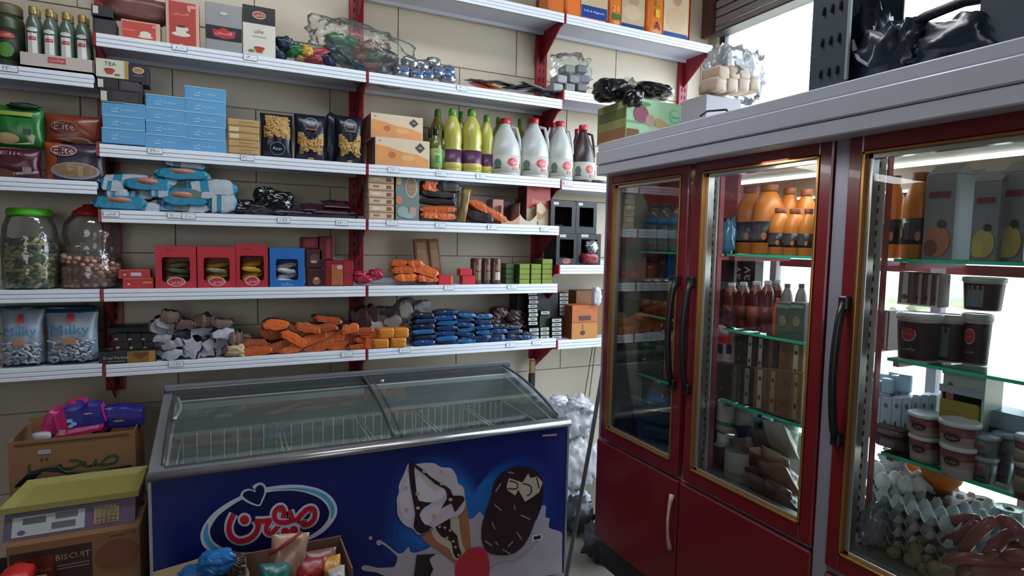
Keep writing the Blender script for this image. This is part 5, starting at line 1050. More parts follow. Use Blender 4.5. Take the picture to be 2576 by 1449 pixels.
lb = mat('light_blue_card', '5796c2', .55, var=.04); lbw = C('c3dbe9', .5); lbd = C('3f7cab', .5)
def blue(u0, u1, vt_, vb_, s):
    return carton('light_blue_box', s, 'box', u0, u1, vt_, None, 3.262, .11, lb, [('t', .58, .5, .34, 'دستمال پنبه', lbw, .3), ('t', .30, .55, .16, 'گلچین', lbw, .3), ('r', .3, .32, .15, .04, lbw), ('e', .05, .72, .03, .08, lbd), ('r', .5, .985, 1, .03, lbw)], 'light blue boxes in three stacks', vb=vb_, rz=random.uniform(-.012, .012))
for c_, (us, tops) in enumerate((((255, 365), (256, 290, 322, 358)), ((364, 468), (238, 271, 304, 337, 369)), ((463, 568), (218, 249, 282, 315, 348, 382)))):
    for i in range(len(tops)-1):
        blue(us[0]+(2 if (i+c_) % 2 else 0), us[1]-(i % 2), tops[i]+3, tops[i+1]+4, 'light blue box with white writing, %s stack, %s from the top' % (['left', 'middle', 'right'][c_], ORD[i]))
ndl = C('b08e5c', .55, var=.12, vs=14)
for i in range(5):
    carton('noodle_pack', 'tan noodle pack in the stack beside the light blue boxes, %s from the top' % ORD[i], 'pack', 572+i*.6, 652, 300+i*17.4, None, 3.262, .1, ndl, [('r', .2, .5, .3, .6, C('c8b89a', .5)) if i in (1, 2) else ('r', .6, .6, .5, .05, C('7a5a34', .5)), ('r', .55, .3, .4, .04, C('8a6438', .5)), ('r', .5, .03, 1, .05, C('7a5c34', .5))], 'tan noodle packs', vb=318+i*17.4, c=.004, lid=False)
# pasta bags
navy = C('0f1526', .3, var=.15); pastam = mat('pasta', 'a07c40', .45, var=.35, vs=60, bump=.6, bs=70); penne_m = C('b58f50', .45, var=.15)
def pasta(u0, u1, vt_, label, kind, yy=3.265):
    loc, w_, h, _ = geo('W', u0, u1, vt_, Z['r2'], yy, .08); t = thing('pasta_bag', label, 'pasta', loc, 0, 'navy pasta bags')
    lo, hi = (.14, .60) if kind else (.42, .95)
    def mf(side, u, v):
        if side > 0: return navy
        edge = .10 + .06*math.sin(v*9)
        top = hi - (.16*math.exp(-((u-.5)/.22)**2) if kind else 0); bot = lo + (.10*math.exp(-((u-.5)/.2)**2) if kind else .06*math.sin(u*3))
        return pastam if edge < u < 1-edge and bot < v < top else navy
    MB().pouch(w_, h, .095, mf, nx=14, nz=20, seed=int(u0), amp=.10, crimp=.03).build('bag_film', t)
    b = MB(); rnd = random.Random(int(u0))
    for k in range(70):
        u = rnd.uniform(.15, .85); v = rnd.uniform(lo+.07, hi-.06)
        if kind and v > hi-.16*math.exp(-((u-.5)/.22)**2)-.03: continue
        if kind and v < lo+.12*math.exp(-((u-.5)/.2)**2)+.02: continue
        x = (u-.5)*w_*.94; z = v*h; y = -.0475*(4*v*(1-v))**.45*(1-abs(2*u-1)**3.2)**.5 - .001; a = rnd.uniform(0, 3.1)
        b.tube([(x-.012*math.cos(a), y+.002, z-.012*math.sin(a)), (x+.012*math.cos(a), y, z+.012*math.sin(a))], .0042, penne_m, 6)
    o = b.build('pasta_pieces', t); o['kind'] = 'stuff'
    bz = .78 if kind else .22
    deco('printed_front', t, w_, h, [('e', .5, bz, .46, .28, C('8a90a4', .5)), ('e', .5, bz, .43, .26, navy)] + ([('t', .5, bz+.03, .3, 'Azar', C('b9bdc8', .5), .08), ('r', .5, bz-.03, .24, .02, C('7a6a4a', .5)), ('e', .5, bz-.12, .4, .03, C('8a4a2e', .5)), ('e', .5, .06, .2, .05, C('a88a6a', .5))] if kind else [('t', .5, bz, .3, 'Azar', C('b9bdc8', .5), .1)]), lambda x, z, o, w=w_, h=h: (x, -.052*(max(.05, 4*z/h*(1-z/h)))**.45*(max(.02, 1-abs(2*x/w)**3.2))**.5-.002-o, z))
    return t
pasta(655, 738, 284, 'open navy pasta bag folded over, left of the three', 0); pasta(741, 822, 286, 'navy pasta bag with oval badge, middle of the three', 1); pasta(846, 915, 290, 'navy pasta bag with oval badge, right of the three', 1)
soften('navy_side_bag', 'dark pasta bag turned sideways between the two upright ones', 'pasta', 832, 348, 3.37, .07, .12, .26, navy, seed=4, amp=.1, floor=Z['r2'])
# beige cartons
bgm = C('c9b79c', .5); pch = C('c98a52', .5, var=.25, vs=12)
for i, (a, c_, vt_, zb_, d_) in enumerate(((933, 1064, 290, PX(3.262, 1000, 350).z, .2), (944, 1081, 350, Z['r2'], .22))):
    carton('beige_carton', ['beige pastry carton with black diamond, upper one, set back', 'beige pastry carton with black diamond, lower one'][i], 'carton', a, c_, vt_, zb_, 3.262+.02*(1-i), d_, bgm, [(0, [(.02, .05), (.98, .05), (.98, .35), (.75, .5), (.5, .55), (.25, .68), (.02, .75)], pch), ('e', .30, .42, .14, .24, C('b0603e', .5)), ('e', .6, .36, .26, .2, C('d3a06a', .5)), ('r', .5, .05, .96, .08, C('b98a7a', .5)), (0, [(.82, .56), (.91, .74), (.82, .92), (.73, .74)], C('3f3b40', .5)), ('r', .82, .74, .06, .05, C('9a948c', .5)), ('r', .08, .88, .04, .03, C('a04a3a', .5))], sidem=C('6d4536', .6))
# bottles
lj = mat('lemon_juice', 'a5a04a', .25, var=.06); gcp = C('4e8a2e', .35); plab = C('4a2448', .4); ylab = C('c2b45c', .4)
LP = [('bottle_body', [(.85, 0), (.98, .02), (1, .05), (1, .34), (1.0, .36), (.93, .42), (1.0, .48), (.96, .62), (.75, .76), (.42, .87), (.36, .9)], lj), ('cap', [(.40, .89), (.42, .9), (.40, .97), (.30, 1)], gcp), ('label_band', [(1.02, .06), (1.02, .15), (1.02, .35)], [ylab, plab])]
for i, (a, c_, vt_, y_, s) in enumerate(((1124, 1171, 269, 3.265, 'front left, tall with purple label'), (1172, 1222, 270, 3.262, 'front middle, tall with purple label'), (1214, 1250, 286, 3.32, 'shorter, behind the middle bottle'), (1246, 1278, 292, 3.38, 'shorter, behind the first white jug'), (1150, 1182, 278, 3.36, 'in the back row between the two tall ones'), (1088, 1128, 271, 3.40, 'in the back row behind the small oil bottles'), (1302, 1330, 296, 3.42, 'in the back row between the first two white jugs'))):
    lath('lemon_juice_bottle', 'yellow lemon juice bottle with green cap, ' + s, 'bottle', 'W', a, c_, vt_, 'r2', y_, LP, 'yellow lemon juice bottles', seg=20)
for i, (a, c_, vt_, y_, s) in enumerate(((1086, 1118, 316, 3.27, 'left one in front'), (1110, 1132, 325, 3.30, 'right one with light green label'), (1076, 1094, 324, 3.36, 'behind, next to the beige cartons'))):
    lath('oil_bottle', 'small dark capped oil bottle with green label, ' + s, 'bottle', 'W', a, c_, vt_, 'r2', y_, [('bottle_body', [(.95, 0), (1, .03), (1, .55), (.8, .68), (.4, .78), (.38, .82)], C('5f6234', .2)), ('cap', [(.45, .81), (.47, .83), (.47, .98), (.4, 1)], C('14141a', .3)), ('label', [(1.02, .08), (1.02, .5)], C('6fa25a' if i == 1 else '8aa86a', .5))], 'small oil bottles', prints=('printed_label', 1.03, .1, .5, 1.4, [('r', .5, .4, .5, .4, C('3f7a34', .5)), ('e', .5, .85, .3, .15, C('b9803a', .5))]))
jw = mat('vinegar_jug', 'b3b6b6', .3, var=.04); rcap = C('b82a34', .35)
def jug(a, c_, vt_, y_, label, m=jw, zn='r2'):
    JP = [('jug_body', [(.92, 0), (.99, .02), (1, .05), (1, .42), (.9, .55), (.62, .72), (.36, .86), (.30, .92)], m), ('cap', [(.33, .915), (.34, .925), (.34, .99), (.31, 1)], rcap), ('label_band', [(1.012, .06), (1.012, .36)], C('bdbbb2', .4))]
    t = lath('vinegar_jug', label, 'jug', 'W', a, c_, vt_, zn, y_, JP, 'big jugs with red caps', seg=24, prints=('printed_label', 1.02, .07, .36, 2.3, [('e', .55, .58, .30, .50, C('b22a36', .4)), ('t', .55, .58, .22, 'سرکه', C('d8c0bc', .4), .3), ('r', .62, .2, .14, .16, C('a02a34', .4)), ('e', .12, .5, .2, .5, C('5a6a64', .5)), ('r', .12, .22, .2, .08, C('2c4a42', .5)), ('e', .88, .4, .12, .4, C('8a9a6a', .5))]))
    w_, h = t['w'], t['h']; R_ = w_/2
    MB().tube([(R_*.30, -R_*.2, h*.86), (R_*.62, -R_*.35, h*.84), (R_*.80, -R_*.38, h*.66), (R_*.93, -R_*.3, h*.48), (R_*.86, -R_*.2, h*.44)], R_*.10, m, 8).build('handle', t)
jug(1251, 1326, 292, 3.262, 'white vinegar jug with red cap, first from the left'); jug(1325, 1398, 291, 3.262, 'white vinegar jug with red cap, second from the left'); jug(1396, 1458, 300, 3.262, 'white vinegar jug with red cap, third from the left')
jug(1457, 1512, 310, 3.275, 'dark red brown syrup jug with red cap beside the fridge', C('3c2a2e', .3), 'd2'); jug(1384, 1424, 305, 3.40, 'white jug in the back row behind the second and third jugs'); jug(1446, 1476, 322, 3.42, 'dark jug in the back row beside the fridge', C('5a4a4c', .3), 'd2')
tag(MB().soft(.16, .12, .03, C('2c2c34', .3), n=6, p=3, seed=2, amp=.15).build('dark_flat_pack', None, (at(1495, 455, 1, 3.29).x+.03, 3.33, Z['d2']+.016)), 'flat dark pack poking out beside the syrup jug', 'pack')
# --- bay A second shelf: wafer bags
def bag(name, label, cat, u0, u1, vt_, zn, y_, t_, mf, group=None, spec=None, vb=None, crimp=.04, seed=0, rx=0, amp=.1):
    loc, w_, h, _ = geo('W', u0, u1, vt_, Z[zn] if isinstance(zn, str) else zn, y_, t_, vb); t = thing(name, label, cat, loc, 0, group)
    MB().pouch(w_, h, t_, mf, nx=14, nz=14, seed=seed, crimp=crimp, amp=amp).build('bag_film', t)
    if spec: deco('printed_front', t, w_, h, spec, lambda x, z, o: (x, -t_*.56*(max(.05, 4*(z/h)*(1-z/h)))**.45*(max(.02, 1-abs(2*x/w_)**3.2))**.5-.002-o, z))
    return t
gr = C('1e6a2c', .3, var=.2); pl = C('4a1c2a', .3, var=.15); bro = C('54261a', .3, var=.2); org = C('9a4a26', .3, var=.15)
zE = PX(3.265, 50, 370).z
crk = C('b09468', .5, var=.35, vs=40); silb = C('9a8f96', .3)
bag('snack_bag', 'purple snack bag lying at the left edge, under the green bag', 'snack', -40, 100, 372, 'a2', 3.262, .07, pl, 'big snack bags at the left edge', [('t', .55, .83, .55, 'Elite', C('a07a86', .5), .12), ('e', .3, .15, .5, .3, C('6a3a24', .5)), ('r', .75, .3, .16, .2, C('8a7a70', .5)), (0, [(.5, .2), (.95, .3), (.95, .22), (.5, .12)], C('a89aa0', .5))], seed=3)
bag('snack_bag', 'green snack bag with white panel at the left edge, on top of the purple one', 'snack', -30, 106, 264, zE, 3.275, .07, gr, 'big snack bags at the left edge', [(0, [(.0, .05), (.8, .1), (.85, .3), (.6, .45), (.0, .42)], C('b0b49a', .5)), ('e', .3, .2, .5, .26, crk), ('r', .7, .38, .14, .14, C('2a4a2a', .5)), ('r', .4, .8, .8, .1, C('8a9a3a', .4))], seed=5)
tag(MB().soft(.12, .04, .03, C('122a18', .4), n=5, p=2.2, seed=5, amp=.4).build('green_bag_knot', None, at(60, 268, 1, 3.29)), 'dark green twisted plastic on top of the green snack bag', 'bag')
bag('snack_bag', 'brown wafer bag with oval red logo, lower of the two beside the upright', 'snack', 103, 264, 360, 'a2', 3.262, .07, lambda s, u, v: org if u < .16+.1*v else C('3c3040', .3, var=.2), 'big snack bags at the left edge', [('e', .34, .80, .42, .30, C('a89aa0', .5)), ('e', .34, .80, .38, .25, C('5a1a26', .5)), ('t', .34, .80, .32, 'Elite', C('c8b4b4', .5), .2), ('e', .52, .28, .78, .44, silb), ('e', .52, .30, .68, .36, C('8a6f52', .5, var=.4, vs=30)), ('r', .44, .30, .08, .3, C('a88c68', .5)), ('r', .60, .28, .08, .28, C('a88c68', .5)), ('t', .87, .08, .06, 'A', C('b8b0b4', .5), .1)], seed=8)
bag('snack_bag', 'brown wafer bag with oval red logo, upper of the two beside the upright', 'snack', 104, 258, 288, PX(3.275, 180, 366).z, 3.285, .06, lambda s, u, v: C('7a3420', .3, var=.2) if v > .3 or u < .3 else bro, 'big snack bags at the left edge', [('e', .36, .60, .44, .38, C('8a5a4a', .5)), ('e', .36, .60, .40, .34, C('4a1418', .5)), ('t', .36, .60, .34, 'Elite', C('b08a80', .5), .24), (0, [(.2, .2), (.5, .3), (.98, .22), (.98, .12), (.5, .1)], C('8a6a54', .5)), ('e', .6, .14, .3, .16, C('6a4630', .5))], seed=10)
# --- third shelf of the second bay: turquoise cookie packets
tq = C('1b789a', .3, var=.15, vs=10, bump=.4); tw = C('a6b0b8', .3, var=.14, vs=25, bump=.4); tch = C('a8705a', .4, var=.3, vs=40); tgr = C('5a6a62', .35, var=.3, vs=30)
ck_ = [(1, 305, 512, 88, 26, 0), (2, 375, 522, 46, 20, 1), (2, 415, 518, 50, 24, 1), (1, 462, 500, 84, 30, 0), (1, 470, 522, 80, 22, 2), (2, 530, 510, 34, 36, 1), (2, 562, 512, 50, 40, 1),
       (2, 300, 488, 40, 22, 1), (2, 360, 492, 44, 18, 1), (2, 405, 486, 34, 22, 1), (2, 290, 470, 40, 22, 1), (2, 320, 455, 84, 22, 1), (1, 375, 466, 80, 26, 0), (2, 420, 460, 40, 16, 1), (1, 465, 476, 90, 34, 2), (2, 535, 475, 90, 34, 1), (1, 548, 470, 60, 30, 2), (2, 420, 452, 60, 12, 1), (1, 460, 440, 92, 24, 0), (2, 465, 414, 78, 20, 1), (2, 510, 452, 34, 20, 1), (2, 500, 488, 70, 22, 2)]
lv = lambda v: 'bottom' if v > 505 else 'middle' if v > 480 else 'upper' if v > 453 else 'top'
for i, (k, u, v, w_, h_, st) in enumerate(ck_):
    sc_ = 3.35/FPX*1.02; y = 3.31+.012*(i % 3); q = at(u, v, 1, y); hh = h_*sc_; q.z = max(q.z, Z['r3']+hh/2)
    j = 1+sum(1 for c_ in ck_ if lv(c_[2]) == lv(v) and c_[1] < u)
    fr_ = [lambda x: tq, lambda x: tw if (.12 < x < .34 or .42 < x < .93) else tq, lambda x: tgr if .2 < x < .55 else tw if x > .6 else tq][st]
    b_ = MB().pack(w_*sc_*1.06, .12, hh*1.06, fr_, [tch, tw, tgr][st], seed=i+100, rot=Matrix.Rotation(.07*math.sin(i*2.1), 3, 'Y'), jit=.13)
    if st == 0: b_.soft(w_*sc_*.78, .112, hh*.72, tch, n=5, p=2.3, seed=i, amp=.06, loc=(0, -.012, hh*.22))
    o = b_.build('cookie_packet', None, q)
    tag(o, '%s packet in the %s layer of the turquoise cookie pile, %s from the left' % (['turquoise cookie', 'white backed cookie', 'grey green windowed cookie'][st], lv(v), ORD[j-1]), 'cookies', 'turquoise cookie packets')
bb = mat('glossy_black_bag', '0e0f12', .18, var=.2, coat=.5)
for (u, v, w_, h_, s) in ((610, 520, .13, .07, 'low, beside the cookie packets'), (640, 522, .13, .06, 'flat part in the middle'), (690, 510, .19, .13, 'tallest, on the right'), (665, 492, .10, .09, 'pointed top of the right one')):
    soften('black_bag', 'glossy black plastic bag on the third shelf, ' + s, 'bag', u, v, 3.33, w_, .10, h_, bb, 'glossy black bags', seed=u, amp=.2, p=2.6, floor=Z['r3'], n=14)
mr = C('3a1c2a', .22, var=.3, vs=20)
for i, (u, v, w_) in enumerate(((730, 535, .17), (775, 538, .18), (800, 530, .16), (835, 536, .20), (850, 522, .15), (865, 540, .14))):
    q = at(u, v, 1, 3.28+.01*(i % 3)); q.z = max(q.z, Z['r3']+.01+.011*(i % 3))
    o = MB().pouch(w_, .13, .025, C('2c2438', .22, var=.3) if i < 2 else mr, nx=9, nz=8, seed=i+9, amp=.4, loc=(0, 0, 0), rot=Matrix.Rotation(-1.25, 3, 'X')).build('flat_packet', None, q)
    tag(o, '%s flat shiny packet lying on the third shelf, %s from the left' % ('dark violet' if i < 2 else 'maroon', ORD[i]), 'snack', 'flat maroon packets')
# --- third shelf of the middle bay
tanb = C('b59a80', .55, var=.12, vs=20); tan2 = C('9a7458', .55)
for i in range(6):
    vt_ = 443+i*18.3
    carton('tan_box', 'small tan food box in the stack beside the second upright, %s from the top' % ORD[i], 'box', 926+i*.4, 991, vt_, None, 3.262, .10, tanb, [('r', .5, .5, .9, .6, C('c4ac94', .5)), ('r', .3, .55, .25, .3, C('8a6a4c' if i % 2 else 'cfc4b4', .5)), ('r', .8, .5, .2, .5, C('7a5038', .5)), ('r', .5, .03, 1, .06, tan2)], 'stacked tan boxes', vb=vt_+17.6, rz=random.uniform(-.02, .02), lid=False)
gg = C('6a7a78', .5, var=.1)
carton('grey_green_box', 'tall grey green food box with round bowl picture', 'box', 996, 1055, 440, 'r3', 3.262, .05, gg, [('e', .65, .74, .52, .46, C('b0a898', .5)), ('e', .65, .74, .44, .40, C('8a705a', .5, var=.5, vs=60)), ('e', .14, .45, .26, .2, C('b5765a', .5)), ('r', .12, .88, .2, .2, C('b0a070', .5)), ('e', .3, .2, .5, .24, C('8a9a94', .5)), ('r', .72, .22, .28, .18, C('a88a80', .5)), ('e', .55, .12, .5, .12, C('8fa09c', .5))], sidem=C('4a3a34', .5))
orw = mat('orange_wafer', 'b0501f', .3, var=.12, vs=10, bump=.5, bs=45); orw2 = mat('orange_wafer_pale', 'c9803e', .3, var=.15, vs=14); orwb = mat('orange_wafer_bright', 'c8602a', .3, var=.12, vs=10, bump=.5, bs=40); orwd = mat('orange_wafer_deep', '94401c', .3, var=.14, vs=10, bump=.5, bs=50); dkw = mat('dark_wafer', '22191a', .35, var=.3, vs=25)
def orpack(name, u, v, w_, h_, rot, label, y=3.30, d=.10, group='orange wafer packs', top=None, seed=0, floor=None, main=None):
    q = at(u, v, 1, y); sc_ = (y-.02)/FPX*1.0
    sc_ = (q-CAM).dot(FW)/FPX; W_, H_ = w_*sc_/.93, h_*sc_
    if floor is not None: q.z = max(q.z, floor+H_*.5)
    o = MB().pack(W_*1.04, d, H_*1.02, main or orw, top or dkw, seed=seed, rot=Matrix.Rotation(math.radians(rot), 3, 'Y') @ Matrix.Rotation(.12*math.sin(seed*1.3), 3, 'Z'), jit=.16).build(name, None, q)
    return tag(o, label, 'wafer', group)
for i, (u, v, w_, h_, r_, s) in enumerate(((1098, 544, 86, 18, 0, 'lying lowest beside the grey green box'), (1098, 528, 84, 18, -2, 'lying second from below beside the grey green box'), (1100, 508, 84, 16, 0, 'dark one lying in the middle of the pile'), (1100, 490, 80, 18, 3, 'dark one above the middle of the pile'), (1082, 470, 50, 26, 0, 'top left of the pile under the shelf'), (1122, 472, 60, 26, 0, 'top right of the pile under the shelf'), (1222, 532, 100, 22, 26, 'leaning down to the right towards the pink boxes'), (1205, 545, 60, 26, 8, 'dark one under the leaning one'))):
    orpack('orange_wafer_pack', u, v, w_, h_, r_, 'flat orange and black wafer pack, ' + s, y=3.31, group='flat orange wafer packs', seed=i+200, floor=Z['r3'], top=dkw, main=orw if i in (0, 1, 4, 6) else dkw)
q = at(1160, 505, 1, 3.275); o = MB().pouch(.055, .205, .05, lambda s, u, v: orw if u > .72 else C('6a6038', .35, var=.2), nx=8, nz=14, seed=3, amp=.15, loc=(0, 0, -.10), rot=Matrix.Rotation(.18, 3, 'Y')).build('orange_wafer_pack', None, (q.x, q.y, Z['r3']+.105)); tag(o, 'olive and orange wafer pack standing upright in the middle of the pile', 'wafer', 'flat orange wafer packs')
# display boxes with wave cut front
pk = C('a8706a', .5, var=.1); 
def wavebox(u0, u1, vt_, vb_, m, label, back, side_):
    loc, w_, h, _ = geo('W', u0, u1, vt_, Z['r3'], 3.262, .12); t = thing('display_box', label, 'box', loc, 0, 'wave cut display boxes')
    b = MB(); n = 12; pts = [(-w_/2, 0)] + [(w_/2, 0)] + [(w_/2-w_*k/n, h*(.42-.26*math.sin(math.pi*k/n))) for k in range(n+1)]
    b.prism([(x, -.06, z) for x, z in pts], (0, .003, 0), m); b.build('front_panel', t)
    b = MB(); b.box(-w_/2, -w_/2+.003, -.057, .06, 0, h*.8, side_); b.box(w_/2-.003, w_/2, -.057, .06, 0, h*.8, side_); b.box(-w_/2, w_/2, .057, .06, 0, h, back); b.box(-w_/2, w_/2, -.057, .06, 0, .003, side_); b.build('box_shell', t)
    return t
wavebox(1262, 1308, 505, 565, C('b08468', .5), 'pink brown wave cut display box, left one, open and empty', C('3a2226', .5), C('9a6a60', .5)); wavebox(1308, 1352, 498, 566, C('b5aaa0', .5), 'pale wave cut display box, right one, open and empty', C('35262a', .5), C('8a5a54', .5))
carton('pink_box', 'narrow upright pink box at the left of the wave cut display boxes', 'box', 1240, 1267, 502, 'r3', 3.30, .10, C('a5736e', .5, var=.15), [('r', .5, .2, .8, .3, C('8a5a54', .5))])
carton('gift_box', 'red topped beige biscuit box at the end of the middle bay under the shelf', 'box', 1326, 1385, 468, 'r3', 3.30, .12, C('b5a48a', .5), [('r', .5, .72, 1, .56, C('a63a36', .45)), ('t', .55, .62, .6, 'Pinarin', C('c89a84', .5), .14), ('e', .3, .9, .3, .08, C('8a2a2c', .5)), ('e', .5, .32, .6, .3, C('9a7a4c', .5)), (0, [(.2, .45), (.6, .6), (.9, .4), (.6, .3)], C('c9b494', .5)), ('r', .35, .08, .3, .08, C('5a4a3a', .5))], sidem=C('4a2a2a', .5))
# black display boxes on the short shelf behind the fridge
bkb = C('0a0b0e', .4, var=.1)
for i, (a, c_, vt_, vb_, nm) in enumerate(((1386, 1449, 506, 586, 'upper left'), (1450, 1502, 508, 588, 'upper right'), (1400, 1452, 588, None, 'lower left'), (1453, 1512, 588, None, 'lower right'))):
    zb_ = Z['d4'] if vb_ is None else at(1450, 588, 1, 3.27).z
    loc, w_, h, _ = geo('W', a, c_, vt_, zb_, 3.27, .16); t = thing('black_display_box', 'black window display box behind the fridge edge, %s of four' % nm, 'box', loc, 0, 'black display boxes')
    b = MB(); k_ = .006; b.box(-w_/2, w_/2, .075, .08, 0, h, bkb); b.box(-w_/2, -w_/2+k_, -.08, .075, 0, h, bkb); b.box(w_/2-k_, w_/2, -.08, .075, 0, h, bkb); b.box(-w_/2, w_/2, -.08, .08, h-k_, h, bkb); b.box(-w_/2, w_/2, -.08, .08, 0, k_, bkb)
    for q in ((-w_/2, w_/2, 0, h*.22), (-w_/2, w_/2, h*.82, h), (-w_/2, -w_/2+w_*.16, h*.22, h*.82), (w_/2-w_*.16, w_/2, h*.22, h*.82)): b.box(q[0], q[1], -.082, -.078, q[2], q[3], bkb)
    b.build('box_shell', t); MB().soft(w_*.7, .1, h*.25, C('3a3a40', .3, var=.4, vs=30), n=5, p=3, seed=i, amp=.25, loc=(0, -.01, h*.14)).build('contents', t)
    deco('printed_front', t, w_, h, ([('r', .2, .92, .2, .08, C('b9bdc0', .5))] if i < 2 else [('r', .3, .93, .3, .09, C('a9aeb0', .5)), ('e', .5, .13, .4, .16, C('b56a5c', .5)), ('e', .5, .13, .32, .11, C('8a1e26', .5)), ('t', .5, .13, .22, 'آیدین', C('d0b8a8', .5), .08)]), flatmap(-.082))
soften('foil_bag', 'crumpled clear foil bag in front of the lower right black box', 'bag', 1488, 622, 3.255, .09, .06, .09, foil, seed=9, amp=.35, n=8, p=2.3)
soften('red_sweet_bag', 'dark red sweet bag at the foot of the black display boxes', 'bag', 1482, 650, 3.26, .12, .06, .07, C('7a1a2a', .3, var=.3, vs=20), seed=3, amp=.2, floor=Z['d4'])
# --- fourth shelf
jarc = clear('jar_plastic', (.93, .95, .93), .07, .06, .07, (.6, .58, .54), bump=.25)
loc, w_, h, _ = geo('W', -22, 130, 522, Z['a3'], 3.262, 0); R_ = w_/2
t = thing('sweet_jar', 'round clear sweet jar with bright green lid full of green and cream candies', 'jar', (loc.x, 3.262+R_, Z['a3']))
MB().lathe([(R_*.80, 0), (R_*.97, .012), (R_, .04), (R_, h*.60), (R_*.93, h*.78), (R_*.80, h*.88), (R_*.74, h*.92)], jarc, 32).build('jar_body', t)
MB().lathe([(R_*.76, h*.905), (R_*.80, h*.91), (R_*.80, h*.955), (R_*.78, h*.96), (R_*.78, h*.985), (R_*.70, h)], C('4fae1e', .4), 32).build('lid', t)
rnd = random.Random(5); cgr = [C('1e4a34', .4), C('b0a878', .4), C('2a5a3a', .4), C('a09a5c', .4), C('16362a', .4)]
b = MB(); n_ = 0
for lay in range(13):
    for k in range(22):
        if n_ >= 290: break
        a = 2*math.pi*(k+.5*(lay % 2))/22+rnd.uniform(-.1, .1); r_ = R_*.85; n_ += 1
        if math.sin(a) > .35: continue
        b.soft(.040, .018, .019, cgr[rnd.randrange(5)], n=2, p=3, seed=n_, amp=.15, loc=(r_*math.cos(a), r_*math.sin(a), .02+lay*.0165+rnd.uniform(-.004, .004)), rot=Matrix.Rotation(a+math.pi/2+rnd.uniform(-.5, .5), 3, 'Z') @ Matrix.Rotation(rnd.uniform(-.8, .8), 3, 'Y'))
b.lathe([(.01, .01), (R_*.8, .01), (R_*.8, .22), (.01, .235)], C('3a4630', .6, var=.5, vs=60), 20)
o = b.build('wrapped_candies', t); o['kind'] = 'stuff'
loc, w_, h, _ = geo('W', 128, 292, 510, Z['a3'], 3.258, 0); R_ = w_/2
t = thing('sweet_jar', 'waisted clear sweet jar with red stepped lid, a third full of pink round sweets', 'jar', (loc.x, 3.262+R_, Z['a3']))
MB().lathe([(R_*.86, 0), (R_*.97, .01), (R_, .05), (R_*.97, h*.26), (R_*.84, h*.40), (R_*.80, h*.46), (R_*.84, h*.54), (R_*.90, h*.64), (R_*.85, h*.76), (R_*.66, h*.85), (R_*.55, h*.87)], jarc, 32).build('jar_body', t)
MB().lathe([(R_*.56, h*.855), (R_*.60, h*.86), (R_*.56, h*.91), (R_*.42, h*.935), (R_*.40, h*.95), (R_*.25, h*.965), (R_*.22, h*.99), (R_*.12, h)], C('b01f24', .35), 32).build('lid', t)
b = MB(); pk2 = [C('b5827a', .5), C('c2948c', .5), C('a87268', .5), C('b58a70', .5)]
for lay in range(7):
    for k in range(20):
        a = 2*math.pi*(k+.5*(lay % 2))/20+rnd.uniform(-.08, .08); r_ = R_*(.88-.0*lay)
        if math.sin(a) > .35: continue
        b.lathe([(.003, -.011), (.010, -.007), (.013, 0), (.010, .007), (.003, .011)], pk2[rnd.randrange(4)], 8, r_*math.cos(a), r_*math.sin(a), .018+lay*.0185+rnd.uniform(-.004, .004)-(.02*math.cos(a) if lay > 4 else 0))
for k in range(30): 
    a = rnd.uniform(0, 6.28); r_ = R_*.8*math.sqrt(rnd.random()); b.lathe([(.003, -.011), (.010, -.007), (.013, 0), (.010, .007), (.003, .011)], pk2[rnd.randrange(4)], 8, r_*math.cos(a), r_*math.sin(a), .135+rnd.uniform(-.006, .006))
b.lathe([(.01, .01), (R_*.8, .01), (R_*.8, .11), (.01, .125)], C('9a6a60', .6), 20); o = b.build('round_sweets', t); o['kind'] = 'stuff'
rdb = C('ab1a26', .4, var=.06)
for i, (a, c_, vt_, vb_) in enumerate(((297, 378, 679, 701), (308, 386, 700, 724))):
    carton('red_sweet_box', 'flat red sweet box beside the pink sweet jar, ' + ['upper one with white sticker', 'lower one'][i], 'box', a, c_, vt_, None if i == 0 else 'r4', 3.265, .09, rdb, [('r', .55, .5, .34, .4, C('b9b4c4', .5)) if i == 0 else ('r', .8, .6, .3, .2, C('c07a2a', .5)), ('r', .5, .95, .9, .06, C('c97a2a', .5)), ('e', .2, .45, .1, .2, C('d0a8a0', .5))], 'flat red boxes', vb=vb_)
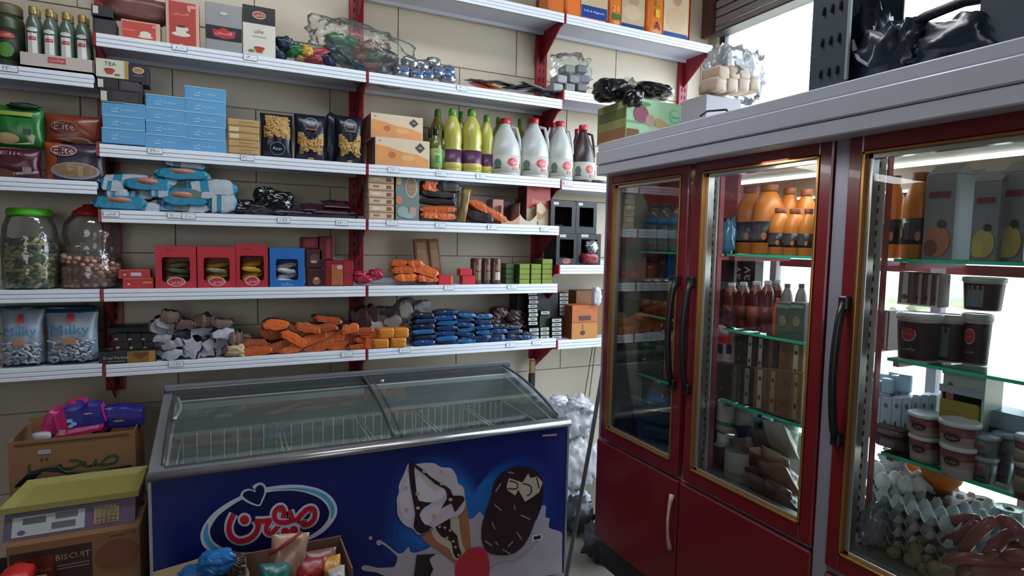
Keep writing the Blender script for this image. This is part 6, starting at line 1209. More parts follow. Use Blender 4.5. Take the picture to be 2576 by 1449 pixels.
def winbox(u0, u1, vt_, m, label, inner, txt_, c2, tag_=None, top=.74, bot=.16, ml=.16):
    loc, w_, h, _ = geo('W', u0, u1, vt_, Z['r4'], 3.262, .11); t = thing('window_box', label, 'box', loc, 0, 'card boxes with a cut out window')
    b = MB(); th = .003
    b.box(-w_/2, w_/2, .052, .055, 0, h, m); b.box(-w_/2, -w_/2+th, -.055, .052, 0, h, m); b.box(w_/2-th, w_/2, -.055, .052, 0, h, m); b.box(-w_/2, w_/2, -.055, .055, h-th, h, m); b.box(-w_/2, w_/2, -.055, .055, 0, th, m); b.build('box_shell', t)
    b = MB(); xl, xr, zb_, zt_ = -w_/2+ml*w_, w_/2-ml*w_, bot*h, top*h; n = 5
    ring = []
    for (cx, cz, a0) in ((xr-.012, zt_-.012, 0), (xl+.012, zt_-.012, 90), (xl+.012, zb_+.012, 180), (xr-.012, zb_+.012, 270)):
        for k in range(n): a = math.radians(a0+90*k/(n-1)); ring.append((cx+.012*math.cos(a), cz+.012*math.sin(a)))
    outer = []
    for (x, z) in ring: dx, dz = x, z-(zb_+zt_)/2; outer.append((w_/2*(1 if dx > 0 else -1) if abs(dx)*h > abs(dz)*w_*.9 else max(-w_/2, min(w_/2, x)), h if (dz > 0 and abs(dx)*h <= abs(dz)*w_*.9) else (0 if dz <= 0 and abs(dx)*h <= abs(dz)*w_*.9 else max(0, min(h, z)))))
    b.box(-w_/2, w_/2, -.058, -.055, zt_, h, m); b.box(-w_/2, w_/2, -.058, -.055, 0, zb_, m); b.box(-w_/2, xl, -.058, -.055, zb_, zt_, m); b.box(xr, w_/2, -.058, -.055, zb_, zt_, m)
    for sx in (0, 1):
        for sz in (0, 1):
            cx = xr if sx else xl; cz = zt_ if sz else zb_; ax_, az = (-1 if sx else 1), (-1 if sz else 1); pts = [(cx, cz)] + [(cx+ax_*.012*(1-math.sin(math.pi/2*k/4)), cz+az*.012*(1-math.cos(math.pi/2*k/4))) for k in range(5)]
            b.prism([(x, -.058, z) for x, z in pts], (0, .003, 0), m)
    b.build('front_panel', t)
    if inner:
        for k in range(4):
            MB().soft(w_*.62, .03, h*.14, inner[k % len(inner)], n=6, p=2.6, seed=k+int(u0), amp=.25, loc=(.004*(k % 2), -.022+.012*(k % 2), h*(.14+.135*k)), rot=Matrix.Rotation(.15*(-1)**k, 3, 'Y')).build('sweet_pack', t)
    sp = [('r', .5, .5, .0001, .0001, m)]
    if c2: sp = [('e', .5, .16, .46, .22, C('c8a8a8', .4)), ('e', .5, .16, .40, .18, m), ('t', .5, .16, .36, txt_, C('d8c0c0', .4), .14)]
    else: sp = [('t', .5, .08, .32, txt_, C('a9c4dc', .4), .09)]
    if tag_: sp += [('t', .42, .9, .3, tag_, C('5a0e16', .5), .05)]
    deco('printed_front', t, w_, h, sp, flatmap(-.058)); return t
yb = [C('a8902c', .35, var=.2), C('b59c34', .35, var=.2), C('8a7a60', .35)]
winbox(389, 493, 619, C('b01e30', .45), 'red window box, first from the left, nearly empty with green inside', [C('3a4a26', .4), C('6a6650', .4)], 'آیدین', 1, '۲۲۰۰۰')
winbox(496, 592, 621, C('b01e30', .45), 'red window box in the middle with yellow packs inside', yb, 'آیدین', 1)
winbox(593, 673, 615, C('a81e2c', .45), 'tall red window box on the right with yellow gold packs inside', [C('c09a22', .35, var=.2), C('b08c28', .35, var=.2)], 'آیدین', 1, '۱۸', ml=.12)
winbox(678, 765, 624, C('1560a8', .45), 'blue window box with white wrapped packs inside', [C('b9bcc0', .35, var=.1), C('a9adb4', .35), C('c0c2c6', .35)], 'زیگما', 0, top=.72, bot=.18, ml=.18)
cc = C('3f1e22', .35, var=.25, vs=20); ccr = C('5a1a24', .35, var=.25, vs=20)
for (a, c_, vt_, vb_, m, sp, s) in ((772, 812, 676, None, cc, [('e', .6, .3, .5, .4, C('8a5a50', .4)), ('e', .6, .45, .3, .14, C('b5a090', .4))], 'lowest of the stack beside the blue window box'), (770, 812, 627, 675, cc, [('e', .5, .5, .6, .5, C('5a3a36', .4)), ('e', .45, .35, .4, .16, C('a08c80', .4))], 'middle of the stack beside the blue window box'), (757, 800, 597, 626, ccr, [('r', .5, .5, .6, .6, C('7a2a34', .4))], 'top of the stack beside the blue window box'), (802, 840, 595, 655, ccr, [('r', .6, .5, .3, .8, C('7a2a36', .4))], 'tall one at the top right of the stack')):
    zb_ = 'r4' if vb_ is None else None
    carton('cocoa_pack', 'dark red brown cocoa pack, ' + s, 'pack', a, c_, vt_, zb_, 3.29, .08, m, sp, 'cocoa packs', vb=vb_, c=.005)
carton('wafer_pack', 'shiny red pack with wafer picture in front of the cocoa stack', 'pack', 818, 890, 656, 'r4', 3.27, .09, C('7e1e28', .3, var=.2), [('r', .42, .45, .4, .8, C('9a5a3a', .35, var=.4, vs=30)), ('e', .5, .75, .2, .18, C('c09a94', .4)), ('r', .8, .5, .3, .9, C('8e2430', .35, var=.3, vs=20))], c=.006)
for i, (u, v, w_, h_) in enumerate(((915, 700, .13, .05), (945, 690, .08, .06), (905, 690, .08, .04))):
    soften('red_wrapper', 'crumpled crimson sweet bag on the fourth shelf at the second upright, ' + ['biggest part', 'knotted right end', 'upper left fold'][i], 'bag', u, v, 3.29, w_, .07, h_, C('9a1e38', .25, var=.25, vs=15), seed=i+60, amp=.3, p=2.4, floor=Z['r4'])
# middle bay, fourth shelf
for i, (u, v, w_, h_, r_, s) in enumerate(((1018, 697, 54, 22, 0, 'bottom left'), (1068, 700, 52, 18, 4, 'bottom right'), (1012, 678, 56, 20, -2, 'middle left'), (1062, 680, 70, 26, 16, 'biggest, lying tilted on the right'), (1000, 662, 36, 16, 0, 'top left, pale'), (1040, 663, 40, 18, 0, 'top right'))):
    orpack('orange_wafer_pack', u, v, w_, h_, r_, 'orange wafer pack in the small heap beside the leaning chocolate boxes, ' + s, y=3.30, group='orange packs on the fourth shelf', seed=i+300, floor=Z['r4'], top=dkw if i == 3 else orw2 if i in (0, 4) else orw, main=orwb if i in (0, 3) else orw)
for i, (a, c_) in enumerate(((1050, 1086), (1086, 1114))):
    t = carton('chocolate_box', 'tall brown chocolate box leaning back against the wall, ' + ['left', 'right'][i], 'box', a+3, c_+1, 600, 'r4', 3.40, .025, C('7a4a30', .45, var=.2), [('r', .5, .62, .7, .6, C('94704c', .5, var=.3, vs=20)), ('e', .5, .2, .8, .16, C('7a4630', .5)), ('t', .5, .72, .6, 'Merk', C('c0a080', .5), .12), ('r', .5, .3, .6, .1, C('8a4a2c', .5))], 'leaning chocolate boxes')
    t.rotation_euler = (-.18, -.06, 0)
for i, (a, c_, vt_, vb_) in enumerate(((1104, 1140, 693, None), (1158, 1188, 677, 693), (1164, 1196, 694, None))):
    carton('small_red_box', 'small bright red box on the fourth shelf, ' + ['beside the orange heap', 'on top of another', 'under another, beside the cocoa rolls'][i], 'box', a, c_, vt_, 'r4' if vb_ is None else None, 3.29, .06, C('b0242e', .4), [('r', .9, .5, .15, .9, C('c8683a', .4))] if i == 0 else None, 'small red boxes', vb=vb_)
for i, (a, c_) in enumerate(((1190, 1218), (1218, 1240), (1240, 1266))):
    lath('cocoa_roll', 'brown cocoa wafer roll standing upright, %s from the left' % ORD[i], 'roll', 'W', a, c_, 650, 'r4', 3.30-.015*(i == 2), [('roll_body', [(.93, 0), (1, .03), (1, .95), (.9, 1)], C('4a3028', .35, var=.4, vs=30)), ('foil_end', [(.7, .985), (.88, 1.005), (.6, 1.01)], C('8a6a58', .35))], 'brown cocoa rolls', prints=('printed_label', 1.01, .05, .95, 1.8, [('r', .5, .3, .5, .34, C('b0a49a', .5) if i == 2 else C('6a5a40', .5)), ('e', .5, .66, .5, .3, C('7a5a4a', .5)), ('r', .15, .5, .1, .8, C('8a7a70', .5))]))
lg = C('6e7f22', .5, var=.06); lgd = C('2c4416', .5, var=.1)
for c_, (a, e_) in enumerate(((1330, 1355), (1359, 1384), (1387, 1412))):
    for r_ in range(5 if c_ == 2 else 4):
        q0 = at(a-23, 700, 1, 3.262).x; z0 = Z['r4']+r_*.0315; x0 = q0; x1 = at(e_-23, 700, 1, 3.262).x
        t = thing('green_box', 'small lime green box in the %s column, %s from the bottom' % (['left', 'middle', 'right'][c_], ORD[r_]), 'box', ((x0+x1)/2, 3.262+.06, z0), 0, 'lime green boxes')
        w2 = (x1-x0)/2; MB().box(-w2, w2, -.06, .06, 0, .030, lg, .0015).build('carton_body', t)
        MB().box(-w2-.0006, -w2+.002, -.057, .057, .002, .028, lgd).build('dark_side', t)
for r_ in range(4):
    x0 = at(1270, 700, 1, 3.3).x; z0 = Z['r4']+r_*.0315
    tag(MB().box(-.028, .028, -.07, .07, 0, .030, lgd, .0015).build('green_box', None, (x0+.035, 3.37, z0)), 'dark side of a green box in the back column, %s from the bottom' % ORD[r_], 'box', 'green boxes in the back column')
# --- fifth shelf
cbag = clear('candy_bag', (.78, .86, .92), .12, .08, .55, (.30, .42, .52), bump=.4)
for i, (a, c_, vt_) in enumerate(((-8, 106, 782), (106, 243, 780))):
    loc, w_, h, _ = geo('W', a, c_, vt_, Z['a4'], 3.275, .09); t = thing('candy_bag', 'clear blue tinted bag of silver candies, %s of the pair' % ['left', 'right'][i], 'candy', loc, 0, 'silver candy bags')
    sil = C('8f9aa6', .3, var=.12, vs=10); tl = C('1f4a66', .35, var=.2)
    MB().pouch(w_, h, .10, lambda s, u, v: tl if v < .06 or (i == 1 and v > .95) else C('7c8fa0', .3, var=.25, vs=14) if v < .42 else sil, nx=14, nz=16, seed=i+3, amp=.12, crimp=.03, sag=.5).build('bag_film', t)
    b = MB(); rnd = random.Random(i)
    for k in range(120):
        u = rnd.uniform(.08, .92); v = rnd.uniform(.06, .44); x = (u-.5)*w_*.95; z = v*h; y = -.055*(4*v*(1-v))**.45*(max(0, 1-abs(2*u-1)**3.2))**.5*(1+.5*(.5-v))-.002
        b.soft(.026, .014, .012, [C('b0bac2', .25), C('8a9aa8', .25), C('a8a0a0', .3), C('7c8a9c', .25)][rnd.randrange(4)], n=2, p=2.5, seed=k, amp=.3, loc=(x, y, z), rot=Matrix.Rotation(rnd.uniform(-1, 1), 3, 'Y'))
    o = b.build('wrapped_candies', t); o['kind'] = 'stuff'
    deco('printed_front', t, w_, h, [('t', .5, .62, .72, 'Milky', C('1f6f9e', .4), .24), ('r', .5, .86, .13, .15, C('a8343a', .4)), ('e', .48, .45, .3, .13, C('a5705a', .5))], lambda x, z, o, w_=w_, h=h: (x, -.064*(max(.05, 4*z/h*(1-z/h)))**.45*(max(.02, 1-abs(2*x/w_)**3.2))**.5*(1+.5*(.5-z/h))-.003-o, z))
soften('teal_film', 'dark teal folded bag lying on top of the right silver candy bag', 'bag', 160, 776, 3.36, .24, .06, .03, C('12465a', .3), seed=3, amp=.2)
soften('teal_film', 'dark teal folded bag lying on top of the left silver candy bag', 'bag', 40, 778, 3.36, .20, .06, .03, C('12465a', .3), seed=5, amp=.2)
carton('chocolate_bar', 'long black and gold chocolate box at the front of the fifth shelf', 'chocolate', 248, 392, 884, 'r5', 3.245, .07, C('16181e', .35), [('r', .74, .5, .50, .96, C('8a6428', .35, metal=.4)), ('t', .30, .55, .44, 'Dual Parinar', C('a9b4b8', .4), .3), ('r', .3, .25, .3, .05, C('8a8a5a', .4)), ('r', .93, .5, .12, .9, C('a8823c', .35, metal=.4)), (0, [(.58, .8), (.68, .9), (.74, .8), (.80, .9), (.88, .8), (.73, .3)], C('5a3a18', .4))]).location.y += 0
n = 0
for r_ in range(2):
    for c_ in range(3):
        n += 1; a = 292+c_*34+r_*(-4); carton('black_box', 'small black box with white square behind the long chocolate box, %s row, %s from the left' % (['lower', 'upper'][r_], ORD[c_]), 'box', a, a+33, 860-r_*21, None, 3.33, .1, C('131217', .4), [('r', .12, .35, .26, .2, C('b9b6ae', .5))], 'small black boxes', vb=881-r_*21)
tag(MB().box(-.05, .19, -.05, .06, 0, .035, C('1c1a1e', .5), .004).build('black_card', None, (at(330, 830, 1, 3.38).x-.05, 3.43, Z['r5']+.125)), 'dark flat tray lying on top of the small black boxes', 'tray').location.z = at(330, 838, 1, 3.40).z
# silver and white pouches
swm = mat('silver_white_pack', 'a4a6b0', .3, var=.15, vs=18); dkp = mat('dark_purple_pack', '1e1a2c', .35, var=.2); brp = mat('brown_pack', '6a5048', .35, var=.3, vs=20)
sp_ = [(430, 795, 40, 26, 20, 2), (415, 812, 44, 22, 25, 0), (398, 825, 36, 28, 20, 0), (430, 830, 44, 20, 18, 0), (470, 815, 40, 22, 0, 2), (512, 806, 44, 34, 0, 2), (560, 812, 46, 20, 4, 2), (500, 832, 60, 20, 2, 0), (560, 838, 50, 26, -8, 0), (460, 842, 36, 24, 0, 1), (415, 850, 40, 20, 5, 0), (520, 850, 60, 20, 0, 1), (440, 862, 46, 22, -20, 0), (485, 866, 40, 28, 30, 0), (535, 862, 50, 24, -15, 0), (410, 885, 36, 24, 28, 0), (440, 888, 46, 20, -14, 0), (480, 886, 44, 22, 12, 0), (520, 882, 46, 24, -10, 0), (556, 868, 40, 34, -20, 0), (590, 850, 30, 30, 0, 2), (575, 880, 30, 20, 0, 2), (400, 868, 30, 22, 0, 1)]
rowof = lambda v: 'bottom' if v > 875 else 'lower middle' if v > 845 else 'upper middle' if v > 818 else 'top'
for i, (u, v, w_, h_, r_, k) in enumerate(sp_):
    q = at(u, v, 1, 3.29+.014*(i % 4)); sc_ = (q-CAM).dot(FW)/FPX; H_ = h_*sc_; q.z = max(q.z, Z['r5']+H_*.5); m1, m2 = [(swm, dkp), (dkp, swm), (brp, dkp)][k]
    j = sum(1 for c_ in sp_ if rowof(c_[1]) == rowof(v) and c_[0] < u)
    o = MB().pack(w_*sc_*1.12, .08, H_*1.1, lambda x, m1=m1, m2=m2: m2 if x > .86 else m1, m2, seed=i+400, rot=Matrix.Rotation(math.radians(r_), 3, 'Y') @ Matrix.Rotation(.3*math.sin(i), 3, 'Z'), jit=.30, fin=.6).build('silver_snack_pack', None, q)
    tag(o, '%s snack pack in the %s row of the silver white pile, %s from the left' % (['silver white', 'dark purple', 'brown backed'][k], rowof(v), ORD[j]), 'snack', 'silver white snack packs')
soften('cream_sack', 'small clear wrapped cream bun between the silver and orange piles', 'snack', 592, 882, 3.262, .085, .06, .06, C('b59c7a', .35, var=.35, vs=30), seed=2, amp=.3, floor=Z['r5'])
soften('grey_net_bag', 'dull brown wrapper behind the cream bun', 'bag', 608, 850, 3.33, .09, .06, .05, C('5a4c40', .5, var=.3), seed=6, amp=.3)
ow_ = [(645, 885, 58, 20, 0), (725, 880, 52, 24, -8), (635, 862, 62, 24, 0), (685, 838, 50, 28, 0), (738, 850, 58, 24, 30), (700, 868, 66, 22, -18), (800, 874, 66, 24, -20), (845, 868, 56, 26, 10), (905, 877, 58, 14, 0), (785, 850, 60, 24, -14), (830, 842, 60, 22, 10), (750, 832, 54, 22, 20), (775, 825, 52, 20, 12), (692, 815, 50, 24, 2), (822, 803, 58, 16, 10), (870, 840, 56, 22, 0), (880, 825, 36, 22, -6), (905, 832, 56, 18, 3), (920, 850, 60, 16, 0), (866, 858, 66, 18, 4), (815, 822, 56, 18, 0), (925, 838, 40, 22, 0), (665, 870, 46, 20, 8), (760, 878, 46, 22, 5), (930, 866, 30, 24, 0)]
rowf = lambda v: 'bottom' if v > 864 else 'middle' if v > 836 else 'top'
for i, (u, v, w_, h_, r_) in enumerate(ow_):
    j = sum(1 for c_ in ow_ if rowf(c_[1]) == rowf(v) and c_[0] < u)
    lab = 'orange wafer packet in the %s row of the long orange pile, %s from the left' % (rowf(v), ORD[j])
    orpack('orange_wafer_packet', u, v, w_*1.08, h_*1.12, r_, lab, y=3.285+.016*(i % 4), group='orange wafer packets in the long pile', seed=i+500, floor=Z['r5'], top=orw2 if i % 3 == 0 else dkw, d=.09, main=[orw, orwb, orwd][i*7 % 3])
for i, (a, c_, vt_, vb_) in enumerate(((936, 974, 852, None), (980, 1016, 850, None), (950, 986, 824, 850), (986, 1024, 822, 850))):
    soften('gold_wafer_pack', 'shiny gold orange wafer pack in the block of four, ' + ['lower left', 'lower right', 'upper left', 'upper right'][i], 'wafer', (a+c_)/2, (vt_+(vb_ or 876))/2, 3.275, .094, .09, .062, C('b5702a', .22, var=.25, vs=14), 'gold orange packs in a block', seed=i+7, amp=.07, p=6, floor=Z['r5'] if i < 2 else None)
# middle bay: dark and grey pouches, blue packets
for i, (u, v, w_, h_, c_, nm) in enumerate(((905, 800, 46, 46, '2c1418', 'dark maroon'), (930, 790, 40, 40, '341a1c', 'dark maroon'), (960, 800, 50, 26, '5c5654', 'grey'), (985, 808, 40, 28, '6a6464', 'grey'), (945, 820, 40, 24, '8a8680', 'pale grey'), (1005, 790, 34, 46, '77736f', 'grey'), (1018, 780, 30, 40, '84807c', 'pale grey'), (970, 782, 44, 22, '2a2022', 'black brown'), (1030, 762, 50, 22, '4a4242', 'dark grey'), (1058, 768, 40, 20, '7c7a78', 'light grey'), (1040, 778, 50, 16, '6e6a68', 'grey'), (975, 822, 50, 22, '54504e', 'dark grey'))):
    q = at(u, v, 1, 3.33+.012*(i % 3)); sc_ = (q-CAM).dot(FW)/FPX
    o = MB().pack(w_*sc_*1.1, .08, h_*sc_*1.05, C(c_, .35, var=.3, vs=20), seed=i+600, jit=.30, fin=.6, rot=Matrix.Rotation(.3*math.sin(i*1.9), 3, 'Y')).build('grey_snack_pack', None, q)
    tag(o, '%s crumpled snack pack between the orange and blue piles, counted %s from the left' % (nm, ORD[i]), 'snack', 'crumpled grey packs')
bl = [mat('blue_pack_a', '0f3768', .25, var=.3, vs=14), mat('blue_pack_b', '0b274c', .25, var=.3, vs=14), mat('blue_pack_c', '175280', .25, var=.25, vs=14), mat('blue_pack_dark', '0d1730', .3, var=.3, vs=14)]
cols = [(1062, 56, 785, 866, 6), (1118, 56, 778, 868, 7), (1165, 48, 785, 868, 7), (1210, 46, 788, 866, 6), (1246, 44, 812, 862, 4), (1285, 46, 815, 862, 4), (1318, 34, 832, 858, 2)]
for c_, (u, w_, vt_, vb_, n_) in enumerate(cols):
    for k in range(n_):
        v = vb_-(vb_-vt_)*(k+.5)/n_ ; q = at(u+3*math.sin(k*2+c_), v, 1, 3.30+.01*((k+c_) % 2)); sc_ = (q-CAM).dot(FW)/FPX; H_ = (vb_-vt_)/n_*sc_
        if k == 0: q.z = max(q.z, Z['r5']+H_*.52)
        base = bl[3] if c_ in (0, 4, 5, 6) and k % 2 else bl[(c_+k) % 3]
        b_ = MB().pack(w_*sc_*1.0, .1, H_*1.0, base, bl[3], seed=c_*10+k, rot=Matrix.Rotation(.07*math.sin(k*3+c_), 3, 'Y'), jit=.12, fin=.6)
        if k == n_-1 or (k+c_) % 3 == 0: b_.soft(w_*sc_*.25, .09, H_*.5, C('9a7a5a', .35, var=.4, vs=40), n=4, p=2.2, seed=k, amp=.2, loc=(-w_*sc_*.12, -.012, H_*.25))
        o = b_.build('blue_biscuit_pack', None, q)
        tag(o, 'shiny blue biscuit pack in the %s blue stack from the left, %s from the bottom' % (ORD[c_], ORD[k]), 'biscuits', 'blue biscuit packs in stacks')
for i, (u, v, w_, h_, c_) in enumerate(((1255, 785, 46, 30, '3c1c24'), (1290, 792, 50, 34, '2c161c'), (1300, 815, 44, 24, '36181e'), (1240, 805, 34, 24, '4a2a30'), (1330, 800, 34, 40, '2a1a18'))):
    q = at(u, v, 1, 3.37); sc_ = (q-CAM).dot(FW)/FPX
    tag(MB().soft(w_*sc_, .09, h_*sc_, C(c_, .35, var=.3, vs=20), n=6, p=4, seed=i+700, amp=.2, crimp=.4, facet=True).build('maroon_pack', None, q), 'dark maroon pack behind the right blue stacks, %s from the left' % ORD[[1, 2, 3, 0, 4][i]], 'snack', 'dark maroon packs')
cgw = C('a7aaa8', .5, var=.15, vs=20)
def smallbox(u0, u1, v0, v1, y, side_m, label, face=cgw, lab='boxes of black and white stacks'):
    t = carton('small_flat_box', label, 'box', u0, u1, v0, None, y, .11, side_m, [('r', .5, .5, .92, .78, face), ('r', .5, .5, .5, .25, C('4a4c4c', .5))], lab, vb=v1, lid=False)
blkb = C('101214', .45); grb = C('16301e', .45)
for k in range(8): smallbox(1328+(k % 3), 1352+(k % 3), 733+k*10.8, 743+k*10.8, 3.30, blkb, 'small white ended black box in the tall left stack, %s from the top' % ORD[k])
for k in range(3): smallbox(1331, 1356, 825+k*10.2, 834.5+k*10.2, 3.285, blkb, 'small white ended box at the foot of the left stack, %s from the top' % ORD[k])
for k in range(3): smallbox(1359, 1382, 823+k*10.4, 832.5+k*10.4, 3.285, grb, 'small white ended green box at the foot of the middle stack, %s from the top' % ORD[k])
for k in range(5): smallbox(1388, 1413, 801+k*10.8, 811+k*10.8, 3.285, blkb, 'small white ended box in the front right stack, %s from the top' % ORD[k])
for k in range(6): smallbox(1407, 1430, 737+k*9.6, 746+k*9.6, 3.36, blkb, 'small white ended black box in the back right stack, %s from the top' % ORD[k])
smallbox(1360, 1383, 782, 792, 3.31, grb, 'single white ended green box on top of the middle green stack')
for (a, c_, v0, v1, y, m, s) in ((1302, 1330, 730, 800, 3.36, blkb, 'black carton behind the tall left stack under the shelf'), (1353, 1405, 728, 800, 3.36, blkb, 'big black carton between the two tall stacks'), (1358, 1384, 793, 822, 3.32, grb, 'dark green carton block in the middle stack'), (1405, 1432, 796, 858, 3.36, C('4a2a1c', .5), 'brown carton at the right end of the fifth shelf')):
    carton('dark_carton', s, 'carton', a, c_, v0, 'r5' if v1 > 850 else None, y, .12, m, None, 'dark cartons at the shelf end', vb=v1, lid=False)
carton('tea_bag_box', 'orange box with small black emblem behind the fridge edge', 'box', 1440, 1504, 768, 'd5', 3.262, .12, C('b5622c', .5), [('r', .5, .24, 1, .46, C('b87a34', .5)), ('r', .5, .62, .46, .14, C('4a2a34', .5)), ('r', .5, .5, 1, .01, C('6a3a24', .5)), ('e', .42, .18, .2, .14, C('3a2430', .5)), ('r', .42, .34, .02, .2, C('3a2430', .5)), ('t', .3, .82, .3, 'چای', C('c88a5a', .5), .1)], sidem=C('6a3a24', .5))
carton('plain_carton', 'plain brown carton standing behind the orange box', 'carton', 1450, 1530, 731, None, 3.38, .10, brn, None, vb=850)
soften('white_paper_bag', 'white bag stuffed beside the orange box at the fridge edge', 'bag', 1500, 745, 3.25, .06, .05, .12, C('b8b9bd', .5, var=.1), seed=4, amp=.2)

# ================================================================= FLOOR, LEFT CORNER AND FRONT
def wallbox(name, label, u0, u1, vt_, vb_, y, d, m, specs, cat='carton', open_=False, rz=0, zb=None):
    a = at(u0, vt_, 1, y); c_ = at(u1, vt_, 1, y); md = at((u0+u1)/2, vt_, 1, y); z0 = at((u0+u1)/2, vb_, 1, y).z if zb is None else zb
    w_, h = c_.x-a.x, md.z-z0; t = thing(name, label, cat, ((a.x+c_.x)/2, y+d/2, z0), rz)
    if open_:
        b = MB(); b.box(-w_/2, w_/2, -d/2, -d/2+.005, 0, h, m); b.box(-w_/2, w_/2, d/2-.005, d/2, 0, h+.02, m); b.box(-w_/2, -w_/2+.005, -d/2+.005, d/2-.005, 0, h, m); b.box(w_/2-.005, w_/2, -d/2+.005, d/2-.005, 0, h, m); b.box(-w_/2, w_/2, -d/2, d/2, 0, .005, m); b.build('carton_walls', t)
    else:
        MB().box(-w_/2, w_/2, -d/2, d/2, 0, h, m, .003).build('carton_body', t)
    if specs: deco('printed_front', t, w_, h, specs, flatmap(-d/2))
    t['w'] = w_; t['h'] = h; return t
dgr = C('1f4a2c', .6)
YB = 2.58
bis = wallbox('biscuit_carton', 'brown biscuit carton under the purple scale', 14, 352, 1350, 1449, YB-.04, .36, brn, [('r', .32, .52, .60, .82, C('3f2220', .6)), ('r', .19, .78, .28, .20, C('7a2a24', .6)), ('t', .19, .76, .24, 'DORITOM', C('a89080', .6), .06), ('t', .48, .845, .26, 'BISCUIT', C('b4a090', .6), .08), ('r', .48, .775, .24, .012, C('8a6a58', .6)), ('r', .48, .75, .24, .012, C('8a6a58', .6)), ('e', .82, .80, .34, .24, C('7e4a34', .6)), ('t', .93, .965, .07, 'UG', C('4a3426', .6), .03), ('r', .82, .955, .12, .012, C('5a4030', .6))], zb=.20)
tag(MB().box(-.20, .22, -.16, .16, 0, .197, C('8f8f92', .6), .004).build('grey_carton', None, (bis.location.x, bis.location.y+.01, 0)), 'pale carton at the very bottom of the left stack', 'carton')
SX = bis.location.x; zs = bis.location.z + bis['h']
# price scale
pur = mat('scale_purple', '5a4468', .45, var=.06); yel = mat('scale_tray_yellow', '9a9450', .5, var=.08, bump=.15, bs=150)
sc0 = thing('price_scale', 'purple electronic price scale with yellow tray on the cartons', 'scale', (at(178, 1300, 1, YB).x, YB+.17, zs+.001))
hS = at(185, 1272, 1, YB+.03).z - zs; wS = at(345, 1300, 1, YB).x-at(10, 1300, 1, YB).x
b = MB(); b.prism([(-wS/2, -.17, 0), (-wS/2, .14, 0), (-wS/2, .14, hS), (-wS/2, -.12, hS), (-wS/2, -.135, hS*.96)], (wS, 0, 0), pur); b.build('scale_body', sc0)
nrm = Vector((0, -.9, .34)).normalized()
P0_ = Vector((-wS/2, -.17, 0)); up_ = Vector((0, .035, hS*.96))
def fp(x, z, o): return tuple(P0_ + Vector((x+wS/2, 0, 0)) + up_*(z) + Vector((0, -.95, .25))*(o+.0005))
lcd = C('3a3e44', .3); pnl = C('aab4ba', .4); kp = C('9a8460', .5); kd = C('5a4a3a', .5)
deco('control_panel', sc0, wS, 1.0, [('r', .33, .48, .54, .74, pnl), ('r', .22, .66, .17, .24, lcd), ('r', .46, .72, .17, .24, lcd), ('r', .44, .36, .18, .24, lcd), ('e', .13, .26, .06, .18, pur), ('t', .26, .30, .12, 'ALIS PISHE', C('4a4a58', .5), .05), ('r', .77, .52, .20, .72, kp)] + [('r', .70+.035*i, .24+.14*j, .024, .08, kd if j < 2 else C('7a6448', .5)) for i in range(5) for j in range(5)], fp)
b = MB(); tw_ = wS/2+.012; zt_ = hS+.004
o4 = [(-tw_, -.155), (tw_, -.155), (tw_+.004, .125), (-tw_-.004+.02, .125)]; i4 = [(-tw_+.035, -.125), (tw_-.035, -.125), (tw_-.03, .10), (-tw_+.05, .10)]
vs = [(x, y, zt_+.024) for x, y in o4] + [(x, y, zt_+.006) for x, y in i4] + [(x, y, zt_+.002) for x, y in o4]
b.add(vs, [(0, 1, 5, 4), (1, 2, 6, 5), (2, 3, 7, 6), (3, 0, 4, 7), (4, 5, 6, 7), (1, 0, 8, 9), (2, 1, 9, 10), (3, 2, 10, 11), (0, 3, 11, 8), (11, 10, 9, 8)], yel)
b.build('weighing_tray', sc0)
for sx in (-.2, .2): MB().lathe([(.012, -.001), (.012, .01)], blackp, 10, sx, 0).build('foot', sc0)
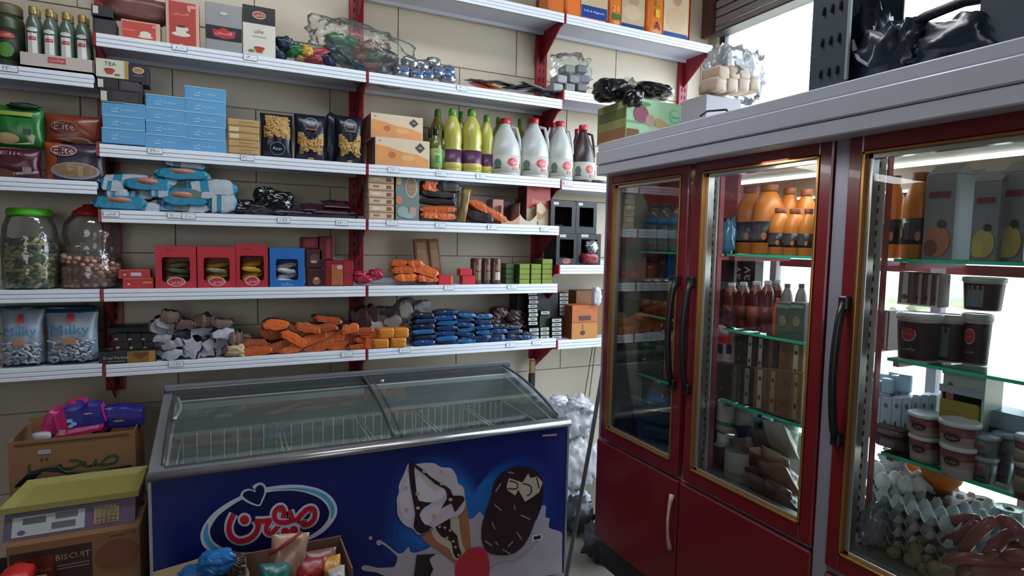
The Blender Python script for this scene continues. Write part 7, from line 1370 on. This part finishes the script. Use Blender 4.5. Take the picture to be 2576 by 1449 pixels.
# carton behind with green writing and packs in it
cb = wallbox('open_carton', 'open brown carton with green handwriting behind the scale', 18, 340, 1098, 1245, 2.93, .30, brn, [('t', .50, .79, .72, 'صحت', dgr, .24), ('t', .82, .64, .30, 'شکلات های ایران', C('5a3024', .6), .06), ('r', .27, .90, .10, .035, C('9aa6c0', .5)), ('r', .5, .97, .9, .012, C('4a3020', .6))], open_=True, zb=.38)
tag(MB().box(-.20, .20, -.14, .14, 0, .377, brn, .004).build('lower_carton', None, (cb.location.x, cb.location.y, 0)), 'brown carton hidden under the open carton with green handwriting', 'carton')
pur2 = C('1e1a78', .3, var=.15); pnk = C('b5206a', .3, var=.15)
for i, (u, v, w_, h_, k, s) in enumerate(((205, 1052, .17, .12, 0, 'big, purple above pink, in the middle'), (150, 1062, .10, .11, 1, 'pink and purple, behind on the left'), (310, 1045, .16, .09, 2, 'purple, lying on the right'), (262, 1068, .07, .08, 1, 'magenta end between the two big ones'), (185, 1025, .10, .06, 1, 'red pink top at the back'))):
    q = at(u, v, 1, 3.02+.02*i)
    t = thing('sanitary_pad_pack', 'shiny pad pack sticking out of the open carton, ' + s, 'pack', q, 0, 'purple and pink packs in the carton')
    MB().pack(w_*1.0, .09, h_*1.0, (lambda x: pnk if x < .2 else pur2) if k == 0 else (lambda x: pnk if x < .7 else pur2) if k == 1 else pur2, pnk if k == 1 else pur2, seed=i+3, rot=Matrix.Rotation([-.12, .3, .1, .5, -.3][i], 3, 'Y'), jit=.10, fin=.75).build('pack_film', t)
    if k == 0: MB().pack(w_*.98, .092, h_*.30, pnk, seed=9, loc=(0, -.004, -h_*.36), rot=Matrix.Rotation(-.12, 3, 'Y'), jit=.1, fin=.8).build('pink_band', t)
    if k != 1: deco('printed_front', t, w_, h_, [('e', .28, .55, .16, .16, C('8fb0d4', .4)), ('e', .38, .42, .14, .16, C('8fb0d4', .4)), ('e', .30, .34, .12, .14, C('8fb0d4', .4)), ('r', .10, .12, .14, .22, C('b59a78', .4)), ('e', .72, .78, .22, .06, C('b0a888', .4))] if k == 0 else [('e', .42, .38, .3, .12, C('9a8448', .4)), ('r', .5, .7, .8, .04, C('4a40a0', .4))], lambda x, z, o, h_=h_: (x*.85, -.048-o, (z-h_/2)*.9))
tag(MB().soft(.07, .05, .04, C('b0aeb4', .4), n=5, p=3, seed=1, amp=.2).build('white_tissue_pack', None, at(105, 1098, 1, 2.99)), 'white wrapper corner sticking out at the left of the open carton', 'pack')
b = MB()
for k in range(5):
    pts = [at(40+k*8, 1225-k*2, 1, 2.90), at(70+k*8, 1195-k*3, 1, 2.90), at(110+k*8, 1182-k*2, 1, 2.905), at(160+k*4, 1186+k*2, 1, 2.91), at(215, 1190+k*2, 1, 2.915), at(330, 1172+k, 1, 2.92)]
    b.tube(pts, .0055, blackp, 7)
o = b.build('power_cable'); tag(o, 'coil of black power cable between the scale and the handwritten carton', 'cable')
tag(MB().soft(.09, .10, .06, C('c22a22', .4), n=6, p=3, seed=4, amp=.12).build('red_bag', None, at(42, 1450, 1, 2.42)), 'bright red bag corner at the bottom left of the picture', 'bag')
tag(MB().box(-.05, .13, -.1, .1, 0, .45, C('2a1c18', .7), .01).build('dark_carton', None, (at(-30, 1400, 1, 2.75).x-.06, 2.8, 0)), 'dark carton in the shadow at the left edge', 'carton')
# open brown box with snacks in front of the freezer
fb = thing('open_snack_box', 'open brown cardboard box of snack bags in front of the freezer', 'box', (at(745, 1370, 1, 2.08).x, 2.20, .0))
a = at(615, 1393, 1, 2.30); c_ = at(858, 1346, 1, 2.30); e_ = at(875, 1449, 1, 2.05); H1 = .50
x0, x1 = a.x-fb.location.x, c_.x-fb.location.x; zt = (a.z+c_.z)/2
inn = mat('cardboard_inner', '7a5a48', .8, var=.12, vs=5)
b = MB(); b.box(x0, x1, .095, .10, .02, zt, inn); b.box(x0, x0+.005, -.14, .095, .02, zt-.01, inn); b.box(x1-.005, x1, -.14, .095, .02, zt-.01, inn); b.box(x0, x1, -.14, -.135, .02, zt-.10, brn); b.box(x0, x1, -.14, .10, 0, .02, brn); b.build('carton_walls', fb)
for i, (u, v, w_, h_, c1, y, s) in enumerate(((715, 1415, .12, .14, 'a5806a', 2.16, 'cream and red snack bag with a green swirl, tallest'), (800, 1422, .12, .08, '7a4a44', 2.18, 'brown pink round snack bag on the right'), (838, 1428, .07, .06, 'c08a2a', 2.15, 'yellow snack bag in the right corner'), (770, 1445, .12, .08, '8a1f24', 2.15, 'red snack bag in the middle'), (690, 1446, .10, .06, '2a6a6a', 2.12, 'teal striped wrapper in the front'), (850, 1446, .06, .04, 'a9a9a4', 2.10, 'white cup corner beside the yellow bag'))):
    q = at(u, v, 1, y); t = thing('snack_bag', s + ' in the open snack box', 'snack', q, 0, 'snack bags in the open box')
    MB().pouch(w_*1.05, h_*1.35, .09, C(c1, .3, var=.3, vs=25), nx=10, nz=10, seed=i+90, amp=.22, crimp=.08, loc=(0, 0, -h_*.62), rot=Matrix.Rotation(.15*math.sin(i*2+1), 3, 'Y')).build('bag_film', t)
    if i == 0: 
        MB().tube([(-.05, -.02, .05), (0, -.03, .08), (.06, -.02, .11)], [.012, .014, .008], C('8a2424', .35), 8, flat=.4).build('red_seam', t); deco('printed_front', t, w_, h_, [('e', .62, .5, .3, .3, C('b59c80', .4)), ('e', .40, .35, .2, .08, C('3a6a5a', .4)), ('e', .52, .45, .12, .1, C('3a6a5a', .4))], lambda x, z, o, h_=h_: (x, -.042-o, z-h_/2))
lf_ = thing('snack_carton', 'flattened open carton with blue snack bags, left of the open snack box', 'box', (at(480, 1440, 1, 2.2).x, 2.25, 0))
a = at(385, 1442, 1, 2.30); c_ = at(612, 1410, 1, 2.30); x0, x1 = a.x-lf_.location.x, c_.x-lf_.location.x
b = MB(); b.box(x0, x1, .045, .05, .02, (a.z+c_.z)/2, inn); b.box(x0, x0+.005, -.2, .045, .02, (a.z+c_.z)/2-.02, inn); b.box(x0, x1, -.2, .05, 0, .02, brn); b.build('carton_walls', lf_)
b = MB(); b.prism([(x0, .05, a.z), (x0+.12, .05, a.z+.015), (x0+.22, .06, a.z+.03), (x0+.16, -.03, a.z+.01), (x0+.02, -.06, a.z-.02)], (0, 0, .004), C('86704c', .8)); b.build('flap', lf_)
for i, (u, v, w_, h_, c1, s) in enumerate(((545, 1415, .13, .09, '1c66a8', 'blue bag, upper middle'), (590, 1420, .08, .08, '3a302c', 'dark brown bag beside the open box'), (500, 1440, .14, .06, '1a5c9a', 'blue bag, lower left'), (555, 1440, .12, .07, '1c2c40', 'navy bag in the front middle'), (598, 1446, .08, .06, '8a7468', 'cream wrapper in front of the box corner'), (520, 1425, .06, .05, '2a2a2e', 'black wrapper between the blue bags'))):
    q = at(u, v, 1, 2.20+.01*i); tag(MB().soft(w_*.85, .08, h_*.8, C(c1, .3, var=.3, vs=15), n=10, p=4, seed=i+120, amp=.18, freq=1.6, crimp=.7, facet=True).build('snack_bag', None, q), s + ' in the low carton before the freezer', 'snack', 'blue snack bags before the freezer')
# right of the freezer: white bags, pole, cables, dark clutter
wbg = clear('white_bag', (.9, .9, .92), .10, .15, .62, (.62, .62, .64), bump=.6)
for i, (u, v, w_, h_, y, s) in enumerate(((1440, 1050, .28, .28, 3.25, 'top'), (1452, 1165, .26, .34, 3.22, 'middle'), (1440, 1300, .24, .36, 3.18, 'bottom'))):
    q = at(u, v, 1, y); q.x = min(q.x, 2.6); tag(MB().soft(w_, .22, h_, wbg, n=12, p=2.5, seed=i+5, amp=.25, freq=3).build('white_plastic_bag', None, q), 'big crumpled white translucent bag between freezer and fridge, ' + s, 'bag', 'white bags beside the fridge')
for i, (u, v) in enumerate(((1405, 1008), (1450, 1015), (1480, 1030))):
    tag(MB().soft(.12, .08, .07, C('b9bbc0', .35, var=.2, vs=30), n=8, p=2.2, seed=i+9, amp=.4, freq=4).build('crumpled_film', None, at(u, v, 1, 3.16)), 'crumpled white film end on top of the white bags, ' + ['left', 'middle', 'right'][i], 'bag', 'crumpled film ends')
b = MB(); p0 = at(1527, 872, 1, 2.36); p1 = at(1488, 1100, 1, 2.40); p2 = at(1425, 1449, 1, 2.44); b.tube([p0, p1, p2, p2+(p2-p1)*.35], .0105, C('5e6066', .4, metal=.4), 10); tag(b.build('mop_pole'), 'grey metal pole leaning on the fridge corner', 'pole')
b = MB(); b.tube([at(1498, 735, 1, 3.50), at(1494, 850, 1, 3.50), at(1470, 1000, 1, 3.50)], .003, blackp, 6); tag(b.build('wall_cable'), 'thin black cable hanging on the tiles, left one', 'cable')
b = MB(); b.tube([at(1500, 850, 1, 3.51), at(1492, 920, 1, 3.51), at(1482, 1000, 1, 3.51)], .003, blackp, 6); tag(b.build('wall_cable'), 'thin black cable hanging on the tiles, right one', 'cable')
q = at(1337, 905, 1, 3.49); t = thing('hanging_tool', 'black and tan long handled item hanging under the third upright', 'tool', q)
b = MB(); b.box(-.018, .018, -.02, .0, -.09, 0, C('9a7c50', .7), .004); b.build('wooden_head', t); b = MB(); b.box(-.022, .022, -.025, .005, -.20, -.085, C('17171a', .5), .008); b.box(-.012, .012, -.03, .008, -.28, -.19, C('17171a', .5), .004); b.build('black_grip', t); MB().tube([(.024, -.01, 0), (.024, -.01, -.22)], .003, C('9a9488', .4), 6).build('wire', t)
for i, (u, v, w_) in enumerate(((1478, 1390, .2), (1525, 1420, .2), (1448, 1449, .2))):
    q = at(u, v, 1, 2.75); tag(MB().soft(w_, .2, .2, C('15151a', .5, var=.3), n=8, p=2.3, seed=i+2, amp=.3).build('dark_bag', None, (q.x+.06*i, 2.62+.16*i, .10)), 'dark crumpled bag on the floor beside the fridge foot, ' + ['left', 'middle', 'right'][i], 'bag', 'dark bags on the floor')
q = at(42, 1450, 1, 2.42)
tag(MB().box(-.09, .07, -.05, .06, 0, q.z-.032, brn, .003).build('snack_carton', None, (q.x, 2.41, 0)), 'narrow brown carton under the bright red bag at the bottom left', 'carton')
